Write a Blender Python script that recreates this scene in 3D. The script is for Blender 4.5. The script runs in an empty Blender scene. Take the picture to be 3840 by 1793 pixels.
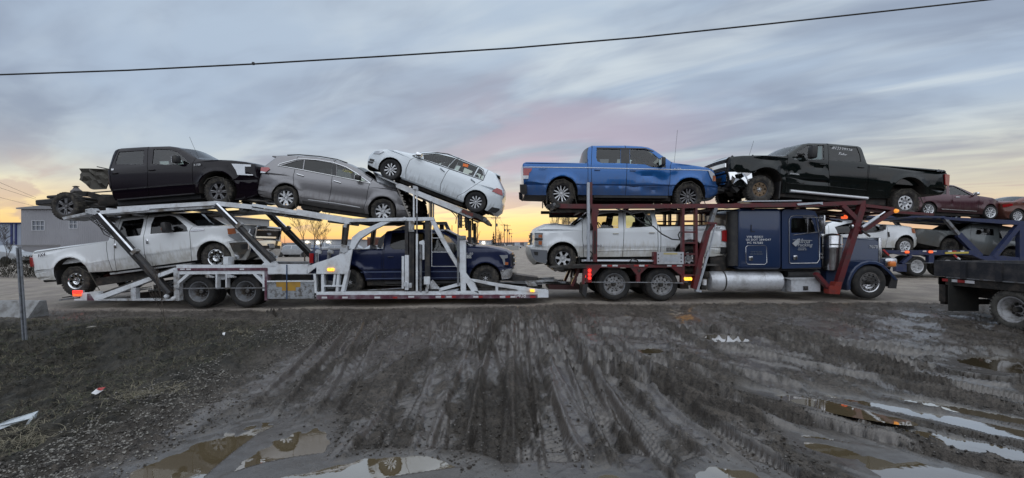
import bpy, bmesh, math, random
import numpy as np
from mathutils import Vector, Matrix
from mathutils.geometry import delaunay_2d_cdt

scene = bpy.context.scene
COL = scene.collection
R = math.radians
PI = math.pi
rnd = random.Random(7)

# ------------------------------------------------------------------ camera
F = 1638.0                      # focal length in photo pixels (photo 3840 wide)
CX, HY, CZ = 1920.0, 918.0, 1.5 # principal column, horizon row, eye height
cam = bpy.data.cameras.new('camera'); cam.sensor_width = 36; cam.lens = 36 * F / 3840
cam.shift_y = 21.5 / 3840; cam.clip_start = 0.05; cam.clip_end = 6000
camo = bpy.data.objects.new('camera', cam); COL.objects.link(camo)
camo.location = (0, 0, CZ); camo.rotation_euler = (R(90), 0, 0)
scene.camera = camo

# ------------------------------------------------------------------ world : dusk sky
world = bpy.data.worlds.new('World'); scene.world = world; world.use_nodes = True
wn, wl = world.node_tree.nodes, world.node_tree.links
wn.clear()
def WN(t, **k):
    n = wn.new(t)
    for a, b in k.items(): setattr(n, a, b)
    return n
def wmath(op, a, b=None, clamp=False):
    n = WN('ShaderNodeMath', operation=op, use_clamp=clamp)
    for i, v in enumerate((a, b)):
        if v is None: continue
        if isinstance(v, (int, float)): n.inputs[i].default_value = v
        else: wl.new(v, n.inputs[i])
    return n.outputs[0]
def wmix(f, a, b):
    n = WN('ShaderNodeMix', data_type='RGBA')
    for i, v in ((0, f), (6, a), (7, b)):
        if isinstance(v, (int, float)): n.inputs[i].default_value = v
        elif isinstance(v, tuple): n.inputs[i].default_value = (*v, 1)
        else: wl.new(v, n.inputs[i])
    return n.outputs[2]
def wrange(v, a, b, c=0.0, d=1.0, smooth=True):
    if a > b: a, b, c, d = b, a, d, c
    n = WN('ShaderNodeMapRange', interpolation_type='SMOOTHSTEP' if smooth else 'LINEAR')
    wl.new(v, n.inputs[0])
    for i, q in enumerate((a, b, c, d)): n.inputs[i + 1].default_value = q
    return n.outputs[0]
def s2l(*c):
    return tuple((v / 255 / 12.92) if v / 255 < .04045 else ((v / 255 + .055) / 1.055) ** 2.4 for v in c)
tc = WN('ShaderNodeTexCoord'); sep = WN('ShaderNodeSeparateXYZ'); wl.new(tc.outputs['Generated'], sep.inputs[0])
dx, dy, dz = sep.outputs
el = wmath('MULTIPLY', wmath('ARCSINE', dz), 180 / PI)
az = wmath('MULTIPLY', wmath('ARCTAN2', dx, dy), 180 / PI)
# cloud sheet coordinates (flat layer seen in perspective)
den = wmath('ADD', wmath('MAXIMUM', dz, 0.0), 0.10)
cu, cv = wmath('DIVIDE', dx, den), wmath('DIVIDE', dy, den)
def cloud(along, across, rot, detail, rough, dist, seed):
    """noise streaks; long axis points to azimuth -rot"""
    c = WN('ShaderNodeCombineXYZ'); wl.new(cu, c.inputs[0]); wl.new(cv, c.inputs[1]); c.inputs[2].default_value = seed
    m = WN('ShaderNodeMapping', vector_type='TEXTURE'); m.inputs['Rotation'].default_value = (0, 0, R(rot)); m.inputs['Scale'].default_value = (1 / across, 1 / along, 1)
    wl.new(c.outputs[0], m.inputs[0])
    n = WN('ShaderNodeTexNoise'); n.inputs['Scale'].default_value = 1; n.inputs['Detail'].default_value = detail
    n.inputs['Roughness'].default_value = rough; n.inputs['Distortion'].default_value = dist
    wl.new(m.outputs[0], n.inputs[0]); return n.outputs[0]
c_big = cloud(.40, .85, 66, 3, .5, .7, 5.3)
c_mid = cloud(.60, 1.5, 58, 4, .5, .7, 9.7)
c_fin = cloud(.75, 2.6, 54, 4, .5, .6, 2.3)
base = WN('ShaderNodeValToRGB'); cr = base.color_ramp
wl.new(wrange(el, -2, 88, 0, 1, False), base.inputs[0])
def E(e): return (e + 2) / 90
stops = [(E(-1.2), (.045, .04, .035)), (E(-.25), s2l(150, 120, 110)), (E(.3), s2l(230, 166, 128)), (E(1.1), s2l(253, 204, 122)), (E(2.6), s2l(255, 220, 140)), (E(4.4), s2l(248, 226, 176)), (E(6.4), s2l(212, 212, 200)),
         (E(9), s2l(180, 192, 203)), (E(15), s2l(165, 181, 201)), (E(28), s2l(171, 187, 205)), (E(50), s2l(200, 211, 224)), (1, s2l(216, 223, 232))]
while len(cr.elements) < len(stops): cr.elements.new(.5)
for e_, (p_, c_) in zip(cr.elements, stops): e_.position = p_; e_.color = (*c_, 1)
skyc = base.outputs[0]
# the glow is confined to the sunset side, greyer low cloud elsewhere
side = wrange(wmath('ABSOLUTE', wmath('ADD', az, 14)), 22, 60)
side = wmath('MULTIPLY', side, wmath('MULTIPLY', wrange(el, 14, 5), wrange(el, -1, .2)))
skyc = wmix(wmath('MULTIPLY', side, .72), skyc, wmix(wrange(el, 2, 6), s2l(214, 178, 160), s2l(218, 214, 188)))
back = wrange(wmath('ABSOLUTE', az), 75, 120)
skyc = wmix(wmath('MULTIPLY', back, wrange(el, -1, .2)), skyc, wmix(wrange(el, 0, 50), s2l(160, 168, 184), s2l(206, 214, 226)))
lowmask = wrange(el, 1.5, 10, .18, 1.)
c_det = cloud(1.5, 3.2, 60, 4, .55, .8, 7.7)
cl = wmath('ADD', wmath('ADD', wmath('MULTIPLY', c_big, .44), wmath('MULTIPLY', c_mid, .36)), wmath('MULTIPLY', c_det, .20))
dark = wmath('MULTIPLY', wrange(cl, .42, .60, 0, .74), lowmask)
skyc = wmix(dark, skyc, wmix(wrange(el, 4, 12), s2l(172, 158, 162), s2l(132, 143, 163)))
pink = wmath('MULTIPLY', wrange(c_mid, .42, .60), wmath('MULTIPLY', wrange(el, 3, 8), wrange(el, 26, 12)))
pink = wmath('MULTIPLY', pink, wrange(wmath('ABSOLUTE', wmath('ADD', az, -8)), 26, 4, 0, .5))
skyc = wmix(pink, skyc, s2l(196, 174, 188))
lite = wmath('MULTIPLY', wrange(c_fin, .42, .70), wmath('MULTIPLY', wrange(el, 4, 10), wrange(az, -30, 20, .25, .8)))
lite = wmath('MULTIPLY', lite, wrange(cl, .60, .44, .15, 1))
skyc = wmix(lite, skyc, wmix(wrange(el, 6, 13), s2l(226, 220, 196), s2l(204, 213, 218)))
band = wmath('MULTIPLY', wrange(c_fin, .50, .62), wmath('MULTIPLY', wrange(el, .8, 2.5), wrange(el, 9, 5, 0, .55)))
skyc = wmix(band, skyc, s2l(186, 160, 158))
skyc = wmix(wrange(el, -.2, -1.2), skyc, (.045, .04, .035))
skyt = WN('ShaderNodeTexSky', sky_type='NISHITA', sun_disc=False, sun_elevation=R(6), sun_rotation=R(-8))
bg1 = WN('ShaderNodeBackground'); wl.new(skyc, bg1.inputs[0]); bg1.inputs[1].default_value = 1.1
bg2 = WN('ShaderNodeBackground'); wl.new(skyt.outputs[0], bg2.inputs[0]); bg2.inputs[1].default_value = 0.004
add = WN('ShaderNodeAddShader'); wl.new(bg1.outputs[0], add.inputs[0]); wl.new(bg2.outputs[0], add.inputs[1])
wo = WN('ShaderNodeOutputWorld'); wl.new(add.outputs[0], wo.inputs[0])

# ------------------------------------------------------------------ soft overcast light
sun = bpy.data.lights.new('sky_glow_sun', 'SUN'); sun.energy = 1.5; sun.angle = R(110); sun.color = (.92, .96, 1.0)
suno = bpy.data.objects.new('sky_glow_sun', sun); COL.objects.link(suno)
suno.rotation_euler = Vector((-.10, .95, -1.15)).to_track_quat('-Z', 'Y').to_euler()
suno.location = (0, -5, 20)

scene.render.engine = 'CYCLES'
scene.view_settings.view_transform = 'Standard'; scene.view_settings.look = 'None'
scene.view_settings.exposure = 0; scene.view_settings.gamma = 1
scene.view_settings.use_curve_mapping = False

# ------------------------------------------------------------------ coordinates
def zt(ox, oy, k):
    return lambda x, y: (ox + x / k, oy + y / k)
Z1 = zt(90, 520, 2.770); Z2 = zt(90, 770, 2.6557); Z3 = zt(940, 560, 3.903); Z4 = zt(1350, 540, 4.0105)
Z5 = zt(1240, 800, 2.9953); Z6 = zt(1930, 530, 3.2608); Z7 = zt(1960, 760, 3.1415); Z8 = zt(2640, 520, 2.6833)
Z9 = zt(2600, 740, 3.0073); Z10 = zt(3100, 680, 3.0081); Z11 = zt(3450, 900, 3.0077); Z12 = zt(0, 740, 2.4071)
Z13 = zt(1000, 780, 6.0156); Z14 = zt(1700, 760, 5.0125); ZD = zt(0, 0, 1 / 1.4907); ZM = zt(900, 500, 1.718)
ZS = zt(0, 0, 1)
def W3(p, Y):
    return Vector(((p[0] - CX) * Y / F, Y, CZ + (HY - p[1]) * Y / F))

# ------------------------------------------------------------------ scene helpers
def tag(o, label=None, cat=None, group=None, kind=None):
    if label: o['label'] = label
    if cat: o['category'] = cat
    if group: o['group'] = group
    if kind: o['kind'] = kind
    return o
def thing(name, label, cat, loc=(0, 0, 0), group=None, rot=(0, 0, 0)):
    o = bpy.data.objects.new(name, None); COL.objects.link(o)
    o.empty_display_size = .2; o.location = loc; o.rotation_euler = rot
    tag(o, label, cat, group); return o
def mesh_of(verts, faces, smooth=True, ang=35, mats=None, idx=None):
    me = bpy.data.meshes.new('m')
    me.from_pydata([tuple(v) for v in verts], [], faces); me.validate(clean_customdata=False)
    if smooth:
        me.polygons.foreach_set('use_smooth', [True] * len(me.polygons)); me.set_sharp_from_angle(angle=R(ang))
    for m in (mats or []): me.materials.append(m)
    if idx is not None and len(idx) == len(me.polygons): me.polygons.foreach_set('material_index', idx)
    me.update(); return me
def obj(name, me, mat=None, parent=None, loc=(0, 0, 0), rot=(0, 0, 0), scale=None):
    if isinstance(me, MB): me = me.mesh()
    me.name = name
    if mat is not None and not me.materials: me.materials.append(mat)
    o = bpy.data.objects.new(name, me); COL.objects.link(o)
    if parent is not None: o.parent = parent
    o.location = loc; o.rotation_euler = rot
    if scale: o.scale = scale
    return o
def put(name, mb, mat, parent, **k):
    """mesh whose vertices are in world coordinates -> child of an unrotated Empty"""
    me = mb.mesh() if isinstance(mb, MB) else mb
    p = parent; off = Vector()
    while p is not None: off += p.location; p = p.parent
    me.transform(Matrix.Translation(-off))
    return obj(name, me, mat, parent, **k)
class MB:
    def __init__(s, smooth=True, ang=35): s.v = []; s.f = []; s.smooth = smooth; s.ang = ang
    def add(s, vs, fs):
        b = len(s.v); s.v += [Vector(v) for v in vs]; s.f += [tuple(i + b for i in f) for f in fs]; return s
    def box(s, c, d, M=None):
        vs = [Vector((x * d[0] / 2, y * d[1] / 2, z * d[2] / 2)) for x in (-1, 1) for y in (-1, 1) for z in (-1, 1)]
        if M is not None: vs = [M @ v for v in vs]
        vs = [v + Vector(c) for v in vs]
        return s.add(vs, [(0, 1, 3, 2), (4, 6, 7, 5), (0, 4, 5, 1), (2, 3, 7, 6), (0, 2, 6, 4), (1, 5, 7, 3)])
    def bbox(s, a, b):
        return s.box([(a[i] + b[i]) / 2 for i in range(3)], [abs(b[i] - a[i]) for i in range(3)])
    def bev(s, c, d, r=.02, M=None):
        bm = bmesh.new(); bmesh.ops.create_cube(bm, size=1)
        for v in bm.verts: v.co = Vector((v.co.x * d[0], v.co.y * d[1], v.co.z * d[2]))
        bmesh.ops.bevel(bm, geom=bm.edges[:], offset=min(r, min(d) * .45), segments=2, affect='EDGES', profile=.5)
        vs = [(M @ v.co if M is not None else v.co) + Vector(c) for v in bm.verts]
        bm.verts.index_update(); fs = [tuple(v.index for v in f.verts) for f in bm.faces]; bm.free()
        return s.add(vs, fs)
    def tube(s, pts, r, n=8, cap=True):
        pts = [Vector(p) for p in pts]; rings = []
        rr = r if isinstance(r, (list, tuple)) else [r] * len(pts)
        up = None
        for i, p in enumerate(pts):
            t = (pts[min(i + 1, len(pts) - 1)] - pts[max(i - 1, 0)]).normalized()
            if up is None: up = t.orthogonal().normalized()
            up = (up - t * up.dot(t)); up = up.normalized() if up.length > 1e-6 else t.orthogonal().normalized()
            w = t.cross(up); b = len(s.v)
            for k in range(n):
                a = 2 * PI * k / n; s.v.append(p + (up * math.cos(a) + w * math.sin(a)) * rr[i])
            rings.append(b)
        for a, b in zip(rings, rings[1:]):
            for k in range(n): s.f.append((a + k, a + (k + 1) % n, b + (k + 1) % n, b + k))
        if cap: s.f.append(tuple(rings[0] + k for k in range(n))[::-1]); s.f.append(tuple(rings[-1] + k for k in range(n)))
        return s
    def lathe(s, prof, c=(0, 0, 0), axis='y', n=24, close=False):
        """prof: (radius, offset along the axis)"""
        c = Vector(c); rings = []
        for (r, o) in prof:
            b = len(s.v)
            for k in range(n):
                a = 2 * PI * k / n; u, w = r * math.cos(a), r * math.sin(a)
                s.v.append(c + (Vector((u, o, w)) if axis == 'y' else Vector((o, u, w)) if axis == 'x' else Vector((u, w, o))))
            rings.append(b)
        pr = list(zip(rings, rings[1:])) + ([(rings[-1], rings[0])] if close else [])
        for a, b in pr:
            for k in range(n): s.f.append((a + k, a + (k + 1) % n, b + (k + 1) % n, b + k))
        if not close:
            for b, (r, o) in ((rings[0], prof[0]), (rings[-1], prof[-1])):
                if r > 1e-4 and r < .06 : s.f.append(tuple(b + k for k in range(n)))
        return s
    def prism(s, poly, y0, y1, Yref=None):
        """polygon of photo pixels seen on the plane Y=Yref (default y0), given depth y0..y1"""
        P = [W3(p, Yref or y0) for p in poly]; n = len(P); b = len(s.v)
        for y in (y0, y1): s.v += [Vector((p.x, y, p.z)) for p in P]
        s.f.append(tuple(b + i for i in range(n))); s.f.append(tuple(b + n + i for i in range(n))[::-1])
        for i in range(n): j = (i + 1) % n; s.f.append((b + i, b + n + i, b + n + j, b + j))
        return s
    def bar(s, p, q, th, y0, y1, Yref=None):
        """straight member between two photo pixels, th px thick, depth y0..y1"""
        p, q = Vector(p), Vector(q); t = (q - p).normalized(); n = Vector((-t.y, t.x)) * th / 2
        return s.prism([p - n, q - n, q + n, p + n], y0, y1, Yref)
    def mesh(s): return mesh_of(s.v, s.f, s.smooth, s.ang)

# ------------------------------------------------------------------ materials
MATS = {}
class NT:
    def __init__(s, name):
        s.m = bpy.data.materials.new(name); s.m.use_nodes = True; s.t = s.m.node_tree; s.n = s.t.nodes; s.l = s.t.links
        s.b = s.n['Principled BSDF']
    def new(s, t, **k):
        n = s.n.new(t)
        for a, b in k.items(): setattr(n, a, b)
        return n
    def setv(s, sock, v):
        if isinstance(v, (int, float)): sock.default_value = v
        elif isinstance(v, tuple): sock.default_value = (*v, 1) if len(v) == 3 and sock.type == 'RGBA' else v
        else: s.l.new(v, sock)
    def math(s, op, a, b=None, c=None, clamp=False):
        n = s.new('ShaderNodeMath', operation=op, use_clamp=clamp)
        for i, v in enumerate((a, b, c)):
            if v is not None: s.setv(n.inputs[i], v)
        return n.outputs[0]
    def mix(s, f, a, b):
        n = s.new('ShaderNodeMix', data_type='RGBA'); s.setv(n.inputs[0], f); s.setv(n.inputs[6], a); s.setv(n.inputs[7], b); return n.outputs[2]
    def rng(s, v, a, b, c=0., d=1.):
        if a > b: a, b, c, d = b, a, d, c
        n = s.new('ShaderNodeMapRange', interpolation_type='SMOOTHSTEP'); s.l.new(v, n.inputs[0])
        for i, q in enumerate((a, b, c, d)): n.inputs[i + 1].default_value = q
        return n.outputs[0]
    def coord(s, kind='Object', scale=(1, 1, 1), rot=(0, 0, 0)):
        c = s.new('ShaderNodeTexCoord'); m = s.new('ShaderNodeMapping'); s.l.new(c.outputs[kind], m.inputs[0])
        m.inputs['Scale'].default_value = scale; m.inputs['Rotation'].default_value = rot; return m.outputs[0]
    def noise(s, vec, scale, detail=4, rough=.55, dist=0.):
        n = s.new('ShaderNodeTexNoise'); s.l.new(vec, n.inputs[0]); n.inputs['Scale'].default_value = scale
        n.inputs['Detail'].default_value = detail; n.inputs['Roughness'].default_value = rough; n.inputs['Distortion'].default_value = dist
        return n.outputs[0]
    def bump(s, h, strength=.3, dist=.02):
        n = s.new('ShaderNodeBump'); s.l.new(h, n.inputs['Height']); n.inputs['Strength'].default_value = strength; n.inputs['Distance'].default_value = dist
        s.l.new(n.outputs[0], s.b.inputs['Normal'])
    def xyz(s, vec):
        n = s.new('ShaderNodeSeparateXYZ'); s.l.new(vec, n.inputs[0]); return n.outputs
MUD = (.115, .098, .08)
def surf(name, col, rough=.5, metal=0., coat=0., wear=.12, wear_col=None, scale=6, bump=0.):
    if name in MATS: return MATS[name]
    t = NT(name); v = t.coord(); n1 = t.noise(v, scale, 5, .6); n2 = t.noise(v, scale * 5, 3, .6)
    wc = wear_col or tuple(c * .55 + m * .25 for c, m in zip(col, MUD))
    f = t.math('MULTIPLY', t.rng(n1, .42, .72), wear * 2.2, clamp=True)
    c = t.mix(f, col, wc)
    c = t.mix(t.math('MULTIPLY', t.rng(n2, .5, .75), wear), c, wc)
    t.setv(t.b.inputs['Base Color'], c)
    t.setv(t.b.inputs['Roughness'], t.math('ADD', t.math('MULTIPLY', n1, .25), max(rough - .12, .02)))
    t.b.inputs['Metallic'].default_value = metal; t.b.inputs['Coat Weight'].default_value = coat; t.b.inputs['Coat Roughness'].default_value = .08
    if bump: t.bump(n2, bump, .01)
    MATS[name] = t.m; return t.m
def paint(name, col, metal=.0, rough=.35, dirt=.6, z0=.35, z1=1.25, mud=MUD, coat=.7, base_dust=.06, spec=.5):
    """car paint with road film and mud low down (local z = height above the tyres)"""
    t = NT(name); v = t.coord(); z = t.xyz(v)[2]
    n1 = t.noise(v, 2.2, 5, .65); n2 = t.noise(t.coord(scale=(3, 3, .6)), 5, 4, .6); n3 = t.noise(v, 28, 3, .6)
    low = t.rng(t.math('ADD', z, t.math('MULTIPLY', t.math('SUBTRACT', n2, .5), .9)), z1, z0)
    f = t.math('MULTIPLY', low, t.rng(n1, .25, .6, .35, 1.))
    f = t.math('MULTIPLY', t.math('ADD', f, t.math('MULTIPLY', t.rng(n3, .5, .7), base_dust)), dirt, clamp=True)
    f = t.math('ADD', f, t.math('MULTIPLY', t.rng(n1, .5, .8), base_dust), clamp=True)
    t.setv(t.b.inputs['Base Color'], t.mix(f, col, mud))
    t.setv(t.b.inputs['Roughness'], t.math('ADD', t.math('MULTIPLY', f, .5), rough, clamp=True))
    t.b.inputs['Metallic'].default_value = metal; t.b.inputs['Specular IOR Level'].default_value = spec
    t.setv(t.b.inputs['Coat Weight'], t.math('MULTIPLY', t.math('SUBTRACT', 1., f), coat, clamp=True)); t.b.inputs['Coat Roughness'].default_value = .06
    return t.m
def glassm(name, tint, refl=.9):
    t = NT(name); t.n.remove(t.b)
    tr = t.new('ShaderNodeBsdfTransparent'); tr.inputs[0].default_value = (*tint, 1)
    gl = t.new('ShaderNodeBsdfGlossy'); gl.inputs[0].default_value = (refl, refl, refl, 1); gl.inputs['Roughness'].default_value = .03
    fr = t.new('ShaderNodeFresnel'); fr.inputs[0].default_value = 1.5
    df = t.new('ShaderNodeBsdfDiffuse'); df.inputs[0].default_value = (.09, .085, .08, 1)
    v = t.coord(); n = t.noise(v, 3, 5, .6)
    m0 = t.new('ShaderNodeMixShader'); t.l.new(t.rng(n, .45, .8, .01, .10), m0.inputs[0]); t.l.new(tr.outputs[0], m0.inputs[1]); t.l.new(df.outputs[0], m0.inputs[2])
    m1 = t.new('ShaderNodeMixShader'); t.l.new(t.math('ADD', fr.outputs[0], .02), m1.inputs[0]); t.l.new(m0.outputs[0], m1.inputs[1]); t.l.new(gl.outputs[0], m1.inputs[2])
    t.l.new(m1.outputs[0], t.n['Material Output'].inputs[0]); return t.m
def lampm(name, col, strength, base=(.3, .05, .03)):
    t = NT(name); t.b.inputs['Base Color'].default_value = (*base, 1); t.b.inputs['Roughness'].default_value = .15
    t.b.inputs['Emission Color'].default_value = (*col, 1)
    v = t.coord(); t.setv(t.b.inputs['Emission Strength'], t.math('MULTIPLY', t.rng(t.noise(v, 40, 2), .3, .7, .6, 1.2), float(strength)))
    return t.m
M_rubber = surf('tyre_rubber', (.017, .017, .018), .85, wear=.3, wear_col=(.06, .053, .045), scale=5, bump=.3)
M_mudtyre = surf('muddy_tyre', (.024, .022, .021), .9, wear=.55, wear_col=(.085, .074, .06), scale=7, bump=.5)
M_black = surf('black_plastic', (.02, .02, .022), .55, wear=.2, wear_col=(.07, .062, .052))
M_under = surf('underbody_steel', (.018, .017, .016), .8, wear=.4, wear_col=(.07, .055, .045), bump=.4)
M_chrome = surf('chrome_trim', (.75, .76, .78), .14, 1., wear=.05)
M_alloy = surf('alloy_bright', (.66, .67, .69), .32, .3, wear=.10, wear_col=(.3, .28, .26), coat=.5)
M_alloyd = surf('alloy_dark', (.035, .035, .04), .4, .3, wear=.2, wear_col=(.06, .05, .045)); M_alloym = surf('alloy_mid', (.20, .20, .21), .35, .3, wear=.2, wear_col=(.12, .1, .09))
M_steelrust = surf('steel_rim_brown', (.16, .105, .06), .7, .2, wear=.35, wear_col=(.07, .05, .035))
M_steelblk = surf('steel_rim_black', (.03, .03, .03), .55, .2, wear=.3, wear_col=(.1, .085, .07))
M_steelgry = surf('steel_rim_grey', (.38, .38, .39), .55, .2, wear=.45, wear_col=(.12, .105, .09))
M_inner = surf('interior_fabric', (.025, .025, .028), .85)
M_red = surf('tail_lens_red', (.32, .012, .014), .15, coat=1, wear=.05)
M_amber = surf('lens_amber', (.42, .13, .05), .2, coat=1, wear=.05)
M_clear = surf('lens_clear', (.5, .52, .55), .12, .5, coat=1, wear=.05)
M_white_lt = surf('white_decal', (.75, .76, .78), .5, wear=.08)
M_decdk = surf('dark_decal', (.05, .03, .05), .5)
M_glass_c = glassm('glass_clear', (.72, .80, .78)); M_glass_d = glassm('glass_privacy', (.10, .11, .12), .75)
M_glass_m = glassm('glass_mid', (.38, .42, .42))
M_glass_y = glassm('glass_pale', (.86, .84, .76))

# ------------------------------------------------------------------ 2-D helpers
def inpoly(P, poly):
    P = np.asarray(P, float); poly = np.asarray(poly, float); x, y = P[:, 0], P[:, 1]; r = np.zeros(len(P), bool)
    j = len(poly) - 1
    for i in range(len(poly)):
        xi, yi = poly[i]; xj, yj = poly[j]
        c = ((yi > y) != (yj > y)) & (x < (xj - xi) * (y - yi) / ((yj - yi) if yj != yi else 1e-12) + xi)
        r ^= c; j = i
    return r
def segdist(P, A, B):
    P = np.asarray(P, float); A = np.asarray(A, float); B = np.asarray(B, float); d = B - A
    t = np.clip(((P - A) @ d) / max(d @ d, 1e-12), 0, 1)[:, None]; return np.linalg.norm(P - (A + t * d), axis=1)
def cdt(pts, edges):
    vs, es, fs, *_ = delaunay_2d_cdt([Vector((float(a), float(b))) for a, b in pts], edges, [], 0, 1e-5)
    return np.array([(v.x, v.y) for v in vs]), [tuple(f) for f in fs]
def text_mesh(body, size, depth=.004, font=None, shear=0., spacing=1.):
    cu_ = bpy.data.curves.new('t', 'FONT'); cu_.body = body; cu_.size = size; cu_.extrude = depth / 2; cu_.resolution_u = 2
    cu_.align_x = 'CENTER'; cu_.align_y = 'CENTER'; cu_.shear = shear; cu_.space_character = spacing
    o = bpy.data.objects.new('t', cu_); COL.objects.link(o); dg = bpy.context.evaluated_depsgraph_get()
    me = bpy.data.meshes.new_from_object(o.evaluated_get(dg)); bpy.data.objects.remove(o); bpy.data.curves.remove(cu_)
    me.materials.clear(); me.transform(Matrix.Rotation(R(90), 4, 'X')); return me
# ------------------------------------------------------------------ wheels
def wedge(a0, a1, r0, r1, b0=None, b1=None):
    """window in a rim between angles (deg) a0..a1 at outer radius r1, b0..b1 at inner radius r0"""
    b0 = a0 if b0 is None else b0; b1 = a1 if b1 is None else b1
    o = [(r1 * math.cos(R(a0 + (a1 - a0) * i / 4)), r1 * math.sin(R(a0 + (a1 - a0) * i / 4))) for i in range(5)]
    return o + [(r0 * math.cos(R(b1)), r0 * math.sin(R(b1))), (r0 * math.cos(R(b0)), r0 * math.sin(R(b0)))]
def circ(cx, cy, rx, n=8, ry=None, rot=0):
    ry = ry or rx; out = []
    for i in range(n):
        a = 2 * PI * i / n; x, y = rx * math.cos(a), ry * math.sin(a)
        out.append((cx + x * math.cos(rot) - y * math.sin(rot), cy + x * math.sin(rot) + y * math.cos(rot)))
    return out
def rim_holes(style):
    H = []
    if style == 'six':            # six split spokes
        for k in range(6):
            a = 60 * k + 30
            H.append(wedge(a - 19, a + 19, .36, .88, a - 14, a + 14)); H.append(wedge(a + 27, a + 33, .42, .86, a + 28.5, a + 31.5))
    elif style == 'fivey':
        for k in range(5):
            a = 72 * k + 90
            H.append(wedge(a + 22, a + 50, .30, .88, a + 29, a + 43)); H.append(wedge(a - 10, a + 10, .58, .88, a - 3, a + 3))
    elif style == 'ten':
        for k in range(10):
            a = 36 * k
            H.append(wedge(a + 7, a + 27 + (4 if k % 2 else 0), .32, .9, a + 8, a + 26))
    elif style == 'twelve':
        for k in range(6):
            a = 60 * k
            H.append(wedge(a + 4, a + 22, .34, .9, a + 10, a + 20)); H.append(wedge(a + 29, a + 55, .34, .9, a + 33, a + 50))
    elif style == 'eight':        # eight round-cornered windows
        for k in range(8):
            a = R(45 * k); H.append(circ(.63 * math.cos(a), .63 * math.sin(a), .20, 9, .135, a))
    elif style == 'eightsmall':
        for k in range(8):
            a = R(45 * k + 20); H.append(circ(.68 * math.cos(a), .68 * math.sin(a), .115, 8, .105, a))
    elif style == 'sixwide':
        for k in range(6):
            a = 60 * k + 30; H.append(wedge(a - 20, a + 20, .44, .88, a - 14, a + 14))
    elif style == 'truck10':
        for k in range(10):
            a = R(36 * k); H.append(circ(.70 * math.cos(a), .70 * math.sin(a), .085, 8))
    elif style == 'swirl':
        for k in range(5):
            a = 72 * k; H.append(wedge(a + 5, a + 30, .30, .9, a + 14, a + 34)); H.append(wedge(a + 38, a + 66, .30, .9, a + 42, a + 58))
    elif style == 'trailer10':
        for k in range(5):
            a = 72 * k; H.append(wedge(a + 12, a + 60, .34, .56, a + 16, a + 56))
    return H
WCACHE = {}
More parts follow.
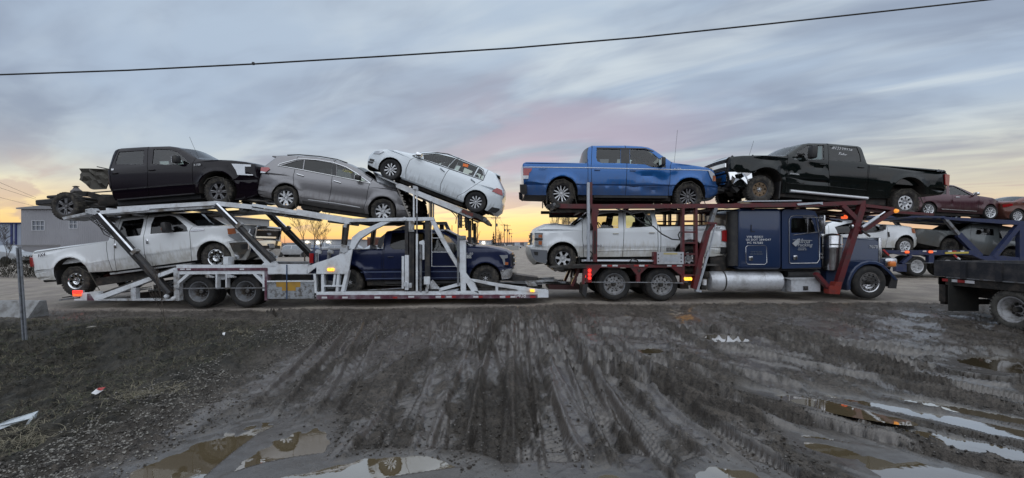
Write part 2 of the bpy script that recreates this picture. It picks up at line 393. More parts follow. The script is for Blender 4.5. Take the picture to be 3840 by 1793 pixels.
def wheel_meshes(style, rt, rr, w, dish=0., lugs=True):
    key = (style, rt, rr, w, dish, lugs)
    if key in WCACHE: return WCACHE[key]
    n = 36; ty = MB(ang=50)
    h = rt - rr
    ty.lathe([(rr, -.40 * w), (rr + .1 * h, -.46 * w), (rr + .45 * h, -.5 * w), (rr + .8 * h, -.475 * w), (rt - .012, -.40 * w), (rt, -.32 * w),
              (rt + .004, 0), (rt, .32 * w), (rt - .012, .40 * w), (rr + .45 * h, .5 * w), (rr, .40 * w)], n=n)
    if lugs:
        nl = 34
        for k in range(nl):
            for s, o in ((-1, 0), (1, .5)):
                M = Matrix.Rotation(2 * PI * (k + o) / nl, 4, 'Y')
                ty.box(M @ Vector((rt + .002, s * .27 * w, 0)), (.016, .34 * w, 2 * PI * rt / nl * .6), M)
                ty.box(M @ Vector((rt - .026, s * .452 * w, 0)), (.036, .016, 2 * PI * rt / nl * .5), M)
    ba = MB(ang=40)
    ba.lathe([(rr + .006, -.405 * w), (rr + .014, -.43 * w), (rr - .004, -.435 * w), (rr - .018, -.40 * w), (rr - .03, -.30 * w), (rr - .045, .25 * w), (rr - .01, .41 * w)], n=n)
    # rim face
    holes = [[(x * rr, y * rr) for x, y in H] for H in rim_holes(style)]
    R1 = rr - .02; out = [(R1 * math.cos(2 * PI * k / n), R1 * math.sin(2 * PI * k / n)) for k in range(n)]
    pts, eds = [], []
    for poly in [out] + holes + [circ(0, 0, rr * .24, 14)]:
        b = len(pts); pts += poly; eds += [(b + i, b + (i + 1) % len(poly)) for i in range(len(poly))]
    P, Fs = cdt(pts, eds); C = np.array([P[list(f)].mean(0) for f in Fs]); keep = inpoly(C, out)
    for H in holes: keep &= ~inpoly(C, H)
    Fs = [f for f, k in zip(Fs, keep) if k]
    def fy(r):
        q = r / rr
        if dish < 0: return -.36 * w + (-dish) * (0 if q > .93 else (1 if q < .80 else (.93 - q) / .13))      # deep dish
        return -.36 * w + dish * math.sin(min(1, q) * PI) * .6 + (.035 if q < .25 else 0) * (1 if dish > 0 else 0) - .012 * (q > .3) * (q < .86)
    fa = MB(ang=30); th = .035
    fv = [Vector((x, fy(math.hypot(x, y)), y)) for x, y in P]; bv = [v + Vector((0, th, 0)) for v in fv]
    fs = [tuple(f) for f in Fs] + [tuple(i + len(fv) for i in f)[::-1] for f in Fs]
    ec = {}
    for f in Fs:
        for i in range(3):
            e = (f[i], f[(i + 1) % 3]); ec.setdefault(tuple(sorted(e)), []).append(e)
    for e in ec.values():
        if len(e) == 1: a, b = e[0]; fs.append((b, a, a + len(fv), b + len(fv)))
    fa.add(fv + bv, fs)
    hubp = MB(); nb = 10 if 'truck' in style or 'trailer' in style else 6
    y0 = fy(0)
    if nb == 10:
        e = .13 if dish >= 0 else .10
        hubp.lathe([(0.001, y0 - e), (rr * .16, y0 - e), (rr * .2, y0 - e + .02), (rr * .24, y0)], n=16)
        br = rr * .46
        for k in range(10):
            a = 2 * PI * k / 10; c = Vector((br * math.cos(a), y0, br * math.sin(a)))
            hubp.lathe([(0.001, -.045), (.014, -.042), (.019, 0)], c + Vector((0, -.0, 0)), n=6)
    else:
        hubp.lathe([(0.001, y0 - .03), (rr * .13, y0 - .028), (rr * .17, y0 - .01), (rr * .18, y0 + .01)], n=14)
        for k in range(nb):
            a = 2 * PI * (k + .5) / nb; c = Vector((rr * .27 * math.cos(a), y0 - .01, rr * .27 * math.sin(a)))
            hubp.lathe([(0.001, -.012), (.011, -.012), (.013, .01)], c, n=6)
    br_ = MB(); yb = .02 * w if dish >= 0 else .2 * w
    br_.lathe([(0.002, yb), (rr * .60, yb), (rr * .60, yb + .03), (0.002, yb + .03)], n=20)
    if nb == 10: br_.lathe([(0.002, .1 * w + (-dish if dish < 0 else 0)), (rr - .05, .1 * w + (-dish if dish < 0 else 0))], n=20)
    WCACHE[key] = [m.mesh() for m in (ty, ba, fa, hubp, br_)]
    return WCACHE[key]
WM = {}
def add_wheel(root, x, y, z, style, rt, rr, w, m_rim, m_ty, m_hub=None, far=False, dish=.03, lugs=True, m_barrel=None, turn=0., spin=0., hub=True):
    """wheel = brake disc mesh with the children tyre, rim, rim_barrel, hub_cap"""
    m_hub = m_hub or m_rim; m_barrel = m_barrel or m_rim
    ms = wheel_meshes(style, rt, rr, w, dish, lugs)
    def mm(i, m):
        k = (id(ms[i]), m.name)
        if k not in WM:
            c = ms[i].copy(); c.materials.clear(); c.materials.append(m); WM[k] = c
        return WM[k]
    rot = (0, 0, (PI if far else 0) + turn)
    wh = obj('wheel', mm(4, M_under), None, root, (x, y, z), rot)
    obj('tyre', mm(0, m_ty), None, wh); obj('rim_barrel', mm(1, m_barrel), None, wh)
    sp = spin if spin else rnd.uniform(0, 1.2)
    obj('rim', mm(2, m_rim), None, wh, rot=(0, sp, 0))
    if hub: obj('hub_cap', mm(3, m_hub), None, wh, rot=(0, sp, 0))
    return wh

# ------------------------------------------------------------------ vehicle bodies
def resample(pts, mx):
    out = []
    for a, b in zip(pts, pts[1:]):
        n = max(1, int(math.ceil(math.dist(a, b) / mx)))
        out += [(a[0] + (b[0] - a[0]) * i / n, a[1] + (b[1] - a[1]) * i / n) for i in range(n)]
    return out + [pts[-1]]
class Car:
    """Body built from a side outline, a lateral width function and lofted top, nose and tail."""
    def __init__(s, name, label, cat, Z, base, tilt, Yc, W, prof, group=None, dirX=1, nose=(.9, .14), tail=(.5, .05), tumble_all=False):
        s.Z = Z; s.Yc = Yc; s.W = W; s.prof = prof; s.tilt = tilt; s.arch = []; s.dents = []
        s.nose = nose; s.tail = tail; s.dir = dirX; s.xmin = -1e9; s.xmax = 1e9; s.lines = []
        s.S0 = W3(Z(*base), Yc - W); s.root = thing(name, label, cat, (s.S0.x, Yc, s.S0.z), group, (0, R(-tilt), 0))
        s.c, s.sn = math.cos(R(tilt)), math.sin(R(tilt))
    def l2(s, X, Z_):            # world XZ -> local
        dx_, dz_ = X - s.S0.x, Z_ - s.S0.z
        return dx_ * s.c + dz_ * s.sn, -dx_ * s.sn + dz_ * s.c
    def w(s, x, z):
        v = s.W - np.interp(z, [p[0] for p in s.prof], [p[1] for p in s.prof])
        for (end, sg, (L, a)) in ((s.xmax if s.dir > 0 else s.xmin, s.dir, s.nose), (s.xmin if s.dir > 0 else s.xmax, -s.dir, s.tail)):
            if abs(end) < 1e8:
                t = np.clip(1 - (end - x) * sg / L, 0, 1.3); v = v - a * t * t
        for (cx, cz, r, amt) in s.arch:
            d = np.hypot(x - cx, z - cz) - r; t = np.clip(1 - np.abs(d - .02) / .11, 0, 1); v = v + amt * t * t * (3 - 2 * t)
        for (cx, cz, rx, rz, dep) in s.dents:
            v = v - dep * np.exp(-((x - cx) / rx) ** 2 - ((z - cz) / rz) ** 2)
        return v
    def L(s, px, py, ws=True):   # traced pixel -> local x, z on the near side
        p = s.Z(px, py); Y = s.Yc - s.W
        for _ in range(3):
            q = W3(p, Y); x, z = s.l2(q.x, q.z)
            if not ws: break
            Y = s.Yc - float(s.w(x, z))
        return (x, z)
    def LP(s, pts): return [s.L(*p) for p in pts]
    def side(s, x, z, sg=-1, off=0.): return Vector((x, sg * (float(s.w(x, z)) + off), z))
    def build(s, outline, seams, names, windows=(), overrides=(), M=None, glass=None, grid=.10, edge_r=.045, zlines=(), stripmats=None, beddepth=.5, floorz=None, seats=True, groove=.007, backing=True, sides=(-1, 1)):
        """outline: [(tag, crown, [px..])] or ('arch', cx, cy, r px)"""
        s.M = M; loc = []
        raw = []
        for seg in outline:
            if seg[0] != 'arch': raw += [s.L(*p, False) for p in seg[2]]
        s.xmin = min(p[0] for p in raw); s.xmax = max(p[0] for p in raw)
        for seg in outline:
            if seg[0] == 'arch':
                c = s.Z(seg[1], seg[2]); q = W3(c, s.Yc - s.W); x, z = s.l2(q.x, q.z)
                e = s.Z(seg[1] + seg[3], seg[2]); r = (e[0] - c[0]) * (s.Yc - s.W) / F
                s.arch.append((x, z, r, seg[4] if len(seg) > 4 else .03))
        ai = 0; verts = []           # (x,z,tag,crown)
        segs = []
        for seg in outline:
            if seg[0] == 'arch': segs.append(('arch', 0, None, s.arch[ai])); ai += 1
            else: segs.append((seg[0], seg[1], s.LP(seg[2]), None))
        for i, (tg, cr_, P, A) in enumerate(segs):
            if tg == 'arch':
                x, z, r, _ = A; pz = verts[-1][1]; nx = segs[(i + 1) % len(segs)][2][0][1]
                a0 = math.asin(max(-.95, min(.95, (pz - z) / r))); a1 = PI - math.asin(max(-.95, min(.95, (nx - z) / r)))
                for k in range(15):
                    a = a0 + (a1 - a0) * k / 14; verts.append((x + r * math.cos(a), z + r * math.sin(a), 'arch', 0.))
            else:
                for p in P: verts.append((p[0], p[1], tg, cr_))
        # resample long edges
        V = []
        for i, v in enumerate(verts):
            nx = verts[(i + 1) % len(verts)]; d = math.dist(v[:2], nx[:2]); n = max(1, int(math.ceil(d / .16))) if v[2] != 'arch' else 1
            for k in range(n):
                t = k / n; V.append((v[0] + (nx[0] - v[0]) * t, v[1] + (nx[1] - v[1]) * t, v[2], v[3] + (nx[3] - v[3]) * t if nx[2] != 'arch' else v[3] * (1 - t)))
        s.V = V; n = len(V); poly = np.array([(v[0], v[1]) for v in V]); s.poly = poly
        hard = {'arch', 'under'}
        # ---- side skin
        pts = [tuple(p) for p in poly]; eds = [(i, (i + 1) % n) for i in range(n)]
        def addloop(P, closed=True):
            b = len(pts); pts.extend([tuple(p) for p in P]); m = len(P)
            eds.extend([(b + i, b + (i + 1) % m) for i in range(m if closed else m - 1)])
        wins = [(resample(s.LP(w_[1]) + [s.LP(w_[1])[0]], .2)[:-1], w_[0], w_[2] if len(w_) > 2 else None) for w_ in windows]
        ovs = [(s.LP(o[1]), o[0], o[2]) for o in overrides]
        for w_ in wins: addloop(w_[0])
        for o in ovs: addloop(o[0])
        sm = [resample(s.LP(q), .12) for q in seams]
        for q in sm: addloop(q, False)
        for (x, z, r, amt) in s.arch:
            for k, rr_ in enumerate((.03, .10)): addloop([(x + (r + rr_) * math.cos(a), z + (r + rr_) * math.sin(a)) for a in np.linspace(-.15, PI + .15, 22)], False)
        x0, x1 = poly[:, 0].min(), poly[:, 0].max(); z0, z1 = poly[:, 1].min(), poly[:, 1].max()
        for zl in zlines: addloop([(x0 + .03, zl), (x1 - .03, zl)], False)
        nb0 = len(pts)
        G = [(x + (.5 * grid if (j % 2) else 0), z) for j, z in enumerate(np.arange(z0, z1, grid)) for x in np.arange(x0, x1, grid)]
        # rows following the rounded edge
        for i in range(n):
            if V[i][2] in hard: continue
            a, b = poly[i], poly[(i + 1) % n]; t = b - a; L_ = np.hypot(*t)
            if L_ < 1e-6: continue
            nr = np.array([t[1], -t[0]]) / L_
            for d in (.012, .035, .06): G.append(tuple((a + b) / 2 + nr * d)); G.append(tuple(a + nr * d))
        G = np.array(G); ok = inpoly(G, poly)
        A_ = np.array(pts)
        dm = np.full(len(G), 9.)
        for (i, j) in eds: dm = np.minimum(dm, segdist(G, A_[i], A_[j]))
        G = G[ok & (dm > .010)]
        # thin
        keepG = []
        cell = {}
        for g in G:
            k = (round(g[0] / .028), round(g[1] / .028))
            if k in cell: continue
            cell[k] = 1; keepG.append(tuple(g))
        pts += keepG
        P, Fs = cdt(pts, eds); C = np.array([P[list(f)].mean(0) for f in Fs]); ok = inpoly(C, poly)
        Fs = [f for f, k in zip(Fs, ok) if k]; C = C[ok]
        cls = np.zeros(len(Fs), int)
        def seamx(q, z):
            a = sorted(q, key=lambda p: p[1]); return np.interp(z, [p[1] for p in a], [p[0] for p in a])
        for q in sm: cls += (C[:, 0] > seamx(q, C[:, 1])).astype(int)
        code = cls.copy()
        for k, o in enumerate(ovs): code[inpoly(C, o[0])] = 100 + k
        for k, w_ in enumerate(wins): code[inpoly(C, w_[0])] = 200 + k
        # distance to soft outline for the rounded edge
        de = np.full(len(P), 9.)
        for i in range(n):
            if V[i][2] in hard: continue
            de = np.minimum(de, segdist(P, poly[i], poly[(i + 1) % n]))
        q = np.clip(1 - de / edge_r, 0, 1); er = edge_r * (1 - np.sqrt(np.maximum(0, 1 - q * q)))
        wv = s.w(P[:, 0], P[:, 1]) - er
        onseam = [np.zeros(len(P), bool) for _ in sm]
        for j, sq in enumerate(sm):
            dd = np.full(len(P), 9.)
            for a, b in zip(sq, sq[1:]): dd = np.minimum(dd, segdist(P, a, b))
            onseam[j] = dd < 1e-4
        s.parts = {}
        orient = None
        for sg in sides:
            for k in sorted(set(code)):
                fl = [f for f, c_ in zip(Fs, code) if c_ == k]
                ids = sorted({i for f in fl for i in f}); mp = {i: a for a, i in enumerate(ids)}
                vs = []
                for i in ids:
                    x = P[i, 0]
                    if k < 100:
                        for j in range(len(sm)):
                            if onseam[j][i]: x += groove * (1 if k > j else -1)
                    off = 0 if k < 200 else -.014
                    vs.append((x, sg * (wv[i] + off), P[i, 1]))
                ff = [tuple(mp[i] for i in (f if sg < 0 else f[::-1])) for f in fl]
                if k < 100: nm, mt, par = names[min(k, len(names) - 1)], M, s.root
                elif k < 200: nm, mt, par = ovs[k - 100][1], ovs[k - 100][2], s.root
                else:
                    nm = wins[k - 200][1]; mt = wins[k - 200][2] or glass; c_ = np.array(wins[k - 200][0]).mean(0)
                    kk = sum(int(c_[0] > seamx(q_, c_[1])) for q_ in sm); par = s.parts.get((names[min(kk, len(names) - 1)], sg), s.root)
                if isinstance(nm, tuple): nm, mt = nm
                o = obj(nm, mesh_of(vs, ff, True, 28), mt, par); s.parts[(nm, sg)] = o
            if backing:
                fl = [f for f, c_ in zip(Fs, code) if c_ < 200]; ids = sorted({i for f in fl for i in f}); mp = {i: a for a, i in enumerate(ids)}
                vs = [(P[i, 0], sg * (wv[i] - .03), P[i, 1]) for i in ids]
                obj('inner_panel', mesh_of(vs, [tuple(mp[i] for i in (f if sg < 0 else f[::-1])) for f in fl]), M_black, s.root)
        # ---- loft
        er_v = np.array([0 if v[2] in hard else edge_r for v in V]);
        for i in range(n):
            if V[i - 1][2] not in hard: er_v[i] = edge_r
        we = np.array([float(s.w(v[0], v[1])) for v in V]) - er_v
        nrm = []
        for i in range(n):
            t = poly[(i + 1) % n] - poly[i - 1]; L_ = np.hypot(*t) or 1; nrm.append(np.array([-t[1], t[0]]) / L_)
        SS = [-1, -.955, -.9, -.78, -.55, -.28, 0, .28, .55, .78, .9, .955, 1]
        def ring(i, bed=False):
            v = V[i]; w0 = we[i]
            if bed:
                r = .07; d = beddepth
                return [Vector((v[0], y, v[1] - dz_)) for y, dz_ in ((-w0, 0), (-w0 + .02, -.0), (-w0 + r, 0), (-w0 + r, .1), (-w0 + r, d * .5), (-w0 + r, d), (0, d), (w0 - r, d), (w0 - r, d * .5), (w0 - r, .1), (w0 - r, 0), (w0 - .02, 0), (w0, 0))]
            o = []
            for q in SS:
                d = v[3] * (1 - abs(q) ** 2.2); o.append(Vector((v[0] + nrm[i][0] * d, w0 * q, v[1] + nrm[i][1] * d)))
            return o
        groups = {}
        for i in range(n):
            tg = V[i][2]; j = (i + 1) % n; bed = tg == 'bed'
            if tg == 'arch': tg = 'arch%d' % int(np.argmin([math.hypot(V[i][0] - q[0], V[i][1] - q[1]) for q in s.arch]))
            a, b = ring(i, bed), ring(j, bed)
            if tg == 'glass':
                g = groups.setdefault('glass_%d' % sum(1 for t in range(i) if V[t][2] != 'glass'), MB(ang=30)); f = groups.setdefault('pillar', MB(ang=30))
                for k in range(12):
                    (f if k in (0, 1, 10, 11) else g).add([a[k], b[k], b[k + 1], a[k + 1]], [(0, 1, 2, 3)])
            else:
                g = groups.setdefault(tg, MB(ang=30))
                for k in range(12): g.add([a[k], b[k], b[k + 1], a[k + 1]], [(0, 1, 2, 3)])
                if bed and (V[i - 1][2] != 'bed' or V[j][2] != 'bed'):
                    e = a if V[i - 1][2] != 'bed' else b
                    g.add([e[2], e[5], e[7], e[10]], [(0, 1, 2, 3)])
        sm_ = stripmats or {}
        default = {'arch': ('wheel_well', M_under), 'under': ('floor_pan', M_under), 'bed': ('cargo_bed', M), 'pillar': ('windscreen_frame', M), 'dark': ('bed_cover', M_black)}
        for tg, g in groups.items():
            me = g.mesh(); bm = bmesh.new(); bm.from_mesh(me); bmesh.ops.remove_doubles(bm, verts=bm.verts, dist=.0005); bm.to_mesh(me); bm.free()
            me.polygons.foreach_set('use_smooth', [True] * len(me.polygons)); me.set_sharp_from_angle(angle=R(32))
            base_ = tg.split('_')[0] if tg.startswith('glass') else 'arch' if tg.startswith('arch') else tg
            nm, mt = sm_.get(tg) or sm_.get(base_) or default.get(base_) or (('windscreen', M_glass_c) if base_ == 'glass' else (tg, M))
            obj(nm, me, mt, s.root)
        # inner wheel liners and belly so nothing shows through the arches
        mb = MB()
        zt_ = min(v[1] for v in V if v[2] == 'under') if any(v[2] == 'under' for v in V) else z0
        for (x, z, r, _) in s.arch:
            mb.bbox((x - r, -s.W * .55, z - r * .2), (x + r, s.W * .55, z + r * 1.02))
        xs = sorted(a[0] for a in s.arch)
        if len(xs) == 2:
            rr_ = s.arch[0][2]
            mb.bbox((xs[0] + rr_, -s.W + .16, zt_ - .10), (xs[1] - rr_, -s.W + .30, zt_ + .12)); mb.bbox((xs[0] + rr_, s.W - .30, zt_ - .10), (xs[1] - rr_, s.W - .16, zt_ + .12))
            mb.bbox((xs[0] - .4, -.42, zt_ - .02), (xs[1] + .4, -.30, zt_ + .12)); mb.bbox((xs[0] - .4, .30, zt_ - .02), (xs[1] + .4, .42, zt_ + .12))
        obj('chassis', mb, M_under, s.root)
        for x_ in xs:
            a_ = [q for q in s.arch if q[0] == x_][0]
        if seats and wins:
            s.interior(wins, floorz if floorz is not None else zt_ + .15)
    def interior(s, wins, fz):
        P = np.concatenate([np.array(w_[0]) for w_ in wins]); zb = np.percentile(P[:, 1], 12); xa, xb = P[:, 0].min(), P[:, 0].max(); zt_ = P[:, 1].max()
        mb = MB(); W = s.W - .2
        mb.bbox((xa - .1, -W, fz), (xb + .1, W, fz + .35))
        main = [w_ for w_ in wins if 'window' in w_[1]]
        for w_ in main[:2]:
            q = np.array(w_[0]); cx = q[:, 0].mean() - s.dir * .12
            for y in ((-.42, .42)):
                M_ = Matrix.Rotation(R(-14 * s.dir), 4, 'Y')
                mb.bev((cx, y, (fz + zb) / 2 + .12), (.16, .52, zb - fz - .0), .05, M_)
                mb.bev((cx - s.dir * .1, y, zb + .16), (.10, .28, .20), .04, M_)
        obj('seat', mb, M_inner, s.root)
        fx = (xb if s.dir > 0 else xa); d = MB()
        d.bev((fx - s.dir * .12, 0, zb - .12), (.45, 2 * W, .26), .06)
        obj('dashboard', d, M_inner, s.root)
        st = MB(); c = Vector((fx - s.dir * .42, s.dir * .38, zb + .03)); pr = []
        M_ = Matrix.Rotation(R(-62 * s.dir), 4, 'Y')
        st.tube([c + M_ @ Vector((.19 * math.cos(a), .19 * math.sin(a), 0)) for a in np.linspace(0, 2 * PI, 17)], .016, 6)
        obj('steering_wheel', st, M_black, s.root)
    # ---- fittings
    def wheels(s, cs, style, rt, rr, w, mrim, mty, mhub=None, dish=.03, lugs=True, zoff=0., far=True, axle=True, inset=.02, barrel=None, turn=0., hub=True):
        for i, (px, py) in enumerate(cs):
            x, z = s.L(px, py, False); z += zoff
            st = style[i] if isinstance(style, (list, tuple)) else style; mr = mrim[i] if isinstance(mrim, (list, tuple)) else mrim
            yy = s.W - inset - w / 2
            add_wheel(s.root, x, -yy, z, st, rt, rr, w, mr, mty, mhub, False, dish, lugs, barrel, turn, hub=hub)
            if far: add_wheel(s.root, x, yy, z, st, rt, rr, w, mr, mty, mhub, True, dish, lugs, barrel, turn, hub=hub)
            if axle:
                m = MB(); m.tube([(x, -yy, z), (x, yy, z)], .045, 8); m.lathe([(.02, -.14), (.15, -.08), (.17, 0), (.15, .08), (.02, .14)], (x, 0, z), n=12)
                obj('axle', m, M_under, s.root)
    def onside(s, name, poly_px, mat, off=.006, th=.012, parent=None, both=True, drop=0):
        """flat plate following the body side"""
        for sg in ((-1, 1) if both else (-1,)):
            P = s.LP(poly_px); P = resample(P + [P[0]], .1)[:-1]; n = len(P)
            pp, ff = cdt(P, [(i, (i + 1) % n) for i in range(n)]); C = np.array([pp[list(f)].mean(0) for f in ff]); ok = inpoly(C, P)
            ff = [f for f, k in zip(ff, ok) if k]
            m = MB(ang=30)
            a = [s.side(x, z, sg, off + th) for x, z in P]; b = [s.side(x, z, sg, off - .01) for x, z in P]
            m.add([s.side(x, z, sg, off + th) for x, z in pp], [f if sg < 0 else f[::-1] for f in ff])
            m.add(a + b, [(i, (i + 1) % n, n + (i + 1) % n, n + i) if sg > 0 else (i, n + i, n + (i + 1) % n, (i + 1) % n) for i in range(n)])
            o = obj(name, m, mat, parent or s.root)
        return o
    def strip(s, name, px, r, mat, off=.008, both=True, n=6):
        for sg in ((-1, 1) if both else (-1,)):
            P = resample(s.LP(px), .12); obj(name, MB().tube([s.side(x, z, sg, off) for x, z in P], r, n), mat, s.root)
    def block(s, name, c, d, mat, off, r=.02, both=True, rot=0):
        """c = traced pixel, d = (length, thickness, height) m, off = how far its centre stands off the body side"""
        x, z = s.L(*c)
        for sg in ((-1, 1) if both else (-1,)):
            o = obj(name, MB().bev((0, 0, 0), d, r), mat, s.root, s.side(x, z, sg, off), (0, R(rot), 0))
        return o
    def handle(s, c, mat=None, d=(.17, .03, .035), rot=0): s.block('door_handle', c, d, mat or s.M, .018, .012, rot=rot)
    def mirror(s, c, d=(.10, .20, .17), mat=None, off=.16, arm=None):
        x, z = s.L(*c)
        for sg in (-1, 1):
            p = s.side(x, z, sg, off)
            o = obj('wing_mirror', MB().bev((0, 0, 0), d, .035), mat or M_black, s.root, p)
            q = s.side(x + s.dir * .03, z - d[2] * .3, sg, -.03)
            obj('mirror_arm', MB().tube([q - p, Vector((0, -sg * .02, -d[2] * .3))], .022, 6), M_black, o)
            obj('mirror_glass', MB(False).box((-s.dir * (d[0] / 2 + .003), 0, .0), (.006, d[1] * .8, d[2] * .8)), M_chrome, o)
    def text(s, body, c, size, mat, shear=0., rot=0., spacing=1., both=False, off=.034, name='lettering'):
        x, z = s.L(*c); me = text_mesh(body, size, .006, None, shear, spacing)
        obj(name, me, mat, s.root, s.side(x, z, -1, off), (0, R(rot), 0))
    def nosept(s, q, z, out=0.):
        """point on the front face at lateral fraction q and height z"""
        cand = []
        V = s.V; n = len(V)
        for i in range(n):
            a, b = V[i], V[(i + 1) % n]
            if a[2] in ('nose', 'bumper', 'grille') and min(a[1], b[1]) <= z <= max(a[1], b[1]) and abs(a[1] - b[1]) > 1e-6:
                t = (z - a[1]) / (b[1] - a[1]); cand.append((a[0] + (b[0] - a[0]) * t, a[3] + (b[3] - a[3]) * t))
        if not cand: cand = [((s.xmax if s.dir > 0 else s.xmin), .1)]
        x, c_ = max(cand, key=lambda t: t[0] * s.dir)
        w_ = float(s.w(x, z)) - .045
        return Vector((x + s.dir * (c_ * (1 - abs(q) ** 2.2) + out), q * w_, z))
    def nosebar(s, name, z, h, q0, q1, mat, out=.02, th=.03, n=8, parent=None, zc=None):
        m = MB(ang=30); Q = np.linspace(q0, q1, n); vs = []
        for q in Q:
            for (dz_, o) in ((h / 2, out - th), (h / 2, out), (-h / 2, out), (-h / 2, out - th)):
                p = s.nosept(q, z + dz_ * .9); p.x += s.dir * o; p.z = z + dz_; vs.append(p)
        fs = []
        for i in range(n - 1):
            for k in range(4): a, b = i * 4 + k, i * 4 + (k + 1) % 4; fs.append((a, b, b + 4, a + 4))
        fs += [(0, 3, 2, 1), tuple((n - 1) * 4 + k for k in range(4))]
        m.add(vs, fs); me = m.mesh(); bm = bmesh.new(); bm.from_mesh(me); bmesh.ops.recalc_face_normals(bm, faces=bm.faces); bm.to_mesh(me); bm.free()
        return obj(name, me, mat, parent or s.root)
    def aerial(s, p, q, r=.004):
        a = s.L(*p); b = s.L(*q); obj('aerial', MB().tube([(a[0], -s.W * .86, a[1]), (b[0], -s.W * .86, b[1])], r, 5), M_black, s.root)
    def fin(s, c, h=.07):
        x, z = s.L(*c); m = MB(False); d = s.dir
        m.add([(x - .07, -.02, z), (x + .07, -.02, z), (x + .07, .02, z), (x - .07, .02, z), (x - .045 * d, 0, z + h), (x - .06 * d, 0, z + h)],
              [(0, 1, 4, 5), (2, 3, 5, 4), (1, 2, 4), (3, 0, 5)]); obj('roof_fin_aerial', m, M_black, s.root)
# ------------------------------------------------------------------ the carried vehicles
YC = 13.6          # centre line of the car carrier
PK = [(.0, .10), (.42, .07), (.55, .035), (.66, .03), (.70, .0), (1.0, -.005), (1.18, .0), (1.28, .02), (1.34, .05), (1.85, .27), (2.2, .40)]
P_blue = paint('paint_bright_blue', (.005, .105, .35), .35, .3, .45, .45, 1.0, base_dust=.03)
P_black1 = paint('paint_black_cherry', (.005, .0025, .006), .0, .12, .08, .0, .7, mud=(.03, .026, .025), base_dust=.004, coat=.15, spec=.25)
P_white1 = paint('paint_muddy_white', (.80, .82, .84), 0, .35, .62, .45, 1.05, mud=(.24, .20, .13), base_dust=.04)
P_navy = paint('paint_navy', (.004, .010, .048), .1, .3, .3, .2, .8, mud=(.06, .055, .05), base_dust=.01, coat=.4, spec=.4)
P_grey = paint('paint_warm_grey', (.22, .215, .225), .45, .3, .6, .2, .85, mud=(.12, .105, .095), base_dust=.03)
P_silver = paint('paint_silver_white', (.70, .75, .79), .05, .33, .5, .2, .6, base_dust=.03)
P_white2 = paint('paint_white', (.80, .83, .86), 0, .32, .6, .45, .95, mud=(.36, .31, .20), base_dust=.03)
P_black2 = paint('paint_deep_black', (.004, .007, .007), .0, .12, .2, .2, 1.0, mud=(.035, .032, .03), base_dust=.006, coat=.25, spec=.35)


# --- bright blue crew-cab pickup, top deck of the truck, dented doors
c = Car('pickup_truck', 'bright blue crew cab pickup with dented front door on the upper red deck', 'pickup truck', Z6, (1350, 822), -.6, YC, 1.0, PK, 'vehicles loaded on the car carrier', 1, nose=(.75, .17), tail=(.25, .04))
c.dents = []
x_, z_ = c.L(1640, 420, False); c.dents += [(x_, z_, .35, .07, .045)]
x_, z_ = c.L(1480, 545, False); c.dents += [(x_, z_, .22, .06, .05)]
x_, z_ = c.L(1700, 600, False); c.dents += [(x_, z_, .40, .05, .05)]
x_, z_ = c.L(1790, 480, False); c.dents += [(x_, z_, .16, .10, .05)]
x_, z_ = c.L(1950, 430, False); c.dents += [(x_, z_, .12, .16, .03)]
c.build([('tail', .03, [(120, 655), (112, 560), (106, 420), (100, 330), (96, 285), (110, 262)]),
         ('dark', .02, [(140, 250), (885, 262)]), ('backglass', .03, [(888, 240), (893, 120)]), ('top', .05, [(905, 70), (950, 50), (1350, 48), (1560, 58), (1640, 72)]),
         ('glass', .10, [(1700, 98), (1925, 250)]), ('hood', .06, [(1960, 260), (2200, 292), (2380, 325), (2425, 345)]),
         ('nose', .13, [(2450, 375), (2462, 450), (2470, 520), (2495, 545), (2490, 625), (2470, 655)]),
         ('under', 0, [(2390, 690), (2360, 690)]), ('arch', 2138, 655, 210, .045), ('under', 0, [(1915, 662), (795, 655)]), ('arch', 580, 620, 195, .04), ('under', 0, [(378, 658)])],
        [[(888, 200), (892, 700)], [(948, 45), (935, 300), (938, 700)], [(1352, 40), (1352, 700)], [(1925, 240), (1903, 300), (1900, 480), (1880, 560), (1885, 700)]],
        ['bed_side', 'cab_corner', 'rear_door', 'front_door', 'front_fender'],
        [('side_window', [(1003, 84), (1295, 84), (1295, 268), (1060, 266), (1012, 245), (997, 205)], M_glass_m), ('side_window', [(1408, 86), (1555, 92), (1635, 112), (1700, 155), (1790, 232), (1845, 292), (1848, 322), (1680, 318), (1590, 284), (1410, 275)], M_glass_c)],

        M=P_blue, stripmats={'tail': ('tailgate', P_blue), 'backglass': ('rear_window', M_glass_d), 'top': ('roof', P_blue), 'hood': ('hood', P_blue), 'nose': ('front_bumper', P_blue)}, zlines=(.66, .70, 1.28))
c.onside('door_pillar_trim', [(1298, 86), (1405, 88), (1407, 272), (1298, 268)], M_black, -.005, .008)
c.onside('window_trim', [(1003, 76), (1600, 84), (1700, 120), (1690, 130), (1590, 96), (1005, 90)], M_black, .0, .01)
c.onside('tail_light', [(104, 332), (212, 332), (200, 368), (178, 385), (172, 420), (104, 418)], M_red, .004, .02)
c.onside('reversing_light', [(104, 420), (170, 420), (165, 462), (106, 460)], M_clear, .004, .02)
c.onside('headlight', [(2365, 362), (2400, 362), (2440, 400), (2450, 490), (2418, 490), (2385, 420)], M_clear, .004, .02)
c.onside('side_marker', [(2420, 420), (2452, 430), (2455, 488), (2424, 488)], M_amber, .010, .02)
c.onside('rear_bumper', [(62, 530), (145, 532), (150, 640), (110, 655), (66, 628)], M_black, .004, .05)
c.onside('running_board', [(960, 664), (1862, 674), (1862, 700), (960, 692)], M_black, -.02, .10)
c.strip('pinstripe', [(106, 318), (890, 324), (1900, 345), (2390, 360)], .012, M_white_lt, .002)
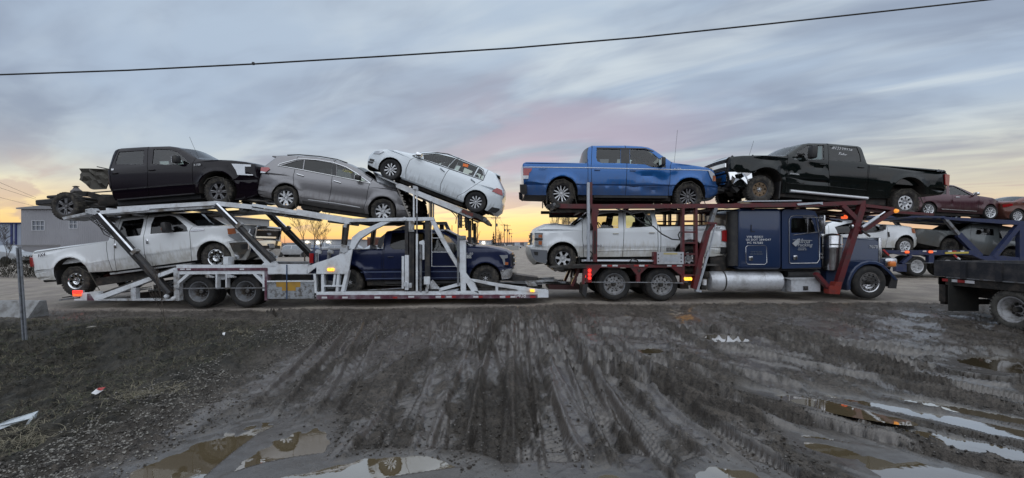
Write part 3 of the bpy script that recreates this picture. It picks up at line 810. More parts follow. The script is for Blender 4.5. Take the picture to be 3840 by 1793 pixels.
c.handle((1010, 352)); c.handle((1445, 360)); c.mirror((1785, 262), (.13, .22, .24))
c.text('F-150', (1988, 342), .085, M_white_lt); c.text('SPORT', (345, 342), .075, surf('faded_decal', (.10, .17, .33), .5), .2)
c.wheels([(575, 635), (2130, 675)], 'twelve', .392, .255, .27, [M_alloy, M_alloym], M_mudtyre, barrel=M_alloyd, dish=.03)
c.fin((1575, 56)); c.aerial((1965, 262), (1950, -110))
c.nosebar('grille', .84, .30, -.62, .62, M_black, .02); c.nosebar('grille_bar', .88, .05, -.6, .6, M_alloyd, .035)
x_, z_ = c.L(395, 690); [obj('mud_flap', MB().box((x_, q, z_), (.02, .26, .30)), M_black, c.root) for q in (-.84, .84)]

# --- black crew-cab pickup without its bed, top deck of the trailer
c = Car('pickup_truck', 'black crew cab pickup missing its cargo bed, frame exposed, on the upper trailer deck', 'pickup truck', Z1, (1205, 755), 4.8, YC, 1.0, PK, 'vehicles loaded on the car carrier', 1, nose=(.7, .20), tail=(.1, .02))
c.build([('back', .02, [(935, 640), (905, 560), (870, 470), (866, 330)]), ('backglass', .03, [(878, 280), (915, 150)]), ('top', .05, [(945, 112), (1000, 98), (1250, 82), (1500, 76), (1585, 88)]),
         ('glass', .10, [(1625, 105), (1790, 205)]), ('hood', .06, [(1850, 212), (2150, 222), (2300, 240), (2375, 258)]),
         ('nose', .15, [(2400, 290), (2412, 380), (2430, 405), (2432, 520), (2420, 590)]), ('under', 0, [(2300, 632), (2240, 632)]),
         ('arch', 2008, 535, 196, .045), ('under', 0, [(1800, 565), (990, 640)])],
        [[(985, 90), (915, 260), (905, 480), (950, 660)], [(1285, 70), (1288, 330), (1300, 660)], [(1795, 195), (1750, 260), (1752, 420), (1790, 600)]],
        ['cab_corner', 'rear_door', 'front_door', 'front_fender'],
        [('side_window', [(985, 138), (1245, 122), (1236, 268), (952, 268), (950, 238)], M_glass_m), ('side_window', [(1345, 112), (1500, 112), (1580, 132), (1650, 185), (1725, 262), (1480, 274), (1420, 265), (1330, 264)], M_glass_c)],
        M=P_black1, stripmats={'back': ('cab_back', P_black1), 'backglass': ('rear_window', M_glass_d), 'top': ('roof', P_black1), 'hood': ('hood', P_black1), 'nose': ('front_bumper', P_black1)}, zlines=(.66, .70, 1.28))
c.onside('headlight', [(2160, 262), (2362, 272), (2358, 292), (2298, 292), (2300, 366), (2382, 374), (2380, 384), (2222, 378), (2205, 330)], M_clear, .004, .02)
c.onside('sill_moulding', [(985, 630), (1780, 566), (1780, 576), (985, 642)], M_alloyd, -.01, .06)
c.strip('body_crease', [(935, 532), (1785, 470)], .008, surf('crease_grey', (.05, .045, .05), .6), .0)  # crease strip in a lighter grey than the black paint
c.handle((1330, 328)); c.handle((945, 362)); c.mirror((1625, 228), (.14, .22, .22))
c.text('F-150', (1808, 275), .085, M_white_lt, rot=-2)
c.onside('window_sticker', [(908, 312), (932, 312), (932, 328), (908, 330)], M_white_lt, .003, .004, both=False)
c.fin((1628, 88)); c.aerial((1800, 200), (1772, 0))
c.nosebar('grille', .83, .34, -.8, .8, M_black, .02, .03); c.nosebar('grille_frame', 1.0, .04, -.8, .8, M_chrome, .03); c.nosebar('grille_bar', .83, .05, -.7, .7, M_alloyd, .035)
c.wheels([(410, 700), (2008, 545)], 'six', .40, .262, .27, M_alloym, M_mudtyre, barrel=M_alloyd)
# exposed chassis and the torn cab panel
def cp(px, py, y=0.): x, z = c.L(px, py, False); return Vector((x, y, z))
for sg in (-1, 1):
    y = sg * .43
    m = MB(False); a = [cp(90, 600), cp(260, 590), cp(340, 548), cp(470, 552), cp(640, 600), cp(900, 610), cp(1900, 580)]
    for p, q in zip(a, a[1:]):
        d = q - p; m.box((p + q) / 2 + Vector((0, y, 0)), (d.length + .03, .08, .15), Matrix.Rotation(-math.atan2(d.z, d.x), 4, 'Y'))
    obj('frame_rail', m, M_under, c.root)
    m = MB(); m.bev(cp(405, 640, sg * .52), (.9, .07, .05), .01, Matrix.Rotation(R(6), 4, 'Y')); obj('leaf_spring', m, M_under, c.root)
m = MB(False)
for px, py in ((100, 612), (330, 590), (620, 610), (860, 620)): m.tube([cp(px, py, -.43), cp(px, py, .43)], .05, 8)
obj('cross_member', m, M_under, c.root)
m = MB(ang=20)      # rear bumper beam and hitch
m.bev(cp(150, 645, 0), (.75, 1.5, .16), .03); m.bev(cp(60, 640, -.4), (.30, .5, .13), .04); m.bev(cp(150, 585, -.2), (.42, .8, .09), .03); m.bev(cp(240, 700), (.42, .3, .10), .02)
obj('rear_bumper_beam', m, M_black, c.root)
m = MB(); m.lathe([(.02, -.12), (.13, -.12), (.14, .08), (.08, .14), (.05, .2), (.09, .22), (.02, .24)], cp(240, 535, -.15), 'z', 10); obj('canister', m, surf('dirty_canister', (.13, .12, .12), .7), c.root)
m = MB(ang=15)      # crumpled inner panel left hanging behind the cab
T = [(535, 303), (620, 300), (740, 306), (862, 308), (840, 400), (822, 520), (690, 526), (618, 508), (604, 468), (560, 435), (500, 416), (536, 396), (514, 362), (548, 342)]
pv = [cp(*t) for t in T]; pp, ff = cdt([(v.x, v.z) for v in pv] + [(pv[0].x + .12 + .1 * i, pv[0].z - .12 - .12 * j) for i in range(10) for j in range(5) if inpoly([(pv[0].x + .12 + .1 * i, pv[0].z - .12 - .12 * j)], [(v.x, v.z) for v in pv])[0]], [(i, (i + 1) % len(pv)) for i in range(len(pv))])
C_ = np.array([pp[list(f)].mean(0) for f in ff]); ok = inpoly(C_, [(v.x, v.z) for v in pv]); ff = [f for f, k in zip(ff, ok) if k]
r2 = random.Random(3); jit = [r2.uniform(-.07, .07) for _ in pp]
m.add([Vector((x, -.86 + j, z)) for (x, z), j in zip(pp, jit)] + [Vector((x, -.83 + j, z)) for (x, z), j in zip(pp, jit)], ff + [tuple(i + len(pp) for i in f)[::-1] for f in ff])
obj('torn_body_panel', m, surf('torn_metal', (.075, .07, .06), .7, .3, wear=.5, bump=.5), c.root)
m = MB(); m.tube([cp(690, 278, -.8), cp(790, 300, -.75), cp(880, 315, -.7)], .014, 5); m.tube([cp(340, 540, -.3), cp(700, 520, -.4), cp(860, 530, -.5)], .02, 5)
m.tube([cp(130, 550, -.2), cp(190, 545, -.2), cp(220, 560, -.2)], .008, 5); obj('wiring_loom', m, M_black, c.root)
m = MB(); m.bev(cp(760, 620, -.3), (.9, .5, .28), .06); m.bev(cp(900, 560, -.7), (.2, .2, .55), .04); m.tube([cp(420, 690, -.2), cp(800, 700, -.3), cp(1700, 650, -.3)], .045, 8); obj('fuel_tank', m, M_under, c.root)
m = MB(); m.bbox(cp(1000, 680, -.75), cp(1880, 600, .75)); obj('underbody', m, M_under, c.root)

# --- muddy white long pickup, rear lower deck, nose up on the ramps
PS = [(.0, .10), (.50, .08), (.62, .05), (.80, .02), (.86, -.005), (1.2, -.01), (1.38, .0), (1.46, .03), (2.05, .24), (2.4, .36)]
c = Car('pickup_truck', 'muddy white crew cab pickup with chrome grille, tilted nose up on the rear ramps', 'pickup truck', Z2, (1200, 790), 8.6, YC, 1.02, PS, 'vehicles loaded on the car carrier', 1, nose=(.5, .10), tail=(.2, .04))
c.build([('tail', .02, [(140, 745), (100, 700), (92, 620), (72, 560), (78, 480), (88, 458)]), ('bed', 0, [(110, 450), (470, 400), (828, 352)]), ('back', .02, [(833, 350), (860, 270)]), ('backglass', .02, [(870, 245), (905, 170)]),
         ('top', .05, [(940, 130), (1000, 112), (1200, 95), (1400, 80), (1470, 80)]), ('glass', .10, [(1510, 92), (1680, 205)]), ('hood', .06, [(1700, 208), (1900, 205), (2080, 200), (2150, 205)]),
         ('nose', .10, [(2195, 240), (2205, 350)]), ('bumper', .13, [(2240, 368), (2250, 440), (2230, 500)]), ('under', 0, [(2200, 545), (2090, 545)]),
         ('arch', 1888, 525, 172, .05), ('under', 0, [(1708, 548), (885, 655), (650, 668)]), ('arch', 472, 690, 172, .05), ('under', 0, [(295, 745)])],
        [[(830, 340), (822, 440), (838, 540), (885, 670)], [(975, 105), (930, 240), (900, 420), (925, 660)], [(1235, 80), (1205, 250), (1195, 420), (1215, 540), (1240, 640)], [(1690, 190), (1650, 260), (1660, 400), (1668, 580)]],
        ['bed_side', 'cab_corner', 'rear_door', 'front_door', 'front_fender'],
        [('side_window', [(985, 158), (1185, 132), (1197, 142), (1158, 300), (965, 322), (942, 300), (948, 262)], M_glass_d), ('side_window', [(1300, 118), (1450, 102), (1505, 114), (1560, 160), (1622, 218), (1632, 260), (1258, 286), (1268, 190)], M_glass_d)],
        M=P_white1, glass=M_glass_d, stripmats={'tail': ('tailgate', P_white1), 'back': ('cab_back', P_white1), 'backglass': ('rear_window', M_glass_d), 'top': ('roof', P_white1), 'hood': ('hood', P_white1), 'nose': ('front_panel', P_white1), 'bumper': ('front_bumper', M_chrome), 'glass': ('windscreen', M_glass_m)}, zlines=(.62, .80, .86, 1.38))
c.onside('tail_light', [(64, 515), (84, 520), (100, 596), (94, 616), (72, 606)], M_red, .0, .03)
c.onside('headlight', [(2036, 300), (2150, 275), (2190, 345), (2115, 352)], M_clear, .004, .03); c.onside('side_marker', [(2032, 234), (2100, 228), (2115, 282), (2040, 292)], M_amber, .004, .03)
c.onside('fender_vent_badge', [(1660, 245), (1720, 232), (1802, 236), (1795, 250), (1665, 262)], M_chrome, .004, .015)
c.onside('running_board', [(885, 672), (1690, 572), (1692, 584), (890, 690)], M_steelgry, -.06, .16)
c.onside('bumper_end', [(2052, 372), (2235, 366), (2240, 440), (2185, 520), (2120, 540), (2098, 470)], M_chrome, .0, .05)
c.onside('fog_lamp_pocket', [(2165, 388), (2240, 384), (2238, 438), (2175, 440)], M_black, .05, .008)
for p in ((912, 405), (1232, 362)):
    c.block('door_handle', p, (.07, .03, .13), M_chrome, .012, .008)
c.mirror((1478, 225), (.14, .24, .30), off=.22); c.block('mirror_cap', (1478, 190), (.15, .25, .08), M_chrome, .22, .03)
c.block('mirror_marker', (1440, 240), (.02, .1, .09), M_amber, .22, .01)
c.text('FX4', (183, 497), .13, M_decdk, .35, rot=-5)
c.wheels([(500, 755), (1900, 522)], 'eight', .415, .235, .29, M_chrome, M_mudtyre, M_chrome, barrel=M_chrome)
# chrome grille, four bars inside a black surround
c.nosebar('grille', 1.02, .40, -.74, .74, M_black, .015); [c.nosebar('grille_bar', z, .07, -.66, .66, M_chrome, .045) for z in (.92, 1.02, 1.12)]
c.nosebar('grille_surround', 1.215, .045, -.76, .76, M_chrome, .05); c.nosebar('grille_surround', .825, .045, -.76, .76, M_chrome, .05)
[c.nosebar('grille_surround', 1.02, .41, a, a + .06, M_chrome, .05, n=2) for a in (-.78, .72)]
m = MB(); p = c.nosept(0, 1.02, .06); m.lathe([(.115, -.012), (.10, .012), (.001, .014)], (0, 0, 0), 'x', 20); o = obj('oval_badge', m, surf('badge_blue', (.01, .03, .16), .2, coat=1), c.root, p); o.scale = (1, 1.15, .5)
[c.nosebar('headlight', 1.02, .30, a, b, M_clear, .02, n=3) for a, b in ((-.97, -.80), (.80, .97))]
c.nosebar('bumper_opening', .60, .10, -.72, .72, M_black, .02); c.nosebar('licence_plate', .64, .13, -.16, .16, M_white_lt, .04, n=2)
c.nosebar('lower_valance', .40, .12, -.85, .85, M_black, .0)
x_, z_ = c.L(322, 720); [obj('mud_flap', MB().box((x_, q, z_), (.02, .30, .42)), M_black, c.root) for q in (-.86, .86)]
m = MB(); m.bev((c.L(200, 760)[0], 0, c.L(200, 760)[1] + .06), (.5, 1.5, .15), .04); obj('rear_bumper', m, M_black, c.root)
m = MB(); m.bev((c.L(800, 715)[0], -.2, c.L(800, 715)[1] + .05), (1.0, .6, .3), .1); m.bev((c.L(1150, 660)[0], .1, c.L(1150, 660)[1]), (1.3, .8, .25), .08); obj('fuel_tank', m, surf('red_primer', (.07, .02, .015), .8), c.root)

# --- grey SUV with smashed nose, centre of the upper trailer deck
PV = [(.0, .10), (.25, .09), (.34, .03), (.45, .0), (.62, .02), (.80, .0), (1.0, .0), (1.10, .03), (1.65, .27), (1.9, .38)]
c = Car('suv', 'grey SUV with a smashed front end between two cars on the upper trailer deck', 'suv', Z3, (1210, 990), -7.8, YC, .945, PV, 'vehicles loaded on the car carrier', 1, nose=(.5, .10), tail=(.9, .12))
c.build([('tailb', .08, [(120, 680), (93, 600), (95, 540), (118, 450), (150, 350)]), ('tail', .08, [(160, 280), (195, 245)]), ('backglass', .10, [(215, 225), (355, 120)]), ('top', .04, [(345, 92), (480, 86), (900, 104), (1200, 146), (1400, 200), (1500, 252)]),
         ('glass', .12, [(1530, 272), (1865, 486)]), ('hood', .07, [(1890, 500), (2125, 570)]), ('nose', .05, [(2140, 600), (2205, 710), (2290, 880), (2325, 985)]), ('under', 0, [(2290, 1010), (2170, 995)]),
         ('arch', 1925, 900, 212, .03), ('under', 0, [(1705, 945), (1050, 852), (745, 795)]), ('arch', 503, 705, 212, .03), ('under', 0, [(275, 715)])],
        [[(690, 80), (640, 330), (622, 420), (640, 560), (745, 800)], [(1235, 130), (1195, 390), (1185, 540), (1150, 720), (1140, 870)], [(1790, 430), (1745, 500), (1715, 600), (1690, 760), (1640, 940)]],
        ['rear_quarter', 'rear_door', 'front_door', 'front_fender'],
        [('quarter_window', [(442, 240), (690, 164), (780, 156), (760, 296), (690, 282)], M_glass_d), ('side_window', [(795, 156), (960, 164), (1195, 206), (1185, 376), (775, 298)], M_glass_d), ('side_window', [(1262, 222), (1440, 292), (1545, 362), (1690, 474), (1720, 488), (1258, 396)], M_glass_c)],
        M=P_grey, stripmats={'tailb': ('rear_bumper', P_grey), 'tail': ('tailgate', P_grey), 'backglass': ('rear_window', M_glass_d), 'top': ('roof', P_grey), 'hood': ('hood', P_grey), 'nose': ('crushed_front', M_under)}, zlines=(.34, .45, .62, 1.0))
c.onside('door_pillar_trim', [(1196, 210), (1256, 222), (1252, 392), (1190, 378)], M_black, .0, .008)
c.strip('window_chrome', [(400, 240), (432, 214), (700, 145), (800, 143), (1000, 160), (1210, 196), (1400, 262), (1550, 350), (1758, 500)], .014, M_chrome, .004)
c.strip('window_chrome', [(400, 240), (690, 292), (1190, 386), (1750, 500)], .012, M_chrome, .004)
c.onside('tail_light', [(158, 265), (268, 265), (285, 292), (232, 332), (150, 318)], M_red, .003, .02); c.onside('reversing_light', [(150, 320), (230, 334), (212, 348), (148, 346)], M_clear, .003, .02)
c.block('door_handle', (730, 378), (.22, .03, .035), M_chrome, .02, .012, rot=9); c.block('door_handle', (1272, 478), (.22, .03, .035), M_chrome, .02, .012, rot=9)
c.mirror((1600, 425), (.15, .2, .14)); c.strip('sill_chrome', [(840, 737), (1240, 790), (1600, 852)], .012, M_alloy, .0)
c.onside('sill_cladding', [(755, 752), (1650, 872), (1680, 940), (1050, 850), (770, 800)], surf('cladding_grey', (.07, .066, .064), .7), .0, .015)
c.text('120790', (1410, 325), .10, surf('yellow_marker', (.55, .5, .15), .6), .2, rot=9, name='windscreen_marker_writing', off=-.005)
c.wheels([(500, 708), (1928, 905)], 'fivey', .358, .245, .24, M_alloy, M_mudtyre, barrel=M_alloyd, lugs=False)
m = MB(ang=20); x_, z_ = c.L(345, 100); m.bev((x_ + .06, 0, z_), (.26, 1.3, .04), .015, Matrix.Rotation(R(-6), 4, 'Y')); obj('spoiler', m, P_grey, c.root)
for sg in (-1, 1): obj('roof_rail', MB().tube([Vector((x, sg * .62, z + .035)) for x, z in c.LP([(520, 96), (700, 92), (1000, 118), (1250, 160), (1400, 210)])], .016, 6), M_black, c.root)
# crushed nose: bent hood edge, bare structure and hanging parts
def cp(px, py, y=0.): x, z = c.L(px, py, False); return Vector((x, y, z))
m = MB(ang=12); r2 = random.Random(11)
gx = [(2150, 600), (2250, 640), (2350, 700), (2430, 760), (2480, 880), (2490, 1000)]
vs = []; nq = 9
for i, (px, py) in enumerate([(2140, 585), (2230, 640), (2330, 690), (2400, 760), (2420, 860), (2380, 950), (2340, 1010)]):
    for k in range(nq): vs.append(cp(px + r2.uniform(-30, 30), py + r2.uniform(-20, 20), -.80 + 1.6 * k / (nq - 1)))
m.add(vs, [(i * nq + k, i * nq + k + 1, (i + 1) * nq + k + 1, (i + 1) * nq + k) for i in range(6) for k in range(nq - 1)]); obj('crushed_radiator_panel', m, M_under, c.root)
m = MB(); m.tube([cp(2140, 570, -.86), cp(2200, 700, -.9), cp(2260, 850, -.93), cp(2325, 990, -.93)], .022, 5)
for k in range(9): a = cp(2150 + 18 * k, 620 + 42 * k, -.9); m.box(a + Vector((.05 + .03 * (k % 2), -.01, -.01)), (.07, .03, .02 + .02 * (k % 3)))
obj('torn_wing_edge', m, surf('bare_torn_edge', (.45, .42, .38), .5, .5, wear=.5), c.root)
m = MB(ang=15)
for k in range(26): m.box(cp(r2.uniform(2200, 2440), r2.uniform(680, 980), r2.uniform(-.7, .7)), (r2.uniform(.04, .22), r2.uniform(.05, .3), r2.uniform(.03, .16)), Matrix.Rotation(r2.uniform(0, 3), 4, Vector((r2.random(), r2.random(), r2.random() + .1)).normalized()))
obj('broken_front_part', m, M_under, c.root)
m = MB(ang=30); IM = (Matrix.Translation(c.root.location) @ Matrix.Rotation(c.root.rotation_euler.y, 4, 'Y')).inverted()
A, B, C1, D = [IM @ W3(Z3(*p), y) for p, y in (((1850, 470), 12.72), ((2127, 573), 12.72), ((2135, 486), 14.35), ((1770, 296), 14.35))]; vs = []; n = 6; r2 = random.Random(2)
for i in range(n + 1):
    for k in range(n + 1): u, w = i / n, k / n; vs.append(A.lerp(B, u).lerp(D.lerp(C1, u), w) + Vector((0, 0, .05 * math.sin(PI * w) + r2.uniform(-.012, .012) * (u > .5))))
q = len(vs); f = [(i * (n + 1) + k, i * (n + 1) + k + 1, (i + 1) * (n + 1) + k + 1, (i + 1) * (n + 1) + k) for i in range(n) for k in range(n)]
m.add(vs + [v - Vector((0, 0, .03)) for v in vs], f + [tuple(j + q for j in t_)[::-1] for t_ in f])
obj('bent_hood', m, surf('hood_painted_reflection', (.80, .82, .86), .3, coat=.6, wear=.04), c.root)  # whitish colour paints the sky's reflection onto the grey car's hood

# --- silver white hatchback, nose up on the sloping ramp
PH = [(.0, .10), (.16, .08), (.25, .03), (.45, .0), (.75, -.01), (.92, .01), (1.0, .04), (1.50, .27), (1.7, .36)]
c = Car('hatchback', 'silver white hatchback climbing the steep ramp at the front of the trailer', 'hatchback', Z4, (1040, 830), -21.1, YC, .895, PH, 'vehicles loaded on the car carrier', -1, nose=(.6, .20), tail=(.6, .12))
c.build([('nose', .16, [(110, 305), (118, 240), (135, 180), (190, 120)]), ('hood', .08, [(250, 84), (400, 78), (560, 96), (740, 135)]), ('glass', .12, [(790, 142), (990, 118)]), ('top', .05, [(1060, 113), (1160, 118), (1400, 166), (1700, 290), (1900, 372), (2030, 440)]),
         ('backglass', .06, [(2050, 475), (2140, 655)]), ('tail', .06, [(2158, 690), (2158, 780), (2135, 850)]), ('tailb', .06, [(2138, 900), (2110, 990), (2040, 1040)]), ('under', 0, [(1990, 1040), (1910, 1005)]),
         ('arch', 1737, 872, 182, .015), ('under', 0, [(1550, 868), (625, 502)]), ('arch', 450, 385, 186, .015), ('under', 0, [(252, 378), (160, 330)])],
        [[(880, 100), (845, 195), (750, 245), (692, 380), (690, 560)], [(1500, 180), (1370, 350), (1290, 450), (1215, 600), (1205, 740)], [(1930, 380), (1850, 545), (1700, 640), (1570, 730), (1470, 780), (1440, 850)]],
        ['front_fender', 'front_door', 'rear_door', 'rear_quarter'],
        [('side_window', [(948, 160), (1160, 144), (1440, 215), (1318, 350), (1100, 276), (962, 232)], M_glass_c), ('side_window', [(1498, 240), (1775, 352), (1702, 486), (1418, 384)], M_glass_c), ('quarter_window', [(1788, 362), (1840, 398), (1860, 470), (1846, 536), (1716, 490)], M_glass_c)],
        M=P_silver, stripmats={'nose': ('front_bumper', P_silver), 'hood': ('hood', P_silver), 'top': ('roof', P_silver), 'backglass': ('rear_window', M_glass_d), 'tail': ('tailgate', P_silver), 'tailb': ('rear_bumper', P_silver)}, zlines=(.25, .45, .92), edge_r=.05)
c.onside('door_pillar_trim', [(1446, 218), (1496, 240), (1414, 382), (1322, 352)], M_black, .0, .008)
c.strip('window_trim', [(790, 176), (950, 146), (1160, 130), (1320, 150), (1500, 222), (1790, 345), (1855, 390), (1872, 480), (1852, 548), (1310, 362), (960, 240), (850, 205), (790, 176)], .012, M_black, .0)
c.onside('headlight', [(200, 146), (240, 108), (338, 96), (360, 118), (290, 152)], M_clear, .003, .02); c.onside('fog_lamp_slot', [(150, 218), (218, 234), (205, 262), (140, 245)], M_black, .003, .008); c.onside('fog_lamp_slot', [(128, 256), (198, 272), (180, 294), (118, 280)], M_black, .003, .008)
c.onside('tail_light', [(1985, 710), (2058, 662), (2136, 694), (2146, 776), (2110, 768)], M_red, .003, .02)
c.onside('window_sticker', [(1552, 292), (1632, 310), (1622, 352), (1545, 334)], surf('orange_sticker', (.75, .16, .02), .6), -.002, .004, both=False)
c.handle((1240, 392), surf('handle_silver', (.30, .34, .38), .4), rot=21); c.handle((1700, 555), MATS['handle_silver'], rot=21); c.mirror((905, 182), (.16, .2, .13), M_chrome)
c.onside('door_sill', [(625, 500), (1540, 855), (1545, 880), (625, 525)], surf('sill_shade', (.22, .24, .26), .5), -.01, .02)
c.wheels([(452, 378), (1738, 870)], 'ten', .312, .205, .22, M_alloy, M_rubber, barrel=M_alloyd, lugs=False)
m = MB(ang=20); x_, z_ = c.L(2070, 470); m.bev((x_ - .02, 0, z_ + .03), (.18, 1.1, .035), .012, Matrix.Rotation(R(8), 4, 'Y')); obj('spoiler', m, P_silver, c.root)
m = MB(ang=15); m.add([c.side(*c.L(*p), -1, .012) for p in [(1985, 950), (2105, 975), (2095, 1000), (2040, 1040), (1915, 1012)]], [(0, 1, 2, 3, 4)]); obj('broken_bumper_corner', m, M_black, c.root)
m = MB(); m.box((0, 0, .28), (3.0, 1.1, .12)); m.tube([(-.9, -.3, .22), (1.6, -.3, .25)], .04, 6); obj('underbody', m, M_under, c.root)

# --- navy pickup inside the trailer frame
c = Car('pickup_truck', 'navy blue crew cab pickup standing low inside the white trailer frame', 'pickup truck', Z5, (975, 893), .9, YC, .99, PK, 'vehicles loaded on the car carrier', 1, nose=(.7, .16), tail=(.2, .04))
c.build([('tail', .03, [(-225, 740), (-235, 600), (-238, 450), (-230, 425)]), ('bed', 0, [(-215, 415), (200, 408), (575, 404)]), ('back', .02, [(583, 400), (588, 330)]), ('backglass', .02, [(592, 300), (604, 235)]), ('top', .05, [(625, 205), (740, 192), (1000, 188), (1200, 194)]),
         ('glass', .10, [(1260, 205), (1400, 275), (1530, 368)]), ('hood', .07, [(1560, 374), (1750, 385), (1880, 402), (1970, 425)]), ('nose', .13, [(2010, 460), (2018, 600)]), ('bumper', .14, [(2035, 615), (2040, 680), (2020, 720)]), ('under', 0, [(1980, 748), (1925, 748)]),
         ('arch', 1738, 735, 182, .045), ('under', 0, [(1550, 745), (395, 752)]), ('arch', 205, 755, 182, .045), ('under', 0, [(15, 760)])],
        [[(583, 380), (583, 800)], [(640, 185), (600, 420), (602, 800)], [(1098, 180), (1100, 800)], [(1545, 360), (1502, 420), (1505, 800)]],
        ['bed_side', 'cab_corner', 'rear_door', 'front_door', 'front_fender'],
        [('side_window', [(690, 222), (1055, 215), (1055, 408), (705, 405), (664, 375)], M_glass_d), ('side_window', [(1135, 216), (1240, 222), (1320, 262), (1400, 332), (1440, 380), (1440, 428), (1138, 430)], M_glass_m)],
        M=P_navy, stripmats={'tail': ('tailgate', P_navy), 'back': ('cab_back', P_navy), 'backglass': ('rear_window', M_glass_d), 'top': ('roof', P_navy), 'hood': ('hood', P_navy), 'nose': ('front_panel', P_navy), 'bumper': ('front_bumper', M_chrome)}, zlines=(.66, .70, 1.28))
c.onside('headlight', [(1895, 470), (1990, 470), (1990, 500), (1955, 510), (1962, 550), (1992, 552), (1990, 580), (1945, 580), (1930, 520)], M_clear, .003, .03); c.onside('side_marker', [(1958, 548), (1995, 550), (1995, 578), (1960, 578)], M_amber, .01, .03)
c.onside('bumper_end', [(1905, 640), (2040, 618), (2042, 680), (2015, 728), (1925, 742)], M_chrome, .0, .05)
c.onside('tail_light', [(-238, 450), (-190, 450), (-192, 560), (-236, 560)], M_red, .003, .02)
c.onside('number_tag', [(1524, 468), (1580, 468), (1580, 504), (1524, 504)], M_white_lt, .003, .006, both=False); c.text('120', (1552, 486), .10, M_black, off=.014); c.text('F-150', (1562, 455), .085, M_white_lt)
c.strip('body_crease', [(400, 736), (1500, 722)], .010, surf('navy_crease', (.10, .13, .22), .5), .0); c.strip('body_crease', [(340, 662), (1500, 655)], .014, MATS['navy_crease'], .0)
c.handle((675, 490)); c.mirror((1380, 395), (.14, .24, .24)); c.nosebar('grille', .88, .34, -.7, .7, M_black, .02); [c.nosebar('grille_bar', z, .05, -.6, .6, M_alloy, .05) for z in (.80, .96)]
c.onside('running_board', [(620, 768), (1480, 760), (1480, 782), (620, 792)], M_black, -.04, .12)
c.wheels([(205, 780), (1738, 735)], 'eightsmall', .378, .22, .27, M_steelblk, M_mudtyre, M_alloy, lugs=True)

# --- white crew cab pickup on the truck's lower deck, faces left
PC = [(.0, .10), (.42, .08), (.55, .05), (.72, .02), (.76, .0), (1.0, -.005), (1.22, .0), (1.30, .02), (1.36, .05), (1.85, .25), (2.2, .38)]
c = Car('pickup_truck', 'white crew cab pickup facing left on the lower red deck behind the ladder', 'pickup truck', Z7, (1210, 825), 0, YC, 1.0, PC, 'vehicles loaded on the car carrier', -1, nose=(.5, .14), tail=(.25, .05))
c.build([('bumper', .13, [(165, 700), (120, 650), (95, 590), (98, 530)]), ('nose', .10, [(130, 505), (140, 440), (140, 362)]), ('hood', .08, [(160, 320), (280, 268), (400, 258), (590, 282)]), ('glass', .11, [(625, 278), (800, 135)]),
         ('top', .05, [(850, 108), (950, 95), (1400, 86), (1530, 88)]), ('backglass', .02, [(1560, 112), (1590, 240)]), ('back', .02, [(1600, 270)]), ('bed', 0, [(1618, 280), (2000, 275), (2385, 270)]), ('tail', .03, [(2400, 285), (2408, 460), (2402, 590), (2370, 620)]),
         ('under', 0, [(2330, 628), (2150, 640)]), ('arch', 1967, 615, 182, .03), ('under', 0, [(1790, 632), (650, 642)]), ('arch', 470, 645, 186, .03), ('under', 0, [(284, 690), (275, 722)])],
        [[(700, 200), (702, 400), (722, 660)], [(1178, 80), (1172, 660)], [(1600, 80), (1588, 300), (1590, 660)], [(1618, 260), (1618, 680)]],
        ['front_fender', 'front_door', 'rear_door', 'cab_corner', 'bed_side'],
        [('side_window', [(830, 180), (900, 140), (1000, 124), (1128, 120), (1128, 300), (800, 306)], M_glass_y), ('side_window', [(1214, 120), (1495, 110), (1522, 200), (1528, 282), (1218, 298)], M_glass_c)],
        M=P_white2, stripmats={'tail': ('tailgate', P_white2), 'back': ('cab_back', P_white2), 'backglass': ('rear_window', M_glass_d), 'top': ('roof', P_white2), 'hood': ('hood', P_white2), 'nose': ('front_panel', P_white2), 'bumper': ('front_bumper', P_white2)}, zlines=(.55, .72, .76, 1.22))
c.onside('headlight', [(142, 368), (234, 366), (232, 420), (142, 416)], M_clear, .003, .03); c.onside('headlight', [(142, 444), (232, 446), (230, 508), (146, 500)], M_clear, .003, .03)
c.onside('side_marker', [(186, 378), (228, 378), (228, 414), (186, 412)], M_amber, .008, .03); c.onside('side_marker', [(186, 452), (226, 454), (224, 496), (188, 494)], M_amber, .008, .03)
c.onside('headlight_frame', [(138, 360), (238, 360), (236, 368), (142, 368)], M_black, .002, .04); c.onside('headlight_frame', [(138, 420), (234, 422), (234, 442), (138, 440)], M_black, .002, .04)
c.onside('bumper_face', [(88, 548), (292, 562), (280, 715), (168, 696), (118, 640)], surf('grey_valance', (.16, .17, .19), .5), .003, .02); c.onside('fog_lamp_pocket', [(130, 578), (180, 580), (180, 622), (140, 618)], M_black, .02, .01)
c.onside('tail_light', [(2342, 330), (2408, 322), (2408, 464), (2342, 452)], M_red, .003, .03); c.handle((1095, 364), P_white2); c.handle((1522, 354), P_white2)
c.text('SILVERADO', (820, 508), .075, M_decdk, 0, spacing=1.5); c.text('4x4', (2290, 298), .09, M_decdk, .4)
c.mirror((800, 290), (.14, .22, .20)); c.strip('door_moulding', [(735, 570), (1580, 552)], .014, P_white2, .006)
c.onside('fuel_door', circ(1725, 440, 34, 14), P_white2, -.004, .008, both=False)
c.nosebar('grille', .98, .36, -.62, .62, M_black, .02); [c.nosebar('grille_bar', z, .05, -.62, .62, M_chrome, .05) for z in (1.12, .98, .84)]
c.onside('running_board', [(690, 668), (1560, 668), (1560, 692), (690, 696)], M_alloy, -.05, .14); m = MB(); m.box((c.L(665, 690)[0], -.84, c.L(665, 690)[1]), (.02, .28, .3)); obj('mud_flap', m, M_black, c.root)
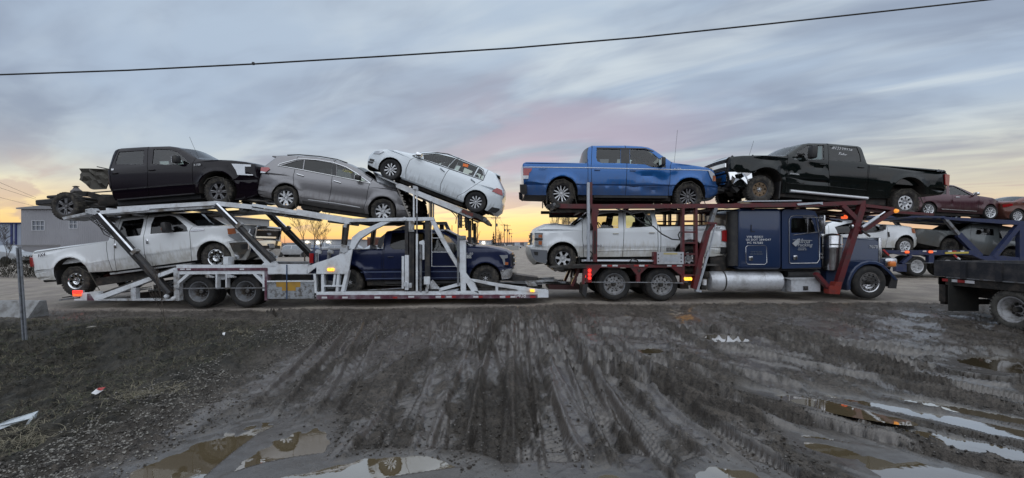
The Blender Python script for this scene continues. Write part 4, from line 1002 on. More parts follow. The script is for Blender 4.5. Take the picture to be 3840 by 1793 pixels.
c.onside('rear_bumper', [(2335, 530), (2440, 528), (2440, 600), (2330, 600)], M_black, .0, .03)
c.wheels([(477, 662), (1965, 668)], 'sixwide', .378, .24, .27, M_alloy, M_mudtyre, M_alloy, barrel=M_alloyd)

# --- black crew cab pickup with crumpled front corner, faces left on the front deck
c = Car('pickup_truck', 'black crew cab pickup with crumpled front corner and brown steel wheel above the blue cab', 'pickup truck', Z8, (1310, 690), -5.0, YC, 1.02, [(z * 1.06, i) for z, i in PC], 'vehicles loaded on the car carrier', -1, nose=(.35, .06), tail=(.25, .05))
c.dents = []
for (px, py, rx, rz, dp) in ((900, 330, .16, .12, .05), (1150, 300, .30, .05, .05), (1200, 440, .28, .05, .05), (1080, 430, .2, .04, .04), (790, 330, .1, .25, .05), (1450, 450, .25, .04, .025), (650, 220, .35, .06, .05)):
    x_, z_ = c.L(px, py, False); c.dents.append((x_, z_, rx, rz, dp))
c.build([('bumper', .10, [(330, 480), (262, 470), (262, 360)]), ('nose', .10, [(262, 330), (262, 230), (275, 195)]), ('hood', .08, [(300, 178), (400, 168), (660, 165), (800, 172)]), ('glass', .12, [(835, 165), (955, 80)]),
         ('top', .05, [(1000, 52), (1060, 42), (1250, 45), (1560, 72)]), ('backglass', .02, [(1592, 92), (1632, 210)]), ('back', .02, [(1645, 245)]), ('bed', 0, [(1662, 253), (2050, 283), (2425, 313)]), ('tail', .03, [(2446, 325), (2462, 400), (2452, 480), (2430, 540)]),
         ('under', 0, [(2400, 565), (2245, 560)]), ('arch', 2058, 565, 176, .03), ('under', 0, [(1875, 600), (1640, 600), (800, 545)]), ('arch', 625, 470, 182, .02), ('under', 0, [(445, 490), (430, 490)])],
        [[(840, 150), (832, 300), (815, 600)], [(1245, 30), (1250, 250), (1262, 640)], [(1640, 200), (1640, 400), (1605, 640)], [(1660, 240), (1655, 400), (1625, 640)]],
        ['front_fender', 'front_door', 'rear_door', 'cab_corner', 'bed_side'],
        [('side_window', [(935, 130), (1042, 68), (1208, 66), (1208, 212), (905, 212)], M_glass_c), ('side_window', [(1265, 78), (1540, 86), (1572, 165), (1582, 232), (1258, 220)], M_glass_d)],
        M=P_black2, stripmats={'tail': ('tailgate', P_black2), 'back': ('cab_back', P_black2), 'backglass': ('rear_window', M_glass_d), 'top': ('roof', P_black2), 'hood': ('hood', P_black2), 'nose': ('front_panel', M_black), 'bumper': ('front_bumper', M_black)}, zlines=(.58, .76, .80, 1.29))
c.onside('curtain', [(1080, 74), (1200, 72), (1202, 206), (1080, 206)], surf('pale_curtain', (.30, .36, .38), .9), -.06, .01, both=False)
c.onside('tail_light', [(2414, 358), (2466, 366), (2458, 478), (2420, 464)], M_red, .003, .03)
c.block('wing_mirror', (1032, 155), (.17, .22, .36), M_black, .26, .04); c.block('mirror_arm', (950, 165), (.22, .06, .05), M_black, .12, .02); c.handle((1190, 262)); c.handle((1578, 290))
c.text('#12239324', (1390, 105), .13, M_white_lt, .2, rot=4, name='window_marker_writing', off=-.008); c.text('Febr', (1395, 158), .13, M_white_lt, .2, rot=4, name='window_marker_writing', off=-.008); c.text('DURAMAX', (905, 358), .055, M_white_lt, 0, rot=2); c.text('Z71', (2360, 326), .10, surf('decal_grey', (.2, .21, .24), .5), .4, rot=5)
c.strip('running_tube', [(862, 527), (1250, 565), (1638, 602)], .042, M_alloy, .03, n=10); c.fin((972, 55), .09); c.aerial((480, 165), (496, 25))
for (ps) in ([(830, 445), (1000, 462), (1240, 478), (1635, 520)],): c.strip('body_crease', ps, .006, surf('black_crease', (.03, .033, .035), .4), .0)
c.wheels([(572, 508), (2045, 645)], ['eightsmall', 'eight'], .395, .232, .28, [M_steelrust, M_alloy], M_mudtyre, M_clear, barrel=M_alloyd)
# grille and the torn bumper corner
c.nosebar('grille', .97, .46, -.95, .95, M_black, .03); [c.nosebar('grille_bar', z, h, -.92, .92, M_chrome, .07) for z, h in ((1.18, .07), (.97, .11), (.77, .05))]; [c.nosebar('grille_slat', z, .025, -.9, .9, M_alloyd, .06) for z in (1.11, 1.06, .89, .84)]
p = c.nosept(0, .97, .09); m = MB(False); m.box(p, (.03, .26, .05)); m.box(p, (.03, .09, .10)); obj('badge', m, surf('badge_gold', (.5, .36, .1), .4, .4), c.root)
c.nosebar('bumper_bar', .60, .20, -.95, .3, M_chrome, .06); c.nosebar('bumper_bar', .45, .04, -.9, .9, M_chrome, .06)
m = MB(ang=12); T = [(225, 345), (300, 340), (372, 345), (475, 348), (470, 400), (440, 430), (402, 468), (372, 425), (345, 410), (310, 430), (270, 462), (225, 430)]
H_ = [(285, 372), (365, 355), (388, 385), (350, 412), (285, 410)]
A_ = [c.L(*t) for t in T]; B_ = [c.L(*t) for t in H_]; ex = [c.L(*t) for t in ((250, 380), (250, 420), (420, 385), (430, 410), (400, 420), (330, 350))]
pp, ff = cdt(A_ + B_ + ex, [(i, (i + 1) % 12) for i in range(12)] + [(12 + i, 12 + (i + 1) % 5) for i in range(5)]); C_ = np.array([pp[list(f)].mean(0) for f in ff]); ok = inpoly(C_, A_) & ~inpoly(C_, B_); ff = [f for f, k in zip(ff, ok) if k]
r2 = random.Random(5); j_ = [r2.uniform(-.05, .05) for _ in pp]
m.add([Vector((x, -c.W - .07 + j, z)) for (x, z), j in zip(pp, j_)] + [Vector((x, -c.W - .04 + j, z)) for (x, z), j in zip(pp, j_)], ff + [tuple(i + len(pp) for i in f)[::-1] for f in ff]); obj('torn_bumper_corner', m, M_chrome, c.root)
m = MB(ang=12)
for k in range(30): q = c.L(r2.uniform(270, 540), r2.uniform(190, 340)); m.box((q[0], -.98 + r2.uniform(0, .2), q[1]), (r2.uniform(.04, .22), r2.uniform(.03, .1), r2.uniform(.03, .2)), Matrix.Rotation(r2.uniform(-.8, .8), 4, 'Y'))
for k in range(10): q = c.L(r2.uniform(160, 420), r2.uniform(470, 520)); m.box((q[0], -.85 + r2.uniform(0, .9), q[1]), (r2.uniform(.1, .4), r2.uniform(.1, .4), r2.uniform(.03, .12)), Matrix.Rotation(r2.uniform(-.8, .8), 4, 'Y'))
obj('broken_inner_fender', m, M_black, c.root)
m = MB(); x_, z_ = c.L(750, 520); m.box((x_, -.86, z_), (.03, .28, .5)); obj('mud_flap', m, M_black, c.root)
# ------------------------------------------------------------------ car carrier trailer
T_white = surf('trailer_white', (.72, .75, .79), .5, wear=.24, wear_col=(.28, .24, .21), scale=2.2, bump=.15)
T_worn = surf('trailer_white_worn', (.50, .52, .55), .6, wear=.6, wear_col=(.15, .13, .11), scale=3, bump=.3)
T_maroon = surf('maroon_stripe', (.10, .025, .045), .5, wear=.4, wear_col=(.28, .26, .29), scale=3)
T_dark = surf('black_hydraulic', (.022, .022, .026), .45, wear=.3, wear_col=(.09, .075, .06))
T_steel = surf('scuffed_steel', (.22, .23, .25), .5, .4, wear=.5, wear_col=(.09, .075, .06), bump=.3)
T_chr = surf('cylinder_rod', (.7, .72, .76), .18, 1.)
M_reflw = surf('reflector_white', (.62, .62, .64), .35); M_reflr = surf('reflector_red', (.36, .03, .03), .35)
K_red = surf('truck_red_frame', (.115, .014, .018), .45, wear=.45, wear_col=(.05, .03, .03), scale=3, coat=.2)
K_redb = surf('truck_red_fresh', (.24, .03, .02), .5, wear=.3, wear_col=(.08, .03, .03))
M_hose = surf('rubber_hose', (.012, .012, .012), .5)
L_red = lampm('lamp_red_lit', (1., .03, .02), 2.6, (.4, .02, .02)); L_amb = lampm('lamp_amber_lit', (1., .45, .05), 2.2, (.5, .25, .02)); L_org = lampm('lamp_orange_lit', (1., .14, .04), 1.1, (.5, .1, .03))
NY0, NY1 = 12.28, 12.42; FY0, FY1 = 14.78, 14.92       # near and far side frames
TR = thing('car_trailer', 'white two level car carrier trailer with maroon stripe coupled behind the blue truck', 'trailer', (-6.0, YC, -.30))
class Rig:
    def __init__(s, root): s.root = root; s.k = 0
    def j(s, y):
        s.k = (s.k * 7 + 3) % 23; d = s.k * .0007; return (y[0] - d, y[1] + d)
    def pl(s, name, poly, mat, Z=ZS, y=(NY0, NY1), yf=(FY0, FY1), both=True, ref=None):
        P = [Z(*p) for p in poly]; r_ = ref or y[0]; y = s.j(y); yf = s.j(yf); ref = r_
        put(name, MB(False).prism(P, y[0], y[1], ref or y[0]), mat, s.root)
        if both: put(name, MB(False).prism(P, yf[0], yf[1], ref or y[0]), mat, s.root)
    def br(s, name, p, q, th, mat, Z=ZS, y=(NY0, NY1), yf=(FY0, FY1), both=True, ref=None):
        a, b = Z(*p), Z(*q); k = Z(1, 0)[0] - Z(0, 0)[0]; r_ = ref or y[0]; y = s.j(y); yf = s.j(yf); ref = r_
        put(name, MB(False).bar(a, b, th * k, y[0], y[1], ref or y[0]), mat, s.root)
        if both: put(name, MB(False).bar(a, b, th * k, yf[0], yf[1], ref or y[0]), mat, s.root)
    def tb(s, name, pts, r, mat, Z=ZS, y=NY0, yf=FY1, both=False, n=8):
        put(name, MB().tube([W3(Z(*p), y) for p in pts], r, n), mat, s.root)
        if both: put(name, MB().tube([Vector((w_.x, yf, w_.z)) for w_ in [W3(Z(*p), y) for p in pts]], r, n), mat, s.root)
T = Rig(TR)
# low front section
T.pl('lower_rail', [(-160, 884), (2330, 872), (2330, 912), (-160, 918)], T_white, Z5)
T.pl('rail_stripe', [(-160, 918), (2330, 912), (2325, 952), (-160, 966)], T_maroon, Z5, y=(NY0 - .006, NY1), yf=(FY0, FY1 + .006))
for i, (x0, w_, m_) in enumerate([(130, 62, M_reflw), (492, 64, M_reflw), (872, 66, M_reflw), (1180, 60, M_reflw), (1242, 40, M_reflr), (1300, 60, M_reflw), (1362, 44, M_reflr), (1600, 60, M_reflw), (1662, 46, M_reflr), (1900, 60, M_reflw), (1965, 50, M_reflr), (2020, 50, M_reflw), (2240, 60, M_reflr), (-100, 60, M_reflw), (700, 50, M_reflr)]):
    y_ = 928 if x0 > 800 else 936
    T.pl('reflector', [(x0, y_), (x0 + w_, y_ - .5), (x0 + w_, y_ + 20), (x0, y_ + 20.5)], m_, Z5, y=(NY0 - .012, NY0), both=False)
T.pl('rail_end', [(2325, 862), (2420, 858), (2446, 870), (2446, 946), (2325, 946)], T_white, Z5, y=(NY0 - .03, NY1 + .05))
me = text_mesh('0408', .16, .006); me.transform(Matrix.Translation(W3(Z5(2130, 928), NY0 - .014))); put('number_lettering', me, M_white_lt, TR)
# side frame posts, arms and braces
T.pl('top_rail', [(-15, 28), (190, 60), (1150, 42), (1166, 80), (205, 98), (-15, 70)], T_white, Z5)
T.pl('curved_arm', [(560, 98), (672, 94), (480, 190), (335, 285), (298, 335), (262, 405), (215, 388), (240, 270), (320, 205)], T_white, Z5)
T.pl('arm_gusset', [(-160, 555), (-30, 515), (245, 400), (205, 640), (192, 680), (-160, 680)], T_white, Z5, y=(NY0 - .02, NY0 + .02), yf=(FY1 - .02, FY1 + .02))
T.pl('gusset_leg', [(192, 680), (206, 640), (150, 882), (112, 882), (160, 680)], T_white, Z5)
T.pl('front_brace', [(1118, 84), (1166, 80), (1245, 235), (1390, 490), (1560, 730), (1620, 790), (1668, 905), (1600, 905), (1500, 745), (1330, 470), (1190, 225)], T_white, Z5)
T.pl('tower_post', [(1448, 262), (1516, 262), (1518, 876), (1462, 876), (1450, 600)], T_white, Z5)
T.pl('post_cap', [(1440, 250), (1510, 250), (1516, 292), (1444, 296)], T_steel, Z5, y=(NY0 - .03, NY1 + .03))
T.pl('post_foot', [(1440, 905), (1470, 876), (1600, 872), (1670, 905)], T_white, Z5, y=(NY0 - .012, NY1))
T.br('post_foot_brace', (1215, 862), (1450, 796), 34, T_white, Z5); T.pl('post_foot_web', [(1225, 880), (1290, 868), (1440, 846), (1400, 905), (1240, 905)], T_worn, Z5, y=(NY1 - .04, NY1 - .02), yf=(FY0, FY0 + .02))
T.pl('front_arm', [(1555, 738), (1640, 748), (1890, 792), (2336, 856), (2320, 892), (1870, 822), (1610, 768)], T_white, Z5)
T.br('arm_strut', (1866, 815), (1866, 908), 30, T_white, Z5); T.br('arm_strut', (2100, 846), (2215, 905), 34, T_white, Z5)
T.pl('rub_skirt', [(760, 880), (1130, 876), (1215, 905), (1240, 918), (770, 918)], T_white, Z5, y=(NY0 - .02, NY0))
# hydraulic columns standing in the side frame
for nm, p, q, th, mt in (('lift_column', (852, 84), (852, 878), 36, T_dark), ('lift_column', (908, 200), (908, 876), 54, T_dark), ('lift_column', (1086, 84), (1086, 878), 54, T_dark)):
    T.br(nm, p, q, th, mt, Z5, y=(NY0 + .03, NY1 + .03))
for k in range(30): T.br('column_hole', (908, 232 + k * 20), (908, 241 + k * 20), 8, MATS['rubber_hose'], Z5, y=(NY0 + .024, NY0 + .03), both=False)
T.br('column_bracket', (906, 90), (906, 206), 56, T_worn, Z5, y=(NY0 - .02, NY0 + .06)); T.br('column_foot', (1080, 712), (1080, 800), 66, T_white, Z5, y=(NY0 - .03, NY0 + .05)); T.br('cylinder_housing', (854, 470), (854, 862), 42, T_white, Z5, y=(NY0 - .04, NY0 + .03))
T.tb('hydraulic_rod', [(969, 0), (969, 880)], .022, T_steel, Z5, NY0 - .02, both=True); T.tb('hydraulic_cylinder', [(969, 230), (969, 880)], .032, T_white, Z5, NY0 - .02, both=True)
T.tb('hydraulic_cylinder', [(812, 482), (812, 845)], .036, T_white, Z5, NY0 - .03); T.tb('hydraulic_cylinder', [(1011, 322), (1011, 880)], .036, T_steel, Z5, NY0 - .02); T.tb('hydraulic_cylinder', [(1042, 312), (1042, 520)], .030, T_white, Z5, NY0 - .03)
T.tb('hydraulic_rod', [(1431, 55), (1431, 260)], .016, T_steel, Z5, NY0 - .03); T.tb('hydraulic_cylinder', [(1431, 250), (1431, 800)], .030, T_steel, Z5, NY0 - .03, both=True)
T.tb('guide_rod', [(1100, 0), (1100, 45)], .01, T_steel, Z5, NY0); T.pl('column_cap', [(995, 318), (1040, 300), (1052, 340), (1046, 356), (995, 345)], T_white, Z5, y=(NY0 - .05, NY0 + .02))
T.pl('pivot_lug', [(1118, 800), (1122, 765), (1142, 748), (1162, 765), (1230, 850), (1120, 852)], T_worn, Z5, y=(NY0 - .04, NY0))
for p in ((835, 790), (895, 800), (1090, 812), (1080, 850)): T.pl('latch', [(p[0] - 14, p[1] - 16), (p[0] + 14, p[1] - 16), (p[0] + 14, p[1] + 36), (p[0] - 14, p[1] + 36)], T_worn, Z5, y=(NY0 - .08, NY0 - .03), both=False)
T.tb('safety_wire_frame', [(1136, 90), (1136, 596), (1420, 596)], .007, M_white_lt, Z5, NY0 - .03); T.tb('safety_wire_frame', [(1136, 278), (1250, 278)], .007, M_white_lt, Z5, NY0 - .03); T.tb('safety_wire_frame', [(1136, 436), (1330, 436)], .007, M_white_lt, Z5, NY0 - .03)
# upper deck: three hinged sections, two side rails, two tracks and cross tubes
UP = [(375, 797), (804, 762), (1112, 795), (1310, 829)]
for a, b, th, m_ in ((UP[0], (560, 782), 13, T_white), ((440, 783), UP[1], 15, T_white), (UP[1], (945, 776), 17, T_white), ((945, 768), UP[2], 11, T_white), ((945, 783), (1112, 803), 8, T_worn), (UP[2], UP[3], 22, T_white)): T.br('upper_rail', a, b, th, m_, y=(NY0 - .01, NY1))
T.br('upper_rail', (375, 803), (808, 775), 9, T_worn, y=(NY0 + .02, NY1)); T.br('upper_rail', (1310, 829), (1560, 822), 10, T_worn, y=(NY0 + .03, NY1 + .1))
def track(root, pts, y0, y1, mat, drop, th=.05):
    P = [W3(p, NY0) for p in pts]
    for a, b in zip(P, P[1:]):
        d = b - a; ang = -math.atan2(d.z, d.x)
        put('wheel_track', MB(False).box(Vector(((a.x + b.x) / 2, (y0 + y1) / 2, (a.z + b.z) / 2 - drop)), (d.length, y1 - y0, th), Matrix.Rotation(ang, 4, 'Y')), mat, root)
def crosses(root, pts, step, mat, drop, r=.04, y0=NY1, y1=FY0, nm='cross_tube'):
    P = [W3(p, NY0) for p in pts]
    for a, b in zip(P, P[1:]):
        n = max(1, int((b - a).length / step))
        for i in range(n):
            q = a + (b - a) * ((i + .5) / n); put(nm, MB().tube([Vector((q.x, y0, q.z - drop)), Vector((q.x, y1, q.z - drop))], r, 8), mat, root)
T_deck = surf('deck_tread', (.10, .095, .09), .6, .3, wear=.6, wear_col=(.05, .04, .035), bump=.6)
for y0, y1 in ((12.5, 13.1), (14.1, 14.7)): track(TR, [(375, 800), (804, 765), (1310, 829), (1560, 822)], y0, y1, T_deck, .02)
crosses(TR, [(375, 800), (804, 765), (1310, 829)], 1.1, T_worn, .08)
for y0, y1 in ((12.5, 13.1), (14.1, 14.7)): track(TR, [(212, 820), (320, 800), (380, 792)], y0, y1, T_steel, .0, .07)
T.pl('fold_out_tail', [(235, 815), (322, 797), (325, 806), (240, 824)], T_worn, y=(NY0, NY0 + .2))
T.pl('deck_hinge', [(640, 735), (700, 722), (725, 745), (770, 775), (740, 790), (690, 782), (640, 765)], T_worn, Z1, y=(NY0 - .05, NY1)); T.tb('hinge_pin', [(650, 745), (650, 746)], .04, T_steel, Z1, NY0 - .06)
put('hinge_pin', MB().lathe([(.01, -.03), (.05, -.03), (.05, .03), (.01, .03)], W3(Z5(832, 60), NY0 - .02), n=12), T_white, TR)
put('hinge_pin', MB().lathe([(.01, -.03), (.045, -.03), (.045, .03), (.01, .03)], W3(Z1(1985, 665), NY0 - .03), n=12), T_white, TR)
T.pl('wheel_stop', [(855, 722), (882, 720), (884, 745), (855, 747)], T_white, Z1, y=(NY0 + .1, NY0 + .4)); T.pl('wheel_stop', [(1425, 690), (1450, 690), (1450, 700), (1425, 700)], T_white, Z1, y=(NY0 + .1, NY0 + .4))
# rear sloping cylinder arms
def arm(a, b, th_dark, rod=(0, .52), off=26, Z=Z2):
    T.br('lift_arm', a, b, th_dark, T_dark, Z, y=(NY0 - .02, NY1)); A, B = Vector(a), Vector(b); d = B - A; n = Vector((d.y, -d.x)).normalized() * off
    p, q = A + d * rod[0] + n, A + d * rod[1] + n
    T.tb('hydraulic_rod', [p, q], .030, T_chr, Z, NY0 - .05, both=True)
    T.tb('hydraulic_cylinder', [q, B + n * .5], .05, T_dark, Z, NY0 - .05, both=True)
    T.br('cylinder_collar', q - d.normalized() * 18, q + d.normalized() * 18, 64, T_worn, Z, y=(NY0 - .11, NY0 - .0))
arm((705, 75), (1440, 885), 56, (.03, .50))
arm((1905, 0), (2470, 560), 46, (.0, .38), 22)
T.pl('sloping_beam', [(2135, 270), (2210, 262), (2510, 588), (2420, 600), (2385, 560)], T_white, Z2, y=(NY0 + .0, NY1), both=False); T.pl('beam_foot', [(2355, 602), (2420, 545), (2512, 590), (2512, 606)], T_white, Z2, y=(NY0 - .02, NY0 + .04), both=False)
put('cable_coil', MB().tube([W3(Z2(665 + 210 * t + 12 * math.sin(t * 2 * PI * 13), 125 + 170 * t + 14 * math.cos(t * 2 * PI * 13)), NY0 - .05) + Vector((0, .03 * math.sin(t * 82), 0)) for t in np.linspace(0, 1, 180)], .008, 4), M_hose, TR)
T.tb('air_hose', [(700, 120), (800, 290), (930, 350), (1060, 470), (1180, 600), (1290, 690)], .012, M_hose, Z2, NY0 - .06)
# rear axle section
T.pl('axle_beam', [(1515, 594), (2700, 594), (2700, 650), (1525, 650)], T_white, Z2)
T.pl('axle_beam_stripe', [(1530, 626), (2426, 622), (2428, 650), (1534, 650)], T_maroon, Z2, y=(NY0 - .006, NY0 + .01), yf=(FY1 - .01, FY1 + .006))
for x0, m_ in ((1560, M_reflw), (1620, M_reflw), (1860, M_reflw), (1930, M_reflw), (2150, M_reflw), (2210, M_reflr), (2262, M_reflw), (1700, M_reflw)): T.pl('reflector', [(x0, 630), (x0 + 44, 630), (x0 + 44, 644), (x0, 644)], m_, Z2, y=(NY0 - .012, NY0 - .006), both=False)
T.pl('fender_beam', [(1530, 656), (2415, 652), (2415, 684), (1530, 688)], T_white, Z2); T.pl('end_post', [(1488, 640), (1545, 650), (1548, 946), (1496, 946)], T_worn, Z2); T.pl('end_post', [(2398, 650), (2428, 650), (2428, 946), (2398, 946)], T_maroon, Z2)
T.pl('end_post', [(2378, 684), (2400, 684), (2400, 850), (2378, 850)], T_white, Z2); T.br('fender_post', (1917, 686), (1917, 835), 14, T_white, Z2); T.br('fender_post', (2014, 686), (2014, 835), 14, T_white, Z2); T.pl('fender_plate', [(1926, 690), (2008, 690), (2000, 740), (1935, 740)], T_worn, Z2, y=(NY1 - .03, NY1))
T.br('fender_brace', (1532, 775), (1640, 682), 26, T_white, Z2); T.br('fender_brace', (2290, 680), (2398, 790), 26, T_white, Z2); T.br('rub_bar', (1512, 829), (2398, 822), 11, T_steel, Z2, y=(NY0 - .04, NY0 - .02), both=False)
for px in (1850, 2065):
    for k in range(3): T.pl('tie_down_ratchet', [(px - 40 + k * 26, 690 + 8 * k), (px - 14 + k * 26, 694 + 8 * k), (px - 20 + k * 26, 724), (px - 42 + k * 26, 716)], T_worn, Z2, y=(NY0 - .06, NY0), both=False)
T.pl('wheel_chock_block', [(1985, 512), (2034, 515), (2034, 592), (1985, 590)], T_white, Z2, y=(NY0, NY0 + .25), both=False)
for i, c_ in enumerate(((1735, 862), (2200, 857))):
    p = W3(Z2(*c_), 12.38)
    for far in (0, 1):
        for k in (0, 1):
            yy = 12.38 + .14 + k * .34; yy = yy if not far else 2 * YC - yy
            o = add_wheel(TR, p.x + 6.0, yy - YC, p.z + .30, 'trailer10', .455, .285, .27, T_steel, M_rubber, T_steel, bool(far), -.16, False, T_steel)
    put('axle', MB().tube([Vector((p.x, 12.5, p.z)), Vector((p.x, 14.7, p.z))], .07, 8), M_under, TR)
# rear ramp and tail
T.pl('rear_ramp', [(702, 912), (760, 890), (1500, 622), (1522, 652), (742, 948), (702, 948)], T_white, Z2); T.pl('ramp_tread', [(745, 880), (760, 862), (1490, 606), (1500, 622), (760, 892)], T_deck, Z2, y=(NY1, NY1 + .6), yf=(FY0 - .6, FY0), ref=NY0)
T.pl('tail_block', [(562, 872), (625, 872), (660, 862), (742, 860), (742, 920), (700, 948), (500, 948), (500, 932), (562, 928)], T_white, Z2); T.pl('tail_block_stripe', [(630, 880), (655, 880), (700, 948), (630, 948)], T_maroon, Z2, y=(NY0 - .008, NY0))
T.pl('base_rail', [(742, 932), (1545, 930), (1545, 950), (742, 950)], T_worn, Z2); T.br('base_post', (1088, 820), (1088, 945), 50, T_worn, Z2)
T.pl('tail_lamp_housing', [(484, 850), (566, 850), (566, 908), (486, 930)], T_worn, Z2, y=(NY0, NY0 + .1), both=False)
T.pl('tail_lamp', [(487, 850), (564, 850), (562, 878), (488, 878)], L_red, Z2, y=(NY0 - .04, NY0), both=False); T.pl('tail_lamp', [(487, 884), (562, 884), (560, 905), (490, 905)], L_org, Z2, y=(NY0 - .04, NY0), both=False)
T.br('tail_bumper', (350, 945), (500, 920), 12, T_steel, Z2, y=(NY0, FY1), both=False); T.br('tail_bumper', (380, 920), (500, 900), 8, T_dark, Z2, y=(NY0, FY1), both=False)
for k in range(14):
    a = (rnd.uniform(1120, 1440), rnd.uniform(760, 900)); b = (a[0] + rnd.uniform(60, 200), a[1] + rnd.uniform(-60, 60)); T.br('suspension_link', a, b, rnd.uniform(10, 30), rnd.choice([T_worn, M_under, T_steel]), Z2, y=(12.6 + .1 * (k % 5), 12.8 + .1 * (k % 5)), both=False, ref=NY0)
for px, py in ((1420, 905), (1490, 928)): put('pivot_ball', MB().lathe([(.0, -.06), (.045, -.05), (.06, 0), (.045, .05)], W3(Z2(px, py), NY0 - .03), n=10), T_white, TR)
T.br('air_tank', (1150, 900), (1390, 890), 60, M_under, Z2, y=(12.9, 13.3), both=False)
# middle section: beam, tool box, ladder frame
T.pl('middle_beam', [(178, 845), (436, 845), (430, 905), (178, 905)], T_white, ZM); T.pl('step_rail', [(178, 905), (690, 905), (690, 909), (178, 909)], T_worn, ZM)
T.pl('gusset_wing', [(434, 856), (560, 812), (435, 905)], T_white, ZM, y=(NY0 - .018, NY0 + .02), both=False)
T.pl('tool_box', [(176, 955), (478, 953), (478, 1064), (176, 1066)], surf('galvanised_box', (.36, .38, .41), .5, .3, wear=.6, wear_col=(.12, .11, .10), scale=9), ZM, y=(NY0, NY0 + .5), yf=(FY1 - .5, FY1))
T.pl('tool_box_lid_edge', [(176, 950), (478, 948), (478, 956), (176, 958)], T_white, ZM, y=(NY0 - .02, NY0))
T.pl('yellow_patch', [(235, 958), (390, 957), (390, 990), (360, 992), (360, 1014), (272, 1014), (272, 990), (235, 988)], surf('yellow_patch', (.42, .24, .03), .6, wear=.3, wear_col=(.25, .15, .05)), ZM, y=(NY0 - .008, NY0), both=False)
T.br('blue_strap', (301, 846), (301, 1068), 6, surf('strap_blue', (.03, .06, .13), .7), ZM, y=(NY0 - .03, NY0 - .022), both=False)
for k in range(5):
    for x0 in (186, 468): put('box_bolt', MB().lathe([(.002, -.012), (.014, -.01), (.016, .01)], W3(ZM(x0, 966 + k * 22), NY0 - .001), n=6), T_dark, TR)
T.pl('red_reflector', [(350, 1048), (385, 1048), (385, 1058), (350, 1058)], M_reflr, ZM, y=(NY0 - .01, NY0), both=False)
T.pl('inner_beam', [(184, 909), (470, 909), (470, 950), (184, 950)], M_under, ZM, y=(NY1 + .4, NY1 + .5), both=False)
T.pl('side_marker_lamp', [(562, 872), (568, 869), (600, 869), (606, 876), (602, 888), (566, 888), (561, 880)], L_amb, ZM, y=(NY0 - .06, NY0 - .02), both=False)
for a, b, th in (((480, 907), (488, 1030), 14), ((532, 907), (532, 1040), 17), ((612, 907), (600, 990), 12), ((634, 907), (622, 1035), 16)): T.br('ladder_post', a, b, th, T_white, ZM)
T.br('ladder_rung', (540, 984), (655, 984), 8, T_white, ZM); T.br('ladder_rung', (515, 1032), (670, 1034), 16, T_white, ZM); T.pl('ladder_foot', [(486, 1045), (525, 1034), (670, 1038), (670, 1052), (486, 1052)], T_worn, ZM)
for x0 in (505, 515, 560): T.tb('air_hose', [(x0, 905), (x0 + 4, 960), (x0 - 6, 1010), (x0 + 10, 1040)], .014, M_hose, ZM, NY0 + .05)
# folded ramps standing behind the gusset
for x0 in (450, 530):
    T.pl('folded_ramp', [(x0, 835), (x0 + 2, 760), (x0 + 12, 748), (x0 + 44, 760), (x0 + 44, 775), (x0 + 26, 778), (x0 + 24, 845)], T_worn, ZM, y=(12.6, 12.75), both=False, ref=NY0)
    T.tb('ramp_cylinder', [(x0 + 42, 770), (x0 + 42, 830)], .035, T_steel, ZM, 12.55)
T.br('centre_post', (690, 550), (668, 730), 16, T_dark, ZM); T.br('centre_post', (664, 592), (654, 720), 6, T_dark, ZM); T.br('centre_post_bracket', (682, 580), (676, 606), 20, T_worn, ZM, y=(NY0 - .02, NY1)); T.pl('post_clamp', [(650, 715), (690, 725), (692, 760), (670, 775), (645, 760)], T_worn, ZM, y=(NY0 - .04, NY0 + .1)); T.br('centre_post', (652, 740), (645, 790), 14, T_worn, ZM, both=False)
# lower front deck
for y0, y1 in ((12.5, 13.1), (14.1, 14.7)): track(TR, [(1190, 1098), (1560, 1096), (1900, 1086), (2050, 1095)], y0, y1, T_deck, .0)
crosses(TR, [(1190, 1100), (2050, 1098)], .7, T_worn, .06)
T.tb('deck_grating', [(420, 866), (800, 842)], .02, T_steel, Z5, NY0 + .4); T.tb('deck_grating', [(440, 884), (800, 866)], .02, T_steel, Z5, NY0 + .3)
# front tower and the steep ramp that carries the hatchback
T.pl('ramp_beam', [(540, 592), (620, 600), (880, 705), (1200, 835), (1440, 925), (1545, 985), (1480, 1040), (1300, 960), (1080, 870), (860, 775), (700, 720), (540, 652)], T_white, Z4); T.br('ramp_lip', (272, 478), (560, 596), 10, T_worn, Z4, y=(NY0 + .05, NY0 + .6), yf=(FY1 - .6, FY1 - .05)); T.br('ramp_lip', (350, 510), (560, 600), 20, T_worn, Z4)
T.pl('maroon_plate', [(1530, 984), (1705, 1046), (1692, 1094), (1530, 1032)], surf('rust_plate', (.16, .03, .02), .6, wear=.6, wear_col=(.05, .03, .025)), Z4, y=(NY0 - .02, NY0 + .02)); T.pl('ramp_end', [(1700, 1040), (1800, 1060), (1850, 1100), (1925, 1150), (1915, 1185), (1840, 1165), (1760, 1110), (1690, 1095)], T_dark, Z4, y=(NY0 - .02, NY1)); T.pl('ramp_end_plate', [(1458, 1000), (1535, 985), (1530, 1040), (1700, 1100), (1660, 1120), (1460, 1030)], T_worn, Z4)
put('roller', MB().tube([W3(Z4(1880, 1140), NY0 - .04), W3(Z4(1880, 1140), NY0) + Vector((0, 2.6, 0))], .055, 10), T_steel, TR)
for y0, y1 in ((12.55, 13.1), (14.1, 14.65)): track(TR, [Z4(420, 545), Z4(1880, 1110)], y0, y1, T_deck, .0, .06)
crosses(TR, [Z4(600, 640), Z4(1500, 1000)], .9, T_worn, .05)
